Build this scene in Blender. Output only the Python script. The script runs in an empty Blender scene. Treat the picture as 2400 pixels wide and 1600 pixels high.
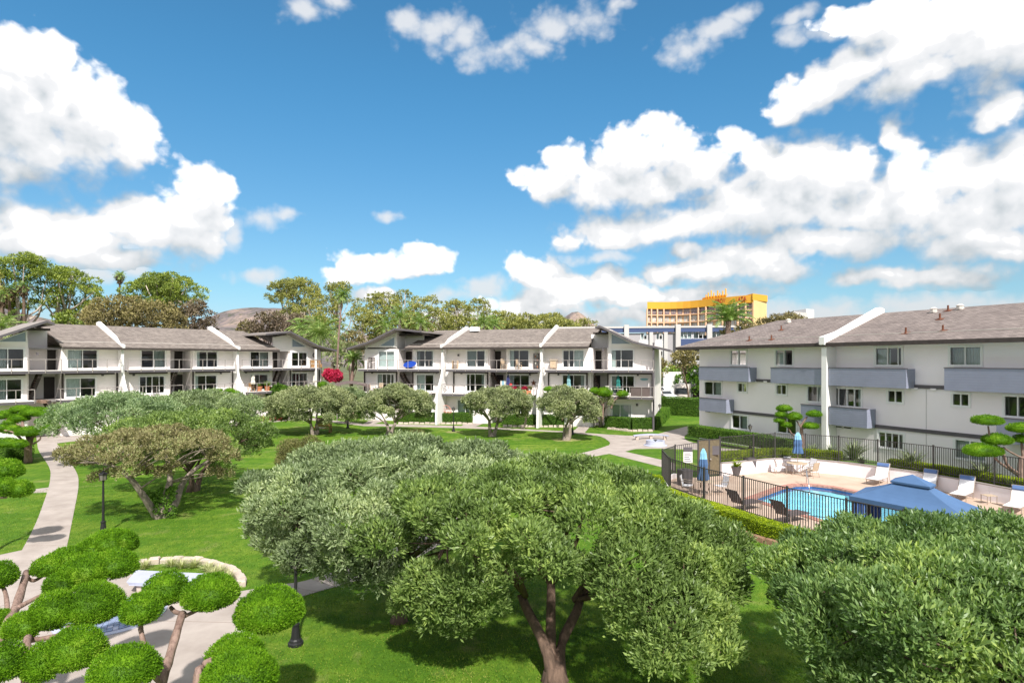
import bpy, math, random
import numpy as np
from mathutils import Vector, Matrix
from mathutils.geometry import tessellate_polygon
R = math.radians
random.seed(7)
rng = np.random.default_rng(11)
scene = bpy.context.scene
COL = scene.collection

# ------------------------------------------------------------------ camera
F, H, CZ = 1400.0, 844.0, 7.2          # focal length (px of a 2400 px wide frame), horizon row, eye height
cam = bpy.data.cameras.new('camera')
cam.sensor_width = 36.0
cam.lens = 36.0 * F / 2400.0
cam.shift_y = (H - 800.0) / 2400.0
cam.clip_end = 6000
camo = bpy.data.objects.new('camera', cam)
COL.objects.link(camo)
camo.location = (0, 0, CZ)
camo.rotation_euler = (R(90), 0, 0)
scene.camera = camo

# ------------------------------------------------------------------ sun, exposure
SUN_EL, SUN_AZ = R(47), R(167)          # azimuth clockwise from +Y (view direction)
sd = Vector((math.sin(SUN_AZ) * math.cos(SUN_EL), math.cos(SUN_AZ) * math.cos(SUN_EL), math.sin(SUN_EL)))
sun = bpy.data.lights.new('sun', 'SUN')
sun.energy = 2.0
sun.angle = R(1.6)
sun.color = (1.0, 0.95, 0.88)
suno = bpy.data.objects.new('sun', sun)
COL.objects.link(suno)
suno.rotation_euler = sd.to_track_quat('Z', 'Y').to_euler()
scene.view_settings.view_transform = 'Standard'
scene.view_settings.look = 'None'
scene.view_settings.gamma = 1.0
scene.view_settings.use_curve_mapping = False
scene.view_settings.exposure = 1.75
scene.cycles.use_denoising = True
scene.cycles.max_bounces = 6
scene.cycles.diffuse_bounces = 3
scene.cycles.glossy_bounces = 2
scene.cycles.transmission_bounces = 4
scene.cycles.transparent_max_bounces = 12
scene.cycles.caustics_reflective = False
scene.cycles.caustics_refractive = False


# ------------------------------------------------------------------ node helpers
class NT:
    def __init__(self, tree):
        self.t = tree
        self.n = tree.nodes
        self.l = tree.links

    def put(self, sock, v):
        if v is None:
            return
        if isinstance(v, bpy.types.NodeSocket):
            self.l.new(v, sock)
        else:
            sock.default_value = v

    def m(self, op, a, b=None, c=None, clamp=False):
        k = self.n.new('ShaderNodeMath')
        k.operation = op
        k.use_clamp = clamp
        for i, v in enumerate((a, b, c)):
            self.put(k.inputs[i], v)
        return k.outputs[0]

    def vm(self, op, a, b=None, c=None, out=0):
        k = self.n.new('ShaderNodeVectorMath')
        k.operation = op
        for i, v in enumerate((a, b, c)):
            self.put(k.inputs[i], v)
        return k.outputs[out]

    def mr(self, v, a, b, c=0.0, d=1.0, smooth=True):
        k = self.n.new('ShaderNodeMapRange')
        k.interpolation_type = 'SMOOTHSTEP' if smooth else 'LINEAR'
        self.put(k.inputs[0], v)
        for i, x in enumerate((a, b, c, d)):
            self.put(k.inputs[i + 1], x)
        return k.outputs[0]

    def noise(self, vec, scale, detail=4, rough=0.5, dist=0.0, out=0):
        k = self.n.new('ShaderNodeTexNoise')
        self.put(k.inputs['Vector'], vec)
        k.inputs['Scale'].default_value = scale
        k.inputs['Detail'].default_value = detail
        k.inputs['Roughness'].default_value = rough
        k.inputs['Distortion'].default_value = dist
        return k.outputs[out]

    def mix(self, f, a, b, blend='MIX'):
        k = self.n.new('ShaderNodeMix')
        k.data_type = 'RGBA'
        k.blend_type = blend
        self.put(k.inputs[0], f)
        self.put(k.inputs[6], a)
        self.put(k.inputs[7], b)
        return k.outputs[2]

    def ramp(self, f, stops):
        k = self.n.new('ShaderNodeValToRGB')
        e = k.color_ramp.elements
        while len(e) < len(stops):
            e.new(0.5)
        for i, (p, c) in enumerate(stops):
            e[i].position = p
            e[i].color = (*c, 1)
        self.put(k.inputs[0], f)
        return k.outputs[0]


# ------------------------------------------------------------------ world: daylight sky with cumulus
world = bpy.data.worlds.new('World')
scene.world = world
world.use_nodes = True
world.cycles.sampling_method = 'MANUAL'
world.cycles.sample_map_resolution = 512
W = NT(world.node_tree)
W.n.clear()
sky = W.n.new('ShaderNodeTexSky')
sky.sky_type = 'NISHITA'
sky.sun_disc = False
sky.sun_elevation = SUN_EL
sky.sun_rotation = SUN_AZ
sky.altitude = 0
sky.air_density = 1.0
sky.dust_density = 0.6
sky.ozone_density = 2.0

# cloud banks: azimuth / elevation ellipses  (px, py, half width, half height, weight) measured in the view
BANKS = [
    (180, 320, 150, 75), (20, 200, 130, 110), (350, 540, 120, 65), (220, 555, 130, 55), (420, 520, 70, 60),
    (100, 330, 120, 85), (60, 240, 120, 90),
    (40, 130, 85, 75), (115, 120, 60, 50), (120, 220, 130, 95), (225, 260, 105, 85), (60, 310, 170, 110), (310, 310, 70, 75),
    (30, 400, 75, 50), (290, 350, 95, 50), (-120, 250, 220, 170), (190, 180, 40, 40),
    (490, 430, 48, 45), (455, 500, 75, 75), (310, 510, 60, 45), (330, 560, 110, 62, 0.62), (60, 500, 110, 45), (130, 520, 50, 30), (120, 570, 230, 62),
    (430, 560, 100, 45), (290, 600, 140, 34), (-150, 540, 200, 100),
    (625, 510, 55, 30, 0.62), (680, 505, 40, 22, 0.62), (545, 545, 40, 45, 0.62),
    (950, 45, 45, 40, 0.62), (1020, 60, 60, 45, 0.62), (1075, 95, 70, 42, 0.62), (1160, 130, 95, 36, 0.62), (1250, 115, 75, 32, 0.62), (1300, 70, 75, 48, 0.62), (1370, 35, 75, 45, 0.62), (1440, 15, 40, 22, 0.62),
    (700, 15, 65, 28, 0.62), (780, 0, 50, 22, 0.62), (905, 503, 42, 15, 0.62),
    (1600, 110, 65, 36, 0.62), (1680, 60, 70, 30, 0.62), (1740, 35, 50, 22, 0.62), (1880, 40, 50, 20, 0.62),
    (1870, 95, 45, 35, 0.62), (1950, 75, 60, 28, 0.62), (2000, 160, 90, 65), (1930, 220, 110, 42), (2120, 110, 160, 85), (2150, 180, 170, 50), (2330, 90, 190, 120), (2050, 40, 130, 40),
    (2350, 250, 85, 45), (1840, 265, 45, 28), (2560, 120, 180, 170),
    (1330, 375, 50, 42), (1290, 430, 75, 42), (1400, 400, 90, 60, 0.62), (1500, 355, 105, 65), (1590, 345, 55, 45), (1480, 430, 190, 60), (1650, 400, 100, 62), (1720, 335, 50, 38), (1790, 375, 65, 50), (1850, 400, 80, 70),
    (1900, 390, 60, 60), (2000, 380, 70, 55), (2085, 320, 42, 48), (2100, 400, 70, 80), (2100, 470, 230, 100), (1800, 480, 240, 85), (1420, 545, 115, 50), (1600, 520, 230, 52), (1450, 560, 70, 30), (1950, 570, 330, 45),
    (2290, 400, 130, 80), (2380, 380, 100, 85), (2300, 500, 200, 100), (2300, 570, 240, 45), (2560, 450, 200, 180),
    (1620, 590, 50, 22), (1700, 600, 80, 42), (1790, 600, 110, 50), (1650, 635, 110, 38), (1830, 640, 120, 34), (1560, 640, 60, 28), (1400, 608, 95, 18, 0.62),
    (2080, 655, 120, 28), (2230, 650, 150, 32), (2000, 660, 80, 26), (2350, 590, 150, 25),
    (1230, 618, 42, 32), (1270, 650, 62, 46), (1330, 685, 90, 48), (1410, 655, 52, 28), (1440, 690, 130, 40), (1600, 700, 220, 32), (1250, 715, 110, 34),
    (850, 635, 85, 30), (790, 655, 60, 22), (1000, 610, 60, 30), (960, 640, 50, 16), (610, 640, 60, 20, 0.62), (330, 630, 50, 22, 0.62), (1130, 680, 60, 28, 0.62), (1060, 700, 70, 20, 0.62), (860, 690, 80, 22), (220, 640, 90, 20, 0.62),
    (1800, 740, 420, 36, 0.62), (2200, 725, 320, 34, 0.62), (1300, 750, 300, 26),
]


def core_group():
    g = bpy.data.node_groups.new('cloud_banks', 'ShaderNodeTree')
    g.interface.new_socket('Vector', in_out='INPUT', socket_type='NodeSocketVector')
    g.interface.new_socket('Core', in_out='OUTPUT', socket_type='NodeSocketFloat')
    g.interface.new_socket('Wisp', in_out='OUTPUT', socket_type='NodeSocketFloat')
    q = NT(g)
    gi = q.n.new('NodeGroupInput')
    go = q.n.new('NodeGroupOutput')
    p = gi.outputs[0]
    wv = q.noise(p, 8.0, 4, 0.58, out=1)
    wv = q.vm('MULTIPLY_ADD', wv, (0.085, 0.065, 0), (-0.0425, -0.0325, 0))
    pw = q.vm('ADD', p, wv)
    acc = wisp = None
    for (px, py, hw, hh, *w_) in BANKS:
        az = math.atan((px - 1200) / F)
        ca = math.cos(az)
        el = (H - py) / F * ca
        rx = max(hw / F * ca * ca * 1.10, 0.009)
        ry = max(hh / F * ca * 1.12, 0.009)
        v = q.vm('MULTIPLY_ADD', pw, (1 / rx, 1 / ry, 0), (-az / rx, -el / ry, 0))
        d = q.vm('LENGTH', v, out=1)
        d = q.m('MULTIPLY_ADD', d, -1.0, 1.0)
        if w_:
            wisp = d if wisp is None else q.m('MAXIMUM', wisp, d)
            continue
        if acc is None:
            acc = d
        else:
            k = q.n.new('ShaderNodeMath')
            k.operation = 'SMOOTH_MAX'
            q.l.new(acc, k.inputs[0])
            q.l.new(d, k.inputs[1])
            k.inputs[2].default_value = 0.2
            acc = k.outputs[0]
    acc = q.m('MAXIMUM', acc, -0.9)
    # beyond the frame denser cloud is added as fill light for shaded walls
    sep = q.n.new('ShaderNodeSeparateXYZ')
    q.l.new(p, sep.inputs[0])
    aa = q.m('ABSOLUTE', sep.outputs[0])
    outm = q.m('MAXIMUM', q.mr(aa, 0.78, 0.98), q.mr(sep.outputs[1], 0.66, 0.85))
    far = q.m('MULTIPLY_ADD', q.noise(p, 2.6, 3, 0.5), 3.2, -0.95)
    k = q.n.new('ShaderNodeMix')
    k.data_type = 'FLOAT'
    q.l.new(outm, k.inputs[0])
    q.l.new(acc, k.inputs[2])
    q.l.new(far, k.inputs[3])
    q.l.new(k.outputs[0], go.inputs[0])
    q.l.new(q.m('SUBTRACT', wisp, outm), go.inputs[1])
    return g


def detail_group():
    g = bpy.data.node_groups.new('cloud_billows', 'ShaderNodeTree')
    g.interface.new_socket('Vector', in_out='INPUT', socket_type='NodeSocketVector')
    g.interface.new_socket('Detail', in_out='OUTPUT', socket_type='NodeSocketFloat')
    q = NT(g)
    gi = q.n.new('NodeGroupInput')
    go = q.n.new('NodeGroupOutput')
    p = gi.outputs[0]
    wv = q.noise(p, 30.0, 3, 0.6, out=1)
    pw = q.vm('ADD', p, q.vm('MULTIPLY_ADD', wv, (0.022, 0.022, 0), (-0.011, -0.011, 0)))
    tot = None
    for sc, am in ((17, 0.34), (41, 0.17), (95, 0.085)):
        vo = q.n.new('ShaderNodeTexVoronoi')
        vo.voronoi_dimensions = '2D'
        vo.feature = 'SMOOTH_F1'
        q.l.new(pw, vo.inputs['Vector'])
        vo.inputs['Scale'].default_value = sc
        vo.inputs['Smoothness'].default_value = 0.25
        t = q.m('MULTIPLY_ADD', vo.outputs['Distance'], -am * 2.0, am * 0.8)
        tot = t if tot is None else q.m('ADD', tot, t)
    fb = q.m('MULTIPLY_ADD', q.noise(p, 20.0, 8, 0.62), 0.8, -0.4)
    q.l.new(q.m('ADD', tot, fb), go.inputs[0])
    return g


CG, DG = core_group(), detail_group()
tc = W.n.new('ShaderNodeTexCoord')
sx = W.n.new('ShaderNodeSeparateXYZ')
W.l.new(tc.outputs['Generated'], sx.inputs[0])
X_, Y_, Z_ = sx.outputs
az_ = W.m('ARCTAN2', X_, Y_)
hor = W.m('SQRT', W.m('ADD', W.m('MULTIPLY', X_, X_), W.m('MULTIPLY', Y_, Y_)))
el_ = W.m('MINIMUM', W.m('DIVIDE', Z_, W.m('MAXIMUM', hor, 0.001)), 3.0)
cv = W.n.new('ShaderNodeCombineXYZ')
W.l.new(az_, cv.inputs[0])
W.l.new(el_, cv.inputs[1])


def cl(g, off):
    k = W.n.new('ShaderNodeGroup')
    k.node_tree = g
    W.l.new(W.vm('ADD', cv.outputs[0], off), k.inputs[0])
    return k.outputs[0], k.outputs[-1]


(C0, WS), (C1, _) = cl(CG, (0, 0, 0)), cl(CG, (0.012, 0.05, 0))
E0, E1 = cl(DG, (0, 0, 0))[0], cl(DG, (0.006, 0.013, 0))[0]
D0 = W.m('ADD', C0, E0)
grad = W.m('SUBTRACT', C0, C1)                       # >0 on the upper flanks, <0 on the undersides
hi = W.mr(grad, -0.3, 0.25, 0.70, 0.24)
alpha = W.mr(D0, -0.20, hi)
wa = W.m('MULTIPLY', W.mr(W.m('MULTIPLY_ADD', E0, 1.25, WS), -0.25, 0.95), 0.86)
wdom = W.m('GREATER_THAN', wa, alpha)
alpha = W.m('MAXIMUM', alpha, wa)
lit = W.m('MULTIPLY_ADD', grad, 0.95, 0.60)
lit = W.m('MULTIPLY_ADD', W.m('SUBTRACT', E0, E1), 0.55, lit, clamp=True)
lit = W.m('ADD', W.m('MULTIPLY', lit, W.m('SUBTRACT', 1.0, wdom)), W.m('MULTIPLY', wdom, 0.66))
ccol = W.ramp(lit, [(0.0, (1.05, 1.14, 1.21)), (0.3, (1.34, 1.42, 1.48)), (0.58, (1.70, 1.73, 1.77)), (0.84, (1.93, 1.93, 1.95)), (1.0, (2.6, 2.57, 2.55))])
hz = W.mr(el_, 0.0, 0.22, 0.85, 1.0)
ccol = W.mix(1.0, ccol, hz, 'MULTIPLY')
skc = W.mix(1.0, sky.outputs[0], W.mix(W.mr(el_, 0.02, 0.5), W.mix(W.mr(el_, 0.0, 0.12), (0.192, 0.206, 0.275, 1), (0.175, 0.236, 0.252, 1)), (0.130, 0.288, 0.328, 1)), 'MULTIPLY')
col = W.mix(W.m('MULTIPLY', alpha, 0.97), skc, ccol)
bg = W.n.new('ShaderNodeBackground')
W.l.new(col, bg.inputs[0])
bg.inputs[1].default_value = 0.15
wo = W.n.new('ShaderNodeOutputWorld')
W.l.new(bg.outputs[0], wo.inputs[0])


# ------------------------------------------------------------------ materials
def principled(name):
    m = bpy.data.materials.new(name)
    m.use_nodes = True
    q = NT(m.node_tree)
    b = q.n['Principled BSDF']
    return m, q, b


def mat(name, c, rough=0.75, var=0.12, scale=1.5, bump=0.0, bscale=60, spec=0.3, metal=0.0, c2=None, detail=5):
    m, q, b = principled(name)
    t = q.n.new('ShaderNodeTexCoord')
    nz = q.noise(t.outputs['Object'], scale, detail, 0.6)
    lo = tuple(x * (1 - var) for x in c)
    hi = c2 if c2 else tuple(min(1, x * (1 + var)) for x in c)
    q.l.new(q.ramp(nz, [(0.3, lo), (0.7, hi)]), b.inputs['Base Color'])
    b.inputs['Roughness'].default_value = rough
    b.inputs['Metallic'].default_value = metal
    b.inputs['Specular IOR Level'].default_value = spec
    if bump:
        k = q.n.new('ShaderNodeBump')
        k.inputs['Strength'].default_value = bump
        k.inputs['Distance'].default_value = 0.02
        q.l.new(q.noise(t.outputs['Object'], bscale, 3, 0.6), k.inputs['Height'])
        q.l.new(k.outputs[0], b.inputs['Normal'])
    return m


def leafmat(name, stops, clump=0.8, transl=0.3, rough=0.5, spec=0.35, wr=0.55):
    m, q, b = principled(name)
    geo = q.n.new('ShaderNodeNewGeometry')
    t = q.n.new('ShaderNodeTexCoord')
    nz = q.mr(q.noise(t.outputs['Object'], clump, 3, 0.6), 0.32, 0.68, smooth=False)
    f = q.m('ADD', q.m('MULTIPLY', geo.outputs['Random Per Island'], wr), q.m('MULTIPLY', nz, 1 - wr))
    c = q.ramp(f, stops)
    q.l.new(c, b.inputs['Base Color'])
    b.inputs['Roughness'].default_value = rough
    b.inputs['Specular IOR Level'].default_value = spec
    tr = q.n.new('ShaderNodeBsdfTranslucent')
    q.l.new(q.mix(1.0, c, (1.3, 1.5, 0.6, 1), 'MULTIPLY'), tr.inputs[0])
    ms = q.n.new('ShaderNodeMixShader')
    ms.inputs[0].default_value = transl
    q.l.new(b.outputs[0], ms.inputs[1])
    q.l.new(tr.outputs[0], ms.inputs[2])
    q.l.new(ms.outputs[0], q.n['Material Output'].inputs[0])
    return m


def shinglemat(name, c, row=0.14):
    m, q, b = principled(name)
    t = q.n.new('ShaderNodeTexCoord')
    br = q.n.new('ShaderNodeTexBrick')
    q.l.new(t.outputs['UV'], br.inputs['Vector'])
    br.inputs['Scale'].default_value = 1.0
    br.inputs['Brick Width'].default_value = 0.32
    br.inputs['Row Height'].default_value = row
    br.inputs['Mortar Size'].default_value = 0.012
    br.inputs['Bias'].default_value = 0.0
    br.inputs['Color1'].default_value = (*[x * 0.78 for x in c], 1)
    br.inputs['Color2'].default_value = (*[x * 1.22 for x in c], 1)
    br.inputs['Mortar'].default_value = (*[x * 0.5 for x in c], 1)
    nz = q.ramp(q.noise(t.outputs['UV'], 0.7, 5, 0.65), [(0.3, (0.82, 0.8, 0.8)), (0.7, (1.15, 1.14, 1.12))])
    q.l.new(q.mix(1.0, br.outputs[0], nz, 'MULTIPLY'), b.inputs['Base Color'])
    b.inputs['Roughness'].default_value = 0.9
    b.inputs['Specular IOR Level'].default_value = 0.2
    return m


def sidingmat(name, c, pitch=0.15):
    m, q, b = principled(name)
    t = q.n.new('ShaderNodeTexCoord')
    s = q.n.new('ShaderNodeSeparateXYZ')
    q.l.new(t.outputs['Object'], s.inputs[0])
    fr = q.m('FRACT', q.m('DIVIDE', s.outputs[2], pitch))
    nz = q.noise(t.outputs['Object'], 1.2, 4, 0.6)
    base = q.ramp(nz, [(0.3, tuple(x * 0.93 for x in c)), (0.7, tuple(x * 1.06 for x in c))])
    q.l.new(base, b.inputs['Base Color'])
    k = q.n.new('ShaderNodeBump')
    k.inputs['Strength'].default_value = 0.7
    k.inputs['Distance'].default_value = 0.015
    q.l.new(fr, k.inputs['Height'])
    q.l.new(k.outputs[0], b.inputs['Normal'])
    b.inputs['Roughness'].default_value = 0.65
    return m


def glassmat(name, tint=(0.75, 0.8, 0.8)):
    m, q, b = principled(name)
    q.n.remove(b)
    fr = q.n.new('ShaderNodeLayerWeight')
    fr.inputs[0].default_value = 0.32
    gl = q.n.new('ShaderNodeBsdfGlossy')
    gl.inputs['Roughness'].default_value = 0.02
    gl.inputs[0].default_value = (0.9, 0.93, 0.95, 1)
    tp = q.n.new('ShaderNodeBsdfTransparent')
    tp.inputs[0].default_value = (*tint, 1)
    ms = q.n.new('ShaderNodeMixShader')
    q.l.new(q.m('MULTIPLY_ADD', fr.outputs['Fresnel'], 1.0, 0.05, clamp=True), ms.inputs[0])
    q.l.new(tp.outputs[0], ms.inputs[1])
    q.l.new(gl.outputs[0], ms.inputs[2])
    q.l.new(ms.outputs[0], q.n['Material Output'].inputs[0])
    return m


def lawnmat():
    m, q, b = principled('lawn_grass')
    t = q.n.new('ShaderNodeTexCoord')
    p = t.outputs['Object']
    st = q.vm('MULTIPLY', p, (0.35, 1.4, 1))
    n1 = q.noise(st, 0.55, 6, 0.62, 0.6)
    n2 = q.noise(p, 0.16, 5, 0.6)
    n3 = q.noise(p, 26.0, 3, 0.75)
    n4 = q.noise(q.vm('MULTIPLY', p, (1.0, 0.45, 1)), 2.6, 5, 0.7)
    n5 = q.noise(p, 0.45, 6, 0.68, 0.3)
    c = q.ramp(q.m('ADD', q.m('MULTIPLY', n1, 0.55), q.m('MULTIPLY', n2, 0.45)),
               [(0.34, (0.046, 0.122, 0.008)), (0.47, (0.090, 0.188, 0.012)), (0.57, (0.150, 0.235, 0.022)), (0.68, (0.25, 0.28, 0.055))])
    c = q.mix(q.mr(n4, 0.36, 0.68, 0.0, 0.85), c, (0.052, 0.132, 0.009, 1))
    c = q.mix(q.mr(n5, 0.55, 0.72, 0.0, 0.75), c, (0.25, 0.265, 0.08, 1))
    g = q.ramp(n3, [(0.22, (0.55, 0.60, 0.5)), (0.78, (1.45, 1.38, 1.6))])
    c = q.mix(1.0, c, g, 'MULTIPLY')
    q.l.new(c, b.inputs['Base Color'])
    b.inputs['Roughness'].default_value = 0.85
    b.inputs['Specular IOR Level'].default_value = 0.15
    k = q.n.new('ShaderNodeBump')
    k.inputs['Strength'].default_value = 0.8
    k.inputs['Distance'].default_value = 0.05
    q.l.new(q.noise(p, 14.0, 4, 0.75), k.inputs['Height'])
    q.l.new(k.outputs[0], b.inputs['Normal'])
    return m


def watermat():
    m, q, b = principled('pool_water')
    q.n.remove(b)
    t = q.n.new('ShaderNodeTexCoord')
    k = q.n.new('ShaderNodeBump')
    k.inputs['Strength'].default_value = 0.12
    k.inputs['Distance'].default_value = 0.05
    q.l.new(q.noise(t.outputs['Object'], 2.2, 3, 0.5), k.inputs['Height'])
    gl = q.n.new('ShaderNodeBsdfGlossy')
    gl.inputs['Roughness'].default_value = 0.03
    gl.inputs[0].default_value = (0.9, 0.9, 0.9, 1)
    q.l.new(k.outputs[0], gl.inputs['Normal'])
    tp = q.n.new('ShaderNodeBsdfTransparent')
    tp.inputs[0].default_value = (0.70, 0.94, 1.0, 1)
    fr = q.n.new('ShaderNodeFresnel')
    fr.inputs[0].default_value = 1.33
    q.l.new(k.outputs[0], fr.inputs['Normal'])
    ms = q.n.new('ShaderNodeMixShader')
    q.l.new(fr.outputs[0], ms.inputs[0])
    q.l.new(tp.outputs[0], ms.inputs[1])
    q.l.new(gl.outputs[0], ms.inputs[2])
    q.l.new(ms.outputs[0], q.n['Material Output'].inputs[0])
    return m


def barkmat(name, c1, c2, sc=6):
    m, q, b = principled(name)
    t = q.n.new('ShaderNodeTexCoord')
    v = q.vm('MULTIPLY', t.outputs['Object'], (1, 1, 0.22))
    nz = q.noise(v, sc, 6, 0.7, 0.8)
    q.l.new(q.ramp(nz, [(0.3, c1), (0.68, c2)]), b.inputs['Base Color'])
    b.inputs['Roughness'].default_value = 0.9
    k = q.n.new('ShaderNodeBump')
    k.inputs['Strength'].default_value = 0.9
    k.inputs['Distance'].default_value = 0.04
    q.l.new(nz, k.inputs['Height'])
    q.l.new(k.outputs[0], b.inputs['Normal'])
    return m


def hillmat():
    m, q, b = principled('dry_hillside')
    t = q.n.new('ShaderNodeTexCoord')
    n1 = q.noise(t.outputs['Object'], 0.02, 8, 0.7, 0.6)
    n2 = q.noise(t.outputs['Object'], 0.09, 5, 0.7)
    c = q.ramp(n1, [(0.36, (0.085, 0.075, 0.08)), (0.48, (0.145, 0.12, 0.122)), (0.57, (0.235, 0.18, 0.16)), (0.68, (0.34, 0.25, 0.195))])
    c = q.mix(q.mr(n2, 0.5, 0.62, 0, 0.75), c, (0.055, 0.062, 0.035, 1))
    q.l.new(c, b.inputs['Base Color'])
    b.inputs['Roughness'].default_value = 0.95
    return m


M = {}
M['lawn'] = lawnmat()
M['earth'] = mat('ground_earth', (0.11, 0.12, 0.06), 0.95, 0.4, 0.08)
M['soil'] = mat('bare_soil', (0.24, 0.25, 0.085), 0.95, 0.35, 1.6, 0.5, 20)
M['path'] = mat('concrete_path', (0.37, 0.315, 0.285), 0.85, 0.14, 0.9, 0.0, 30, c2=(0.45, 0.395, 0.362))
M['joint'] = mat('concrete_joint', (0.30, 0.25, 0.22), 0.9)
M['deck'] = mat('pool_deck_concrete', (0.50, 0.365, 0.28), 0.85, 0.10, 0.8, 0.0, 40, c2=(0.58, 0.45, 0.365))
M['coping'] = mat('brick_coping', (0.42, 0.215, 0.175), 0.85, 0.25, 7)
M['pool'] = mat('pool_plaster', (0.62, 0.84, 0.92), 0.6, 0.05, 0.6)
M['pooltile'] = mat('pool_tile_band', (0.06, 0.15, 0.38), 0.3, 0.3, 9)
M['water'] = watermat()
M['stucco'] = mat('white_stucco', (0.84, 0.785, 0.77), 0.9, 0.05, 0.35)
M['stucco_r'] = mat('white_stucco_pale', (0.87, 0.815, 0.84), 0.9, 0.035, 0.3)
M['white'] = mat('white_paint', (0.80, 0.79, 0.78), 0.6, 0.03, 1.0)
M['finw'] = mat('white_party_wall', (0.80, 0.785, 0.775), 0.8, 0.05, 0.6)
M['frame'] = mat('white_window_frame', (0.80, 0.80, 0.80), 0.4, 0.02)
M['trim'] = mat('dark_grey_trim', (0.105, 0.095, 0.105), 0.7, 0.1)
M['brown'] = mat('dark_brown_timber', (0.06, 0.048, 0.045), 0.75, 0.2, 4)
M['rail'] = mat('taupe_rail_paint', (0.32, 0.285, 0.27), 0.5, 0.08)
M['roof'] = shinglemat('grey_brown_roofing', (0.22, 0.19, 0.172), 0.2)
M['roof_r'] = shinglemat('asphalt_shingles', (0.215, 0.182, 0.172), 0.16)
M['flash'] = mat('pale_roof_flashing', (0.62, 0.57, 0.53), 0.5, 0.1)
M['siding'] = sidingmat('slate_blue_siding', (0.27, 0.29, 0.385))
M['glass'] = glassmat('window_glass')
M['bluegl'] = mat('tinted_clerestory', (0.25, 0.31, 0.38), 0.08, 0.15, 0.8, spec=0.6)
M['curtain'] = mat('pale_curtain', (0.62, 0.68, 0.66), 0.9, 0.10, 3.0)
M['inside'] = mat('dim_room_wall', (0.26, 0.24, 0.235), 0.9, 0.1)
M['door'] = mat('dark_door', (0.035, 0.028, 0.026), 0.5, 0.2)
M['stair'] = mat('brown_stair_timber', (0.26, 0.17, 0.13), 0.8, 0.2, 5)
M['black'] = mat('black_iron', (0.018, 0.018, 0.020), 0.45, 0.2, spec=0.4)
M['iron'] = mat('bronze_fence_iron', (0.055, 0.050, 0.050), 0.5, 0.15)
M['bark'] = barkmat('brown_bark', (0.05, 0.032, 0.022), (0.21, 0.145, 0.105))
M['bark_red'] = barkmat('reddish_bark', (0.045, 0.028, 0.02), (0.19, 0.122, 0.088), 5)
M['bark_p'] = barkmat('pinkish_bark', (0.12, 0.072, 0.058), (0.33, 0.225, 0.185), 9)
M['bark_g'] = barkmat('grey_bark', (0.12, 0.095, 0.075), (0.36, 0.30, 0.25), 7)
M['bark_e'] = barkmat('pale_eucalyptus_bark', (0.30, 0.24, 0.20), (0.62, 0.54, 0.47), 3)
M['L_silver'] = leafmat('silver_green_leaf', [(0.15, (0.0920, 0.1265, 0.0623)), (0.4, (0.1872, 0.2455, 0.1193)), (0.62, (0.2936, 0.3646, 0.1880)), (0.85, (0.4284, 0.4910, 0.2464))], 0.55, 0.25, 0.42, wr=0.42)
M['L_green'] = leafmat('green_olive_leaf', [(0.15, (0.0706, 0.1146, 0.0291)), (0.42, (0.1481, 0.2222, 0.0616)), (0.65, (0.2398, 0.3298, 0.0953)), (0.88, (0.3526, 0.4443, 0.1120))], 0.55, 0.28, 0.42, wr=0.42)
M['L_fore'] = leafmat('grey_green_leaf', [(0.15, (0.0629, 0.1174, 0.0363)), (0.42, (0.1397, 0.2278, 0.0735)), (0.68, (0.2375, 0.3382, 0.1082)), (0.88, (0.3493, 0.4418, 0.1125))], 0.6, 0.28, 0.42, wr=0.42)
M['L_mid'] = leafmat('pale_olive_leaf', [(0.15, (0.1035, 0.1270, 0.0629)), (0.42, (0.2156, 0.2505, 0.1227)), (0.66, (0.3448, 0.3810, 0.1871)), (0.88, (0.5000, 0.5248, 0.2842))], 0.6, 0.2, 0.55)
M['L_dry'] = leafmat('dry_brown_leaf', [(0.15, (0.1153, 0.1003, 0.0469)), (0.42, (0.2427, 0.2141, 0.0998)), (0.66, (0.3397, 0.3173, 0.1526)), (0.88, (0.3397, 0.4131, 0.1643))], 0.6, 0.2, 0.6)
M['L_euc'] = leafmat('eucalyptus_leaf', [(0.15, (0.0951, 0.1097, 0.0319)), (0.42, (0.2174, 0.2299, 0.0638)), (0.66, (0.3669, 0.3658, 0.1026)), (0.88, (0.5434, 0.5094, 0.1710))], 0.12, 0.25, 0.5)
M['L_eucg'] = leafmat('bright_eucalyptus_leaf', [(0.15, (0.0711, 0.1017, 0.0234)), (0.42, (0.1726, 0.2347, 0.0470)), (0.66, (0.3047, 0.3717, 0.0685)), (0.88, (0.4469, 0.4891, 0.0978))], 0.12, 0.25, 0.5)
M['L_brush'] = leafmat('olive_brown_leaf', [(0.15, (0.0994, 0.0828, 0.0396)), (0.42, (0.2173, 0.1822, 0.0832)), (0.66, (0.3519, 0.3001, 0.1228)), (0.88, (0.4347, 0.3726, 0.1782))], 0.1, 0.2, 0.7)
M['L_russet'] = leafmat('russet_leaf', [(0.15, (0.0748, 0.0549, 0.0413)), (0.42, (0.1632, 0.1195, 0.0857)), (0.66, (0.2584, 0.2019, 0.1454)), (0.88, (0.3128, 0.2907, 0.1683))], 0.12, 0.2, 0.7)
M['L_pad'] = leafmat('clipped_juniper_leaf', [(0.15, (0.0474, 0.1172, 0.0048)), (0.42, (0.0979, 0.2274, 0.0071)), (0.66, (0.1549, 0.3099, 0.0095)), (0.9, (0.2528, 0.3856, 0.0356))], 1.6, 0.25, 0.6, 0.2, 0.5)
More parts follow.
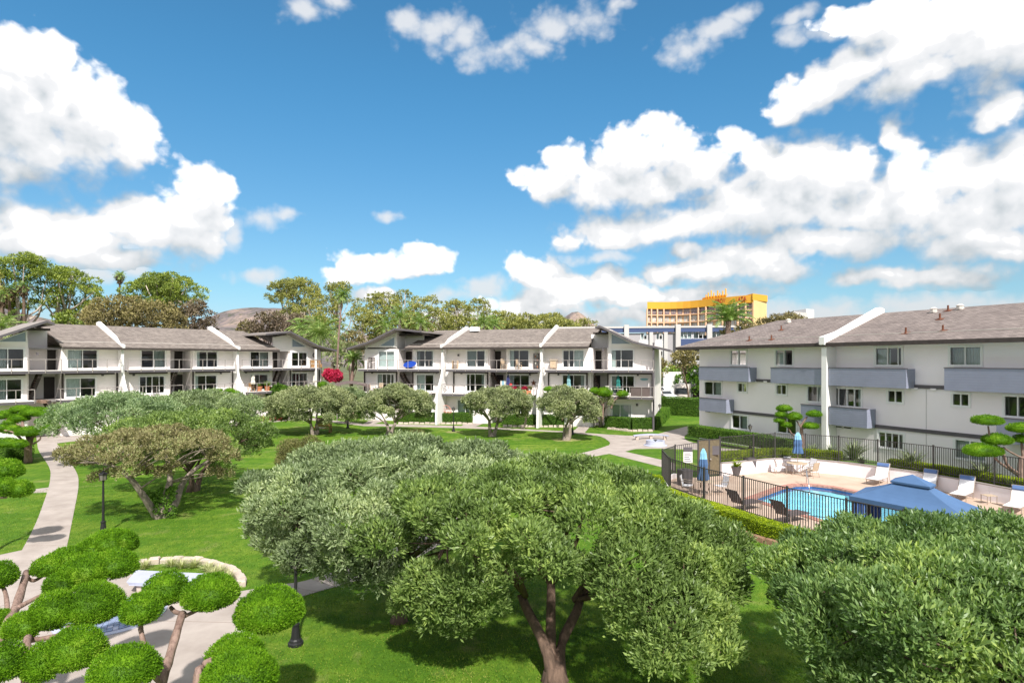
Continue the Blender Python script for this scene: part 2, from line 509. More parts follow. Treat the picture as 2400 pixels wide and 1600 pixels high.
M['L_hedge'] = leafmat('clipped_hedge_leaf', [(0.15, (0.0327, 0.0817, 0.0095)), (0.42, (0.0772, 0.1708, 0.0189)), (0.66, (0.1263, 0.2451, 0.0270)), (0.9, (0.1930, 0.2970, 0.0405))], 1.0, 0.22, 0.6, 0.2)
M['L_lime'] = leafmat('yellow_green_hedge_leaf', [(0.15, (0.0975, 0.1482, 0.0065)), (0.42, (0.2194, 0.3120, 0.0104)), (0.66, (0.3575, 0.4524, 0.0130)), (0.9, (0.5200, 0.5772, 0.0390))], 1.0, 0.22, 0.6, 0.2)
M['L_conif'] = leafmat('bronze_conifer_leaf', [(0.15, (0.0600, 0.0600, 0.0210)), (0.42, (0.1425, 0.1470, 0.0480)), (0.66, (0.2250, 0.2325, 0.0750)), (0.9, (0.3300, 0.2850, 0.1350))], 1.0, 0.2, 0.6)
M['L_palm'] = leafmat('palm_frond', [(0.15, (0.0688, 0.1216, 0.0286)), (0.42, (0.1492, 0.2431, 0.0571)), (0.66, (0.2754, 0.3757, 0.1020)), (0.9, (0.5049, 0.5525, 0.2244))], 0.3, 0.25, 0.45)
M['L_spiky'] = leafmat('strap_leaf', [(0.15, (0.0600, 0.0930, 0.0420)), (0.42, (0.1350, 0.1875, 0.0870)), (0.66, (0.2400, 0.2850, 0.1425)), (0.9, (0.4050, 0.4050, 0.2400))], 0.8, 0.2, 0.45)
M['L_deadpalm'] = leafmat('dead_palm_skirt', [(0.15, (0.0600, 0.0400, 0.0250)), (0.5, (0.1300, 0.0850, 0.0500)), (0.9, (0.2000, 0.1400, 0.0900))], 0.3, 0.2, 0.7)
M['L_red'] = leafmat('crimson_bloom', [(0.15, (0.3168, 0.0106, 0.0396)), (0.5, (0.5456, 0.0176, 0.0748)), (0.9, (0.6600, 0.0880, 0.1936))], 1.0, 0.2, 0.7)
M['L_lawn'] = leafmat('grass_blade', [(0.15, (0.0567, 0.1398, 0.0079)), (0.42, (0.1064, 0.2068, 0.0106)), (0.66, (0.1772, 0.2627, 0.0211)), (0.9, (0.3119, 0.3130, 0.0792))], 0.5, 0.3, 0.7)
M['L_straw'] = leafmat('pale_grass_leaf', [(0.15, (0.2400, 0.2640, 0.1150)), (0.5, (0.4560, 0.4800, 0.2300)), (0.9, (0.6600, 0.6240, 0.3795))], 1.0, 0.2, 0.7)
M['canvas'] = mat('blue_canvas', (0.075, 0.145, 0.285), 0.85, 0.08, 1.2, 0.1, 80)
M['canvas_l'] = mat('light_blue_canvas', (0.25, 0.50, 0.66), 0.85, 0.08, 1.2)
M['curtblue'] = mat('blue_curtain', (0.14, 0.25, 0.55), 0.85, 0.12, 2)
M['navy'] = mat('navy_canvas', (0.045, 0.055, 0.16), 0.85, 0.1)
M['teal'] = mat('pale_teal_canvas', (0.22, 0.42, 0.45), 0.85, 0.1)
M['dkteal'] = mat('dark_teal_canvas', (0.03, 0.20, 0.18), 0.85, 0.1)
M['cream'] = mat('cream_canvas', (0.70, 0.67, 0.60), 0.85, 0.08)
M['sling'] = mat('white_sling_fabric', (0.74, 0.74, 0.78), 0.8, 0.04)
M['slingd'] = mat('dark_sling_mesh', (0.115, 0.09, 0.088), 0.7, 0.12)
M['taupe'] = mat('taupe_metal', (0.36, 0.30, 0.25), 0.4, 0.08, metal=0.2)
M['tan'] = mat('tan_table_top', (0.48, 0.38, 0.28), 0.6, 0.12, 4)
M['pillow'] = mat('blue_pillow', (0.10, 0.17, 0.36), 0.85, 0.08)
M['bin'] = mat('grey_bin', (0.11, 0.10, 0.11), 0.6, 0.1)
M['pot'] = mat('charcoal_pot', (0.095, 0.085, 0.09), 0.6, 0.1)
M['terra'] = mat('terracotta', (0.52, 0.20, 0.10), 0.85, 0.15)
M['wood'] = mat('golden_timber', (0.33, 0.19, 0.085), 0.75, 0.2, 6)
M['chairw'] = mat('pale_wood_chair', (0.50, 0.38, 0.27), 0.7, 0.15, 5)
M['steel'] = mat('steel', (0.62, 0.62, 0.62), 0.25, 0.05, metal=1.0)
M['stone'] = mat('border_stone', (0.50, 0.42, 0.36), 0.9, 0.2, 3, 0.4, 20)
M['bstone'] = mat('brown_stone', (0.24, 0.145, 0.09), 0.9, 0.25, 4, 0.4, 20)
M['marble'] = mat('pale_blue_stone', (0.46, 0.48, 0.60), 0.5, 0.10, 1.3, spec=0.4)
M['ink'] = mat('dark_ink', (0.03, 0.02, 0.07), 0.6)
M['tarp'] = mat('brown_tarp', (0.12, 0.092, 0.088), 0.8, 0.12)
M['pinkm'] = mat('salmon_paint', (0.62, 0.27, 0.22), 0.7, 0.1)
M['blue'] = mat('bright_blue_paint', (0.02, 0.07, 0.42), 0.35, 0.1)
M['rust'] = mat('rusty_metal', (0.16, 0.06, 0.035), 0.8, 0.2)
M['redp'] = mat('red_paint', (0.5, 0.03, 0.03), 0.4, 0.1)
M['orange'] = mat('orange_parapet', (0.72, 0.37, 0.045), 0.8, 0.05, 0.2)
M['peach'] = mat('peach_stucco', (0.72, 0.47, 0.31), 0.85, 0.06, 0.2)
M['ypeach'] = mat('yellow_peach_stucco', (0.74, 0.55, 0.27), 0.85, 0.05, 0.2)
M['plumglass'] = mat('plum_tinted_glass', (0.20, 0.15, 0.18), 0.08, 0.3, 0.5, spec=0.6)
M['greyglass'] = mat('grey_tinted_glass', (0.50, 0.52, 0.52), 0.08, 0.35, 0.7, spec=0.6)
M['officeg'] = mat('office_grey_stucco', (0.40, 0.385, 0.40), 0.85, 0.05, 0.2)
M['officel'] = mat('office_light_concrete', (0.55, 0.53, 0.52), 0.85, 0.06, 0.2)
M['officeb'] = mat('office_blue_band', (0.06, 0.088, 0.19), 0.6, 0.1, 0.3)
M['carw'] = mat('white_car_paint', (0.72, 0.72, 0.73), 0.3, 0.02, spec=0.5)
M['carb'] = mat('beige_van_paint', (0.46, 0.41, 0.37), 0.35, 0.04, spec=0.5)
M['carglass'] = mat('car_glass', (0.03, 0.035, 0.04), 0.06, 0.1, spec=0.7)
M['tyre'] = mat('tyre_rubber', (0.02, 0.02, 0.02), 0.9)
M['hill'] = hillmat()
M['lampglass'] = mat('frosted_lamp_glass', (0.16, 0.15, 0.13), 0.3, 0.05)
M['meshpanel'] = mat('bronze_mesh_panel', (0.15, 0.12, 0.075), 0.6, 0.2, 8)
M['sign'] = mat('sign_white', (0.66, 0.65, 0.65), 0.5, 0.02)
M['asphalt'] = mat('asphalt', (0.055, 0.055, 0.055), 0.95, 0.2, 1.0)
M['tileblue'] = mat('blue_grey_mosaic', (0.22, 0.27, 0.40), 0.4, 0.3, 9)
M['L_mid2'] = leafmat('grey_green_olive_leaf', [(0.15, (0.0896, 0.1398, 0.0672)), (0.42, (0.1882, 0.2688, 0.1280)), (0.66, (0.3046, 0.4032, 0.2000)), (0.88, (0.4659, 0.5376, 0.3040))], 0.6, 0.22, 0.5)
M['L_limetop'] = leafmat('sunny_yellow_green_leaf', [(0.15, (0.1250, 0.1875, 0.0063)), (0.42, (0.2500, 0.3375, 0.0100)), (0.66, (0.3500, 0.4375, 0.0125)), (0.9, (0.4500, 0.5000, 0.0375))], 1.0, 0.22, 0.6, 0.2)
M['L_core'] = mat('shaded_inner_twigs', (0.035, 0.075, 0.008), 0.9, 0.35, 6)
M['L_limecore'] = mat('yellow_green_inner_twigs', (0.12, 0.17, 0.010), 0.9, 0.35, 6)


# ------------------------------------------------------------------ geometry helpers
WLOC = {}


def G(px, py, z=0.0):
    d = F * (CZ - z) / (py - H)
    return Vector(((px - 1200) / F * d, d, z))


def P(px, py, d):
    return Vector(((px - 1200) / F * d, d, CZ - (py - H) / F * d))


def tag(o, label=None, cat=None, group=None, kind=None):
    if label: o['label'] = label
    if cat: o['category'] = cat
    if group: o['group'] = group
    if kind: o['kind'] = kind
    return o


def thing(name, label, cat, loc=(0, 0, 0), group=None, rz=0.0):
    o = bpy.data.objects.new(name, None)
    o.empty_display_size = 0.3
    COL.objects.link(o)
    o.location = loc
    o.rotation_euler = (0, 0, rz)
    WLOC[o] = Vector(loc)
    return tag(o, label, cat, group)


def link(name, me, m, parent=None, smooth=False):
    if m is not None and not me.materials:
        me.materials.append(m)
    o = bpy.data.objects.new(name, me)
    COL.objects.link(o)
    if parent is not None:
        o.parent = parent
        WLOC[o] = WLOC[parent]
    else:
        WLOC[o] = Vector((0, 0, 0))
    return o


def rawmesh(name, V, Fq, smooth=False):
    """V (N,3) array, Fq (M,k) array."""
    V = np.asarray(V, dtype=np.float32)
    Fq = np.asarray(Fq, dtype=np.int32)
    me = bpy.data.meshes.new(name)
    me.vertices.add(len(V))
    me.vertices.foreach_set('co', V.ravel())
    k = Fq.shape[1]
    me.loops.add(Fq.size)
    me.loops.foreach_set('vertex_index', Fq.ravel())
    me.polygons.add(len(Fq))
    me.polygons.foreach_set('loop_start', np.arange(0, Fq.size, k, dtype=np.int32))
    me.polygons.foreach_set('loop_total', np.full(len(Fq), k, dtype=np.int32))
    if smooth:
        me.polygons.foreach_set('use_smooth', np.ones(len(Fq), dtype=bool))
    me.update(calc_edges=True)
    return me


class MB:
    def __init__(s):
        s.v, s.f, s.uv = [], [], []

    def add(s, vs, fs):
        n = len(s.v)
        s.v += [tuple(v) for v in vs]
        s.f += [tuple(i + n for i in f) for f in fs]

    def hexa(s, p):
        s.add(p, [(0, 3, 2, 1), (4, 5, 6, 7), (0, 1, 5, 4), (1, 2, 6, 5), (2, 3, 7, 6), (3, 0, 4, 7)])

    def box(s, x0, x1, y0, y1, z0, z1, mtx=None):
        p = [Vector(q) for q in ((x0, y0, z0), (x1, y0, z0), (x1, y1, z0), (x0, y1, z0), (x0, y0, z1), (x1, y0, z1), (x1, y1, z1), (x0, y1, z1))]
        if mtx is not None:
            p = [mtx @ q for q in p]
        s.hexa(p)

    def bar(s, a, b, w, h=None, up=Vector((0, 0, 1))):
        a, b = Vector(a), Vector(b)
        h = h or w
        d = (b - a).normalized()
        if abs(d.dot(up)) > 0.99:
            up = Vector((0, 1, 0))
        x = d.cross(up).normalized() * (w / 2)
        y = x.cross(d).normalized() * (h / 2)
        s.hexa([a - x - y, a + x - y, a + x + y, a - x + y, b - x - y, b + x - y, b + x + y, b - x + y])

    def tube(s, pts, rad, n=8, cap=True):
        pts = [Vector(p) for p in pts]
        if not hasattr(rad, '__len__'):
            rad = [rad] * len(pts)
        rings = []
        ref = Vector((0.31, 0.77, 0.55))
        for i, p in enumerate(pts):
            d = (pts[min(i + 1, len(pts) - 1)] - pts[max(i - 1, 0)]).normalized()
            x = d.cross(ref)
            if x.length < 0.05:
                x = d.cross(Vector((1, 0, 0)))
            x.normalize()
            y = d.cross(x)
            rings.append([p + (x * math.cos(2 * math.pi * k / n) + y * math.sin(2 * math.pi * k / n)) * rad[i] for k in range(n)])
        vs = [q for r in rings for q in r]
        fs = []
        for i in range(len(pts) - 1):
            for k in range(n):
                a, b = i * n + k, i * n + (k + 1) % n
                fs.append((a, b, b + n, a + n))
        if cap:
            fs.append(tuple(range(n - 1, -1, -1)))
            fs.append(tuple(range(len(vs) - n, len(vs))))
        s.add(vs, fs)

    def lathe(s, prof, c=(0, 0, 0), n=14, star=0.0):
        c = Vector(c)
        vs, fs = [], []
        for (r, z) in prof:
            for k in range(n):
                a = 2 * math.pi * k / n
                rr = r * (1 + (star if k % 2 else -star))
                vs.append(c + Vector((rr * math.cos(a), rr * math.sin(a), z)))
        for i in range(len(prof) - 1):
            for k in range(n):
                a, b = i * n + k, i * n + (k + 1) % n
                fs.append((a, b, b + n, a + n))
        fs.append(tuple(range(n - 1, -1, -1)))
        fs.append(tuple(range(len(vs) - n, len(vs))))
        s.add(vs, fs)

    def prism(s, poly, vec):
        """closed prism from polygon points (3-D) extruded by vec (concave allowed)"""
        poly = [Vector(p) for p in poly]
        vec = Vector(vec)
        n = len(poly)
        vs = poly + [p + vec for p in poly]
        tri = tessellate_polygon([poly])
        fs = [tuple(t) for t in tri] + [tuple(i + n for i in reversed(t)) for t in tri]
        for i in range(n):
            j = (i + 1) % n
            fs.append((i, j, j + n, i + n))
        s.add(vs, fs)

    def build(s, name, m, parent=None, smooth=False, off=None):
        o0 = WLOC[parent] if (parent is not None and off is None) else Vector(off or (0, 0, 0))
        me = bpy.data.meshes.new(name)
        me.from_pydata([(v[0] - o0.x, v[1] - o0.y, v[2] - o0.z) for v in s.v], [], s.f)
        if smooth:
            me.polygons.foreach_set('use_smooth', [True] * len(me.polygons))
        me.update()
        return link(name, me, m, parent)


def fixnormals(o):
    import bmesh
    b = bmesh.new()
    b.from_mesh(o.data)
    bmesh.ops.recalc_face_normals(b, faces=b.faces)
    b.to_mesh(o.data)
    b.free()
    return o


def copytree(o, parent=None, **kw):
    c = o.copy()
    COL.objects.link(c)
    if parent is not None:
        c.parent = parent
    for ch in list(o.children):
        copytree(ch, c)
    return c


def place(o, loc, rz=0.0, label=None, sc=None):
    o.location = loc
    o.rotation_euler = (0, 0, rz)
    if sc: o.scale = (sc, sc, sc)
    if label: o['label'] = label
    return o


def sheet(name, outer, holes, z, m, kind='structure', parent=None, label=None, thick=0.0):
    loops = [[Vector((p[0], p[1], 0)) for p in outer]] + [[Vector((p[0], p[1], 0)) for p in h] for h in holes]
    tri = tessellate_polygon(loops)
    vs = [p for lp in loops for p in lp]
    mb = MB()
    up = []
    for t in tri:
        a, b, c = (vs[i] for i in t)
        up.append(t if (b - a).cross(c - a).z > 0 else (t[0], t[2], t[1]))
    mb.add([(p.x, p.y, z) for p in vs], up)
    if thick:
        n0 = 0
        for lp in loops:
            k = len(lp)
            mb.add([(p.x, p.y, z) for p in lp] + [(p.x, p.y, z - thick) for p in lp], [(i, (i + 1) % k, k + (i + 1) % k, k + i) for i in range(k)])
    o = mb.build(name, m, parent)
    if parent is None: o['kind'] = kind
    if label: o['label'] = label
    return o


def smooth_loop(pts, n=5, closed=False):
    """Catmull-Rom through 2-D/3-D points"""
    pts = [Vector(p) for p in pts]
    out = []
    N = len(pts)
    rng_ = range(N if closed else N - 1)
    for i in rng_:
        p0 = pts[(i - 1) % N] if (closed or i > 0) else pts[0]
        p1, p2 = pts[i], pts[(i + 1) % N]
        p3 = pts[(i + 2) % N] if (closed or i + 2 < N) else pts[-1]
        for k in range(n):
            t = k / n
            out.append(0.5 * ((2 * p1) + (p2 - p0) * t + (2 * p0 - 5 * p1 + 4 * p2 - p3) * t * t + (3 * p1 - p0 - 3 * p2 + p3) * t ** 3))
    if not closed:
        out.append(pts[-1])
    return out


# ------------------------------------------------------------------ foliage
def unit(a):
    return a / np.maximum(np.linalg.norm(a, axis=-1, keepdims=True), 1e-6)


def leaves(pos, axis, nleaf, ln, wd, tilt=(0.35, 1.15), jit=0.25):
    """rosettes of lens-shaped leaves: returns verts, quads"""
    N = len(pos)
    pos = np.repeat(pos, nleaf, 0)
    axis = unit(np.repeat(axis, nleaf, 0))
    ref = np.where(np.abs(axis[:, 2:3]) > 0.9, np.array([[1.0, 0, 0]]), np.array([[0, 0, 1.0]]))
    x = unit(np.cross(axis, ref))
    y = np.cross(axis, x)
    k = np.tile(np.arange(nleaf), N)
    ang = 2 * np.pi * k / nleaf * 1.0 + np.repeat(rng.uniform(0, 6.28, N), nleaf) + rng.normal(0, 0.3, N * nleaf)
    tl = rng.uniform(tilt[0], tilt[1], N * nleaf)
    rad = x * np.cos(ang)[:, None] + y * np.sin(ang)[:, None]
    d = unit(axis * np.cos(tl)[:, None] + rad * np.sin(tl)[:, None])
    side = unit(np.cross(d, axis + rng.normal(0, 0.25, d.shape)))
    L = (ln * rng.uniform(0.65, 1.25, N * nleaf))[:, None]
    Wd = (wd * rng.uniform(0.75, 1.25, N * nleaf))[:, None]
    base = pos + rng.normal(0, jit * ln, pos.shape)
    mid = base + d * L * 0.55
    V = np.stack([base, mid + side * Wd * 0.5, base + d * L, mid - side * Wd * 0.5], 1).reshape(-1, 3)
    Q = np.arange(len(V)).reshape(-1, 4)
    return V, Q


def sphere_dirs(n, zmin=-1.0):
    z = rng.uniform(zmin, 1, n)
    a = rng.uniform(0, 2 * np.pi, n)
    r = np.sqrt(1 - z * z)
    return np.stack([r * np.cos(a), r * np.sin(a), z], 1)


def foliage_from_clumps(cl, dens, ln, wd, nleaf, flat=0.75, zmin=-0.55, up=0.75, cull=0.8):
    """cl: (K,4) centre+radius. rosettes on clump skins."""
    cl = np.asarray(cl, float)
    P_, A_ = [], []
    for i, (x, y, z, r) in enumerate(cl):
        n = max(4, int(dens * 4 * np.pi * r * r * 0.7))
        d = sphere_dirs(n, zmin)
        p = np.array([x, y, z]) + d * np.array([r, r, r * flat]) * rng.uniform(0.72, 1.14, (n, 1))
        dd = (p[:, None, :] - cl[None, :, :3]) / (cl[None, :, 3:4] * np.array([1, 1, flat]))
        dist = np.linalg.norm(dd, axis=2)
        dist[:, i] = 9
        keep = dist.min(1) > cull
        P_.append(p[keep])
        A_.append(unit(d * 0.75 + np.array([0, 0, up]) + rng.normal(0, 0.3, d.shape))[keep])
    return leaves(np.concatenate(P_), np.concatenate(A_), nleaf, ln, wd, (0.2, 0.95))


def umbrella_clumps(c, rx, ry, ztop, zrim, K, cr, gap=0.0, under=0.25):
    """clump centres over a flattened dome"""
    out = []
    ga = math.pi * (3 - math.sqrt(5))
    for i in range(K):
        t = math.sqrt((i + 0.5) / K)
        a = i * ga + random.uniform(-0.25, 0.25)
        if random.random() < gap:
            continue
        rr = t * random.uniform(0.9, 1.04)
        x, y = math.cos(a) * rr * rx, math.sin(a) * rr * ry
        z = zrim + (ztop - zrim) * math.sqrt(max(0, 1 - min(1, rr * 0.97) ** 2)) + random.uniform(-0.42, 0.26) * cr * 1.5
        r = cr * random.choice((.65, .8, .95, 1.15, 1.45))
        out.append((c[0] + x, c[1] + y, z - r * 0.75, r))
        if t > 0.72 and random.random() < under * 2:
            out.append((c[0] + x * 0.95, c[1] + y * 0.95, z - r * 1.9, r * 0.75))
    return out


def limb(mb, a, b, r0, r1, sag=0.15, n=5, sides=6):
    a, b = Vector(a), Vector(b)
    L = (b - a).length
    pts, rad = [], []
    j = Vector((random.uniform(-1, 1), random.uniform(-1, 1), random.uniform(-0.3, 0.3))) * L * 0.09
    for i in range(n + 1):
        t = i / n
        p = a.lerp(b, t) + Vector((0, 0, sag * L * math.sin(math.pi * t))) + j * math.sin(math.pi * t * 1.5)
        pts.append(p)
        rad.append(r0 + (r1 - r0) * t ** 0.8)
    mb.tube(pts, rad, sides)
    return pts


def umbrella_tree(name, label, cat, base, clumps, lm, bm, dens, ln, wd, nleaf, trunk_r=0.16, stems=3, fork=0.45, flat=0.72, group=None, spread=0.35, lean=(0, 0), limbs=14, twig=0.3, cull=0.8, zmin=-0.55, fpts=None):
    base = Vector(base)
    t = thing(name, label, cat, base, group)
    V, Q = foliage_from_clumps(clumps, dens, ln, wd, nleaf, flat, zmin, cull=cull)
    me = rawmesh('crown', V - np.array(base)[None, :], Q)
    link('crown', me, lm, t)
    mb = MB()
    cx = sum(c[0] for c in clumps) / len(clumps)
    cy = sum(c[1] for c in clumps) / len(clumps)
    zl = min(c[2] for c in clumps)
    forks = []
    for k in range(stems):
        a = k * 2 * math.pi / stems + random.uniform(0, 0.9)
        b0 = base + Vector((math.cos(a), math.sin(a), 0)) * trunk_r * (0.9 if stems > 1 else 0) + Vector((0, 0, -0.1))
        f = Vector((base.x + (cx - base.x) * 0.35 + math.cos(a) * spread * (zl - base.z) + lean[0], base.y + (cy - base.y) * 0.35 + math.sin(a) * spread * (zl - base.z) + lean[1], base.z + (zl - base.z) * (fork + 0.35 * random.random())))
        if fpts: f = Vector(fpts[k])
        limb(mb, b0, f, trunk_r * (1.0 if stems < 2 else 0.8), trunk_r * 0.55, 0.03, 6, 9)
        forks.append(f)
    # root flare
    mb.lathe([(trunk_r * 2.0, -0.1), (trunk_r * 1.5, 0.08), (trunk_r * 1.15, 0.35)], base, 10)
    order = sorted(clumps, key=lambda c: random.random())
    ends = []
    for c in order[:limbs]:
        f = min(forks, key=lambda q: (q - Vector(c[:3])).length)
        e = Vector((c[0], c[1], c[2] - c[3] * 0.2))
        pts = limb(mb, f, e, trunk_r * 0.40, trunk_r * 0.12, 0.06, 5, 6)
        ends += pts[2:5]
    for c in order[limbs:]:
        e = Vector((c[0], c[1], c[2]))
        f = min(ends + forks, key=lambda q: (q - e).length)
        if random.random() < 0.9:
            limb(mb, f, e, trunk_r * 0.16 * twig / 0.3, trunk_r * 0.06, -0.05, 3, 4)
    mb.build('trunk', bm, t, smooth=True)
    return t


def cubesphere(n):
    u = np.linspace(-1, 1, n + 1)
    Vs, Fs, off = [], [], 0
    for ax in range(3):
        for s in (-1, 1):
            a, b = np.meshgrid(u, u, indexing='ij')
            p = np.zeros((n + 1, n + 1, 3))
            p[..., ax] = s
            p[..., (ax + 1) % 3] = a * s
            p[..., (ax + 2) % 3] = b
            p = np.tan(p * np.pi / 4)
            Vs.append(unit(p.reshape(-1, 3)))
            i, j = np.meshgrid(np.arange(n), np.arange(n), indexing='ij')
            q = (i * (n + 1) + j).ravel()
            Fs.append(np.stack([q, q + n + 1, q + n + 2, q + 1], 1) + off)
            off += (n + 1) ** 2
    return np.concatenate(Vs), np.concatenate(Fs)


CSV, CSF = cubesphere(6)


def pad_arrays(lobes, dens, ln, wd):
    """lobes: (cx,cy,cz,rx,ry,rz).  dome-topped, flat-bottomed clipped pad with leaf fuzz"""
    Vs, Fs, off = [], [], 0
    lob = np.asarray(lobes, float)
    for i, (x, y, z, rx, ry, rz) in enumerate(lob):
        d = CSV.copy()
        d[:, 2] = np.where(d[:, 2] < 0, d[:, 2] * 0.5, d[:, 2])
        v = np.array([x, y, z]) + d * np.array([rx, ry, rz]) * 0.86
        Vs.append(v); Fs.append(CSF + off); off += len(v)
        area = 4 * np.pi * ((rx * ry) ** 1.6 / 3 + (rx * rz) ** 1.6 / 3 + (ry * rz) ** 1.6 / 3) ** (1 / 1.6)
        n = int(area * dens)
        s = sphere_dirs(n)
        wob = 1 + 0.035 * np.sin(s[:, 0] * 7 + i) * np.cos(s[:, 1] * 6 + s[:, 2] * 4)
        nd = unit(s / np.array([rx, ry, rz]))
        s2 = s.copy()
        s2[:, 2] = np.where(s2[:, 2] < 0, s2[:, 2] * 0.5, s2[:, 2])
        p = np.array([x, y, z]) + s2 * np.array([rx, ry, rz]) * (wob * rng.uniform(0.88, 1.0, n))[:, None]
        if len(lob) > 1:
            dd = np.linalg.norm((p[:, None, :] - lob[None, :, :3]) / lob[None, :, 3:6], axis=2)
            dd[:, i] = 9
            k = dd.min(1) > 0.9
            p, nd = p[k], nd[k]
        ax = unit(nd * 0.8 + np.array([0, 0, 0.45]) + rng.normal(0, 0.35, nd.shape))
        v, f = leaves(p, ax, 2, ln, wd, (0.1, 0.7), 0.2)
        k = max(3, n // 45)
        sel = rng.choice(len(p), min(k, len(p)), replace=False)
        Vs.append(v); Fs.append(f + off); off += len(v)
        v, f = leaves(p[sel], ax[sel] * .6 + np.array([0, 0, .5]), 3, ln * 1.9, wd * 1.1, (0.05, 0.5), 0.2)
        Vs.append(v); Fs.append(f + off); off += len(v)
    return np.concatenate(Vs), np.concatenate(Fs)


def pad(lobes, dens, ln, wd, m, parent, name='pad'):
    V, Q = pad_arrays(lobes, dens, ln, wd)
    return link(name, rawmesh(name, V - np.array(WLOC[parent])[None, :], Q), m, parent)


def pad_lobe(px, py, w, h, d):
    c = P(px, py, d)
    rx = w / 2 * d / F
    phi = math.atan2(py - H, F)
    hh = h / 2 * d / F
    ry = rx * 0.95
    s2 = (hh * hh - (ry * math.sin(phi)) ** 2)
    rz = math.sqrt(s2) / math.cos(phi) if s2 > 0 else 0
    rz = max(rz, 0.36 * rx)
    if s2 <= (0.36 * rx * math.cos(phi)) ** 2:
        ry = max(0.5 * rx, math.sqrt(max(0.01 * rx * rx, hh * hh - (rz * math.cos(phi)) ** 2)) / max(math.sin(phi), 0.05))
        ry = min(ry, rx * 1.1)
    return (c.x, c.y, c.z, rx * .97, ry * .97, rz * 1.2)


def hedge(name, label, pts, w, h, z0, lm, dens, ln, wd, group=None, top=None, cat='hedge'):
    """clipped hedge along ground polyline"""
    pts = [Vector((p[0], p[1], 0)) for p in pts]
    base = Vector((pts[0].x, pts[0].y, z0))
    t = thing(name, label, cat, base, group)
    mb = MB()
    PP, AA = [], []
    PT, AT = [], []
    for i in range(len(pts) - 1):
        a, b = pts[i], pts[i + 1]
        L = (b - a).length
        d = (b - a) / L
        n = Vector((-d.y, d.x, 0))
        k = 0.9
        q = [a - n * w / 2 * k, a + n * w / 2 * k, b + n * w / 2 * k, b - n * w / 2 * k]
        mb.hexa([Vector((v.x, v.y, z0)) for v in q] + [Vector((v.x, v.y, z0 + h * 0.95)) for v in q])
        N = int(L * w * dens)
        u, v = rng.uniform(-0.02, 1.02, N), rng.uniform(-1, 1, N)
        p = np.array(a)[None] + np.array(d)[None] * (u * L)[:, None] + np.array(n)[None] * (v * w / 2)[:, None]
        p[:, 2] = z0 + h - 0.10 * h * v ** 4 * rng.uniform(0, 1, N) + rng.normal(0, 0.012, N)
        PT.append(p); AT.append(np.tile([0, 0, 1.0], (N, 1)))
        for s in (-1, 1):
            N = int(L * h * dens)
            u, v = rng.uniform(-0.02, 1.02, N), rng.uniform(0, 1, N)
            p = np.array(a)[None] + np.array(d)[None] * (u * L)[:, None] + np.array(n)[None] * (s * w / 2 * (1 - 0.1 * rng.uniform(0, 1, N)))[:, None]
            p[:, 2] = z0 + h * v
            PP.append(p); AA.append(np.tile(np.array(n) * s, (N, 1)) + np.array([0, 0, 0.3]))
    for e, s in ((0, -1), (-1, 1)):
        a = pts[e]
        d = (pts[1] - pts[0]).normalized() if e == 0 else (pts[-1] - pts[-2]).normalized()
        n = Vector((-d.y, d.x, 0))
        N = int(w * h * dens)
        u, v = rng.uniform(-1, 1, N), rng.uniform(0, 1, N)
        p = np.array(a)[None] + np.array(n)[None] * (u * w / 2)[:, None] + np.array(d)[None] * 0.04 * s
        p[:, 2] = z0 + h * v
        PP.append(p); AA.append(np.tile(np.array(d) * s, (N, 1)))
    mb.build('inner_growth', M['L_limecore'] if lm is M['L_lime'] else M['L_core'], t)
    b0 = np.array(base)[None]
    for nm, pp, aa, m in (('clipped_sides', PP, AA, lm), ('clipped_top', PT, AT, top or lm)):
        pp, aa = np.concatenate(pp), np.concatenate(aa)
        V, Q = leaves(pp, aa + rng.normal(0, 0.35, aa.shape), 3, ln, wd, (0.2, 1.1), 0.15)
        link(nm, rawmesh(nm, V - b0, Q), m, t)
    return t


def bush(name, label, c, rx, ry, rz, lm, dens, ln, wd, cat='shrub', group=None, K=14, nleaf=5, cr=0.35):
    c = Vector(c)
    t = thing(name, label, cat, c, group)
    cl = []
    for i in range(K):
        d = sphere_dirs(1, -0.1)[0]
        k = random.uniform(0.35, 0.8)
        r = cr * min(rx, rz * 1.3) * random.uniform(0.8, 1.3)
        cl.append((c.x + d[0] * rx * k, c.y + d[1] * ry * k, c.z + rz * 0.25 + abs(d[2]) * rz * k, r))
    V, Q = foliage_from_clumps(cl, dens, ln, wd, nleaf, 0.9, -0.9, cull=0.7)
    link('foliage', rawmesh('foliage', V - np.array(c)[None], Q), lm, t)
    mb = MB()
    for q in cl[:6]:
        limb(mb, c + Vector((0, 0, -0.05)), Vector(q[:3]), 0.03 * rx, 0.01 * rx, 0, 3, 4)
    mb.build('stem', M['bark'], t)
    return t


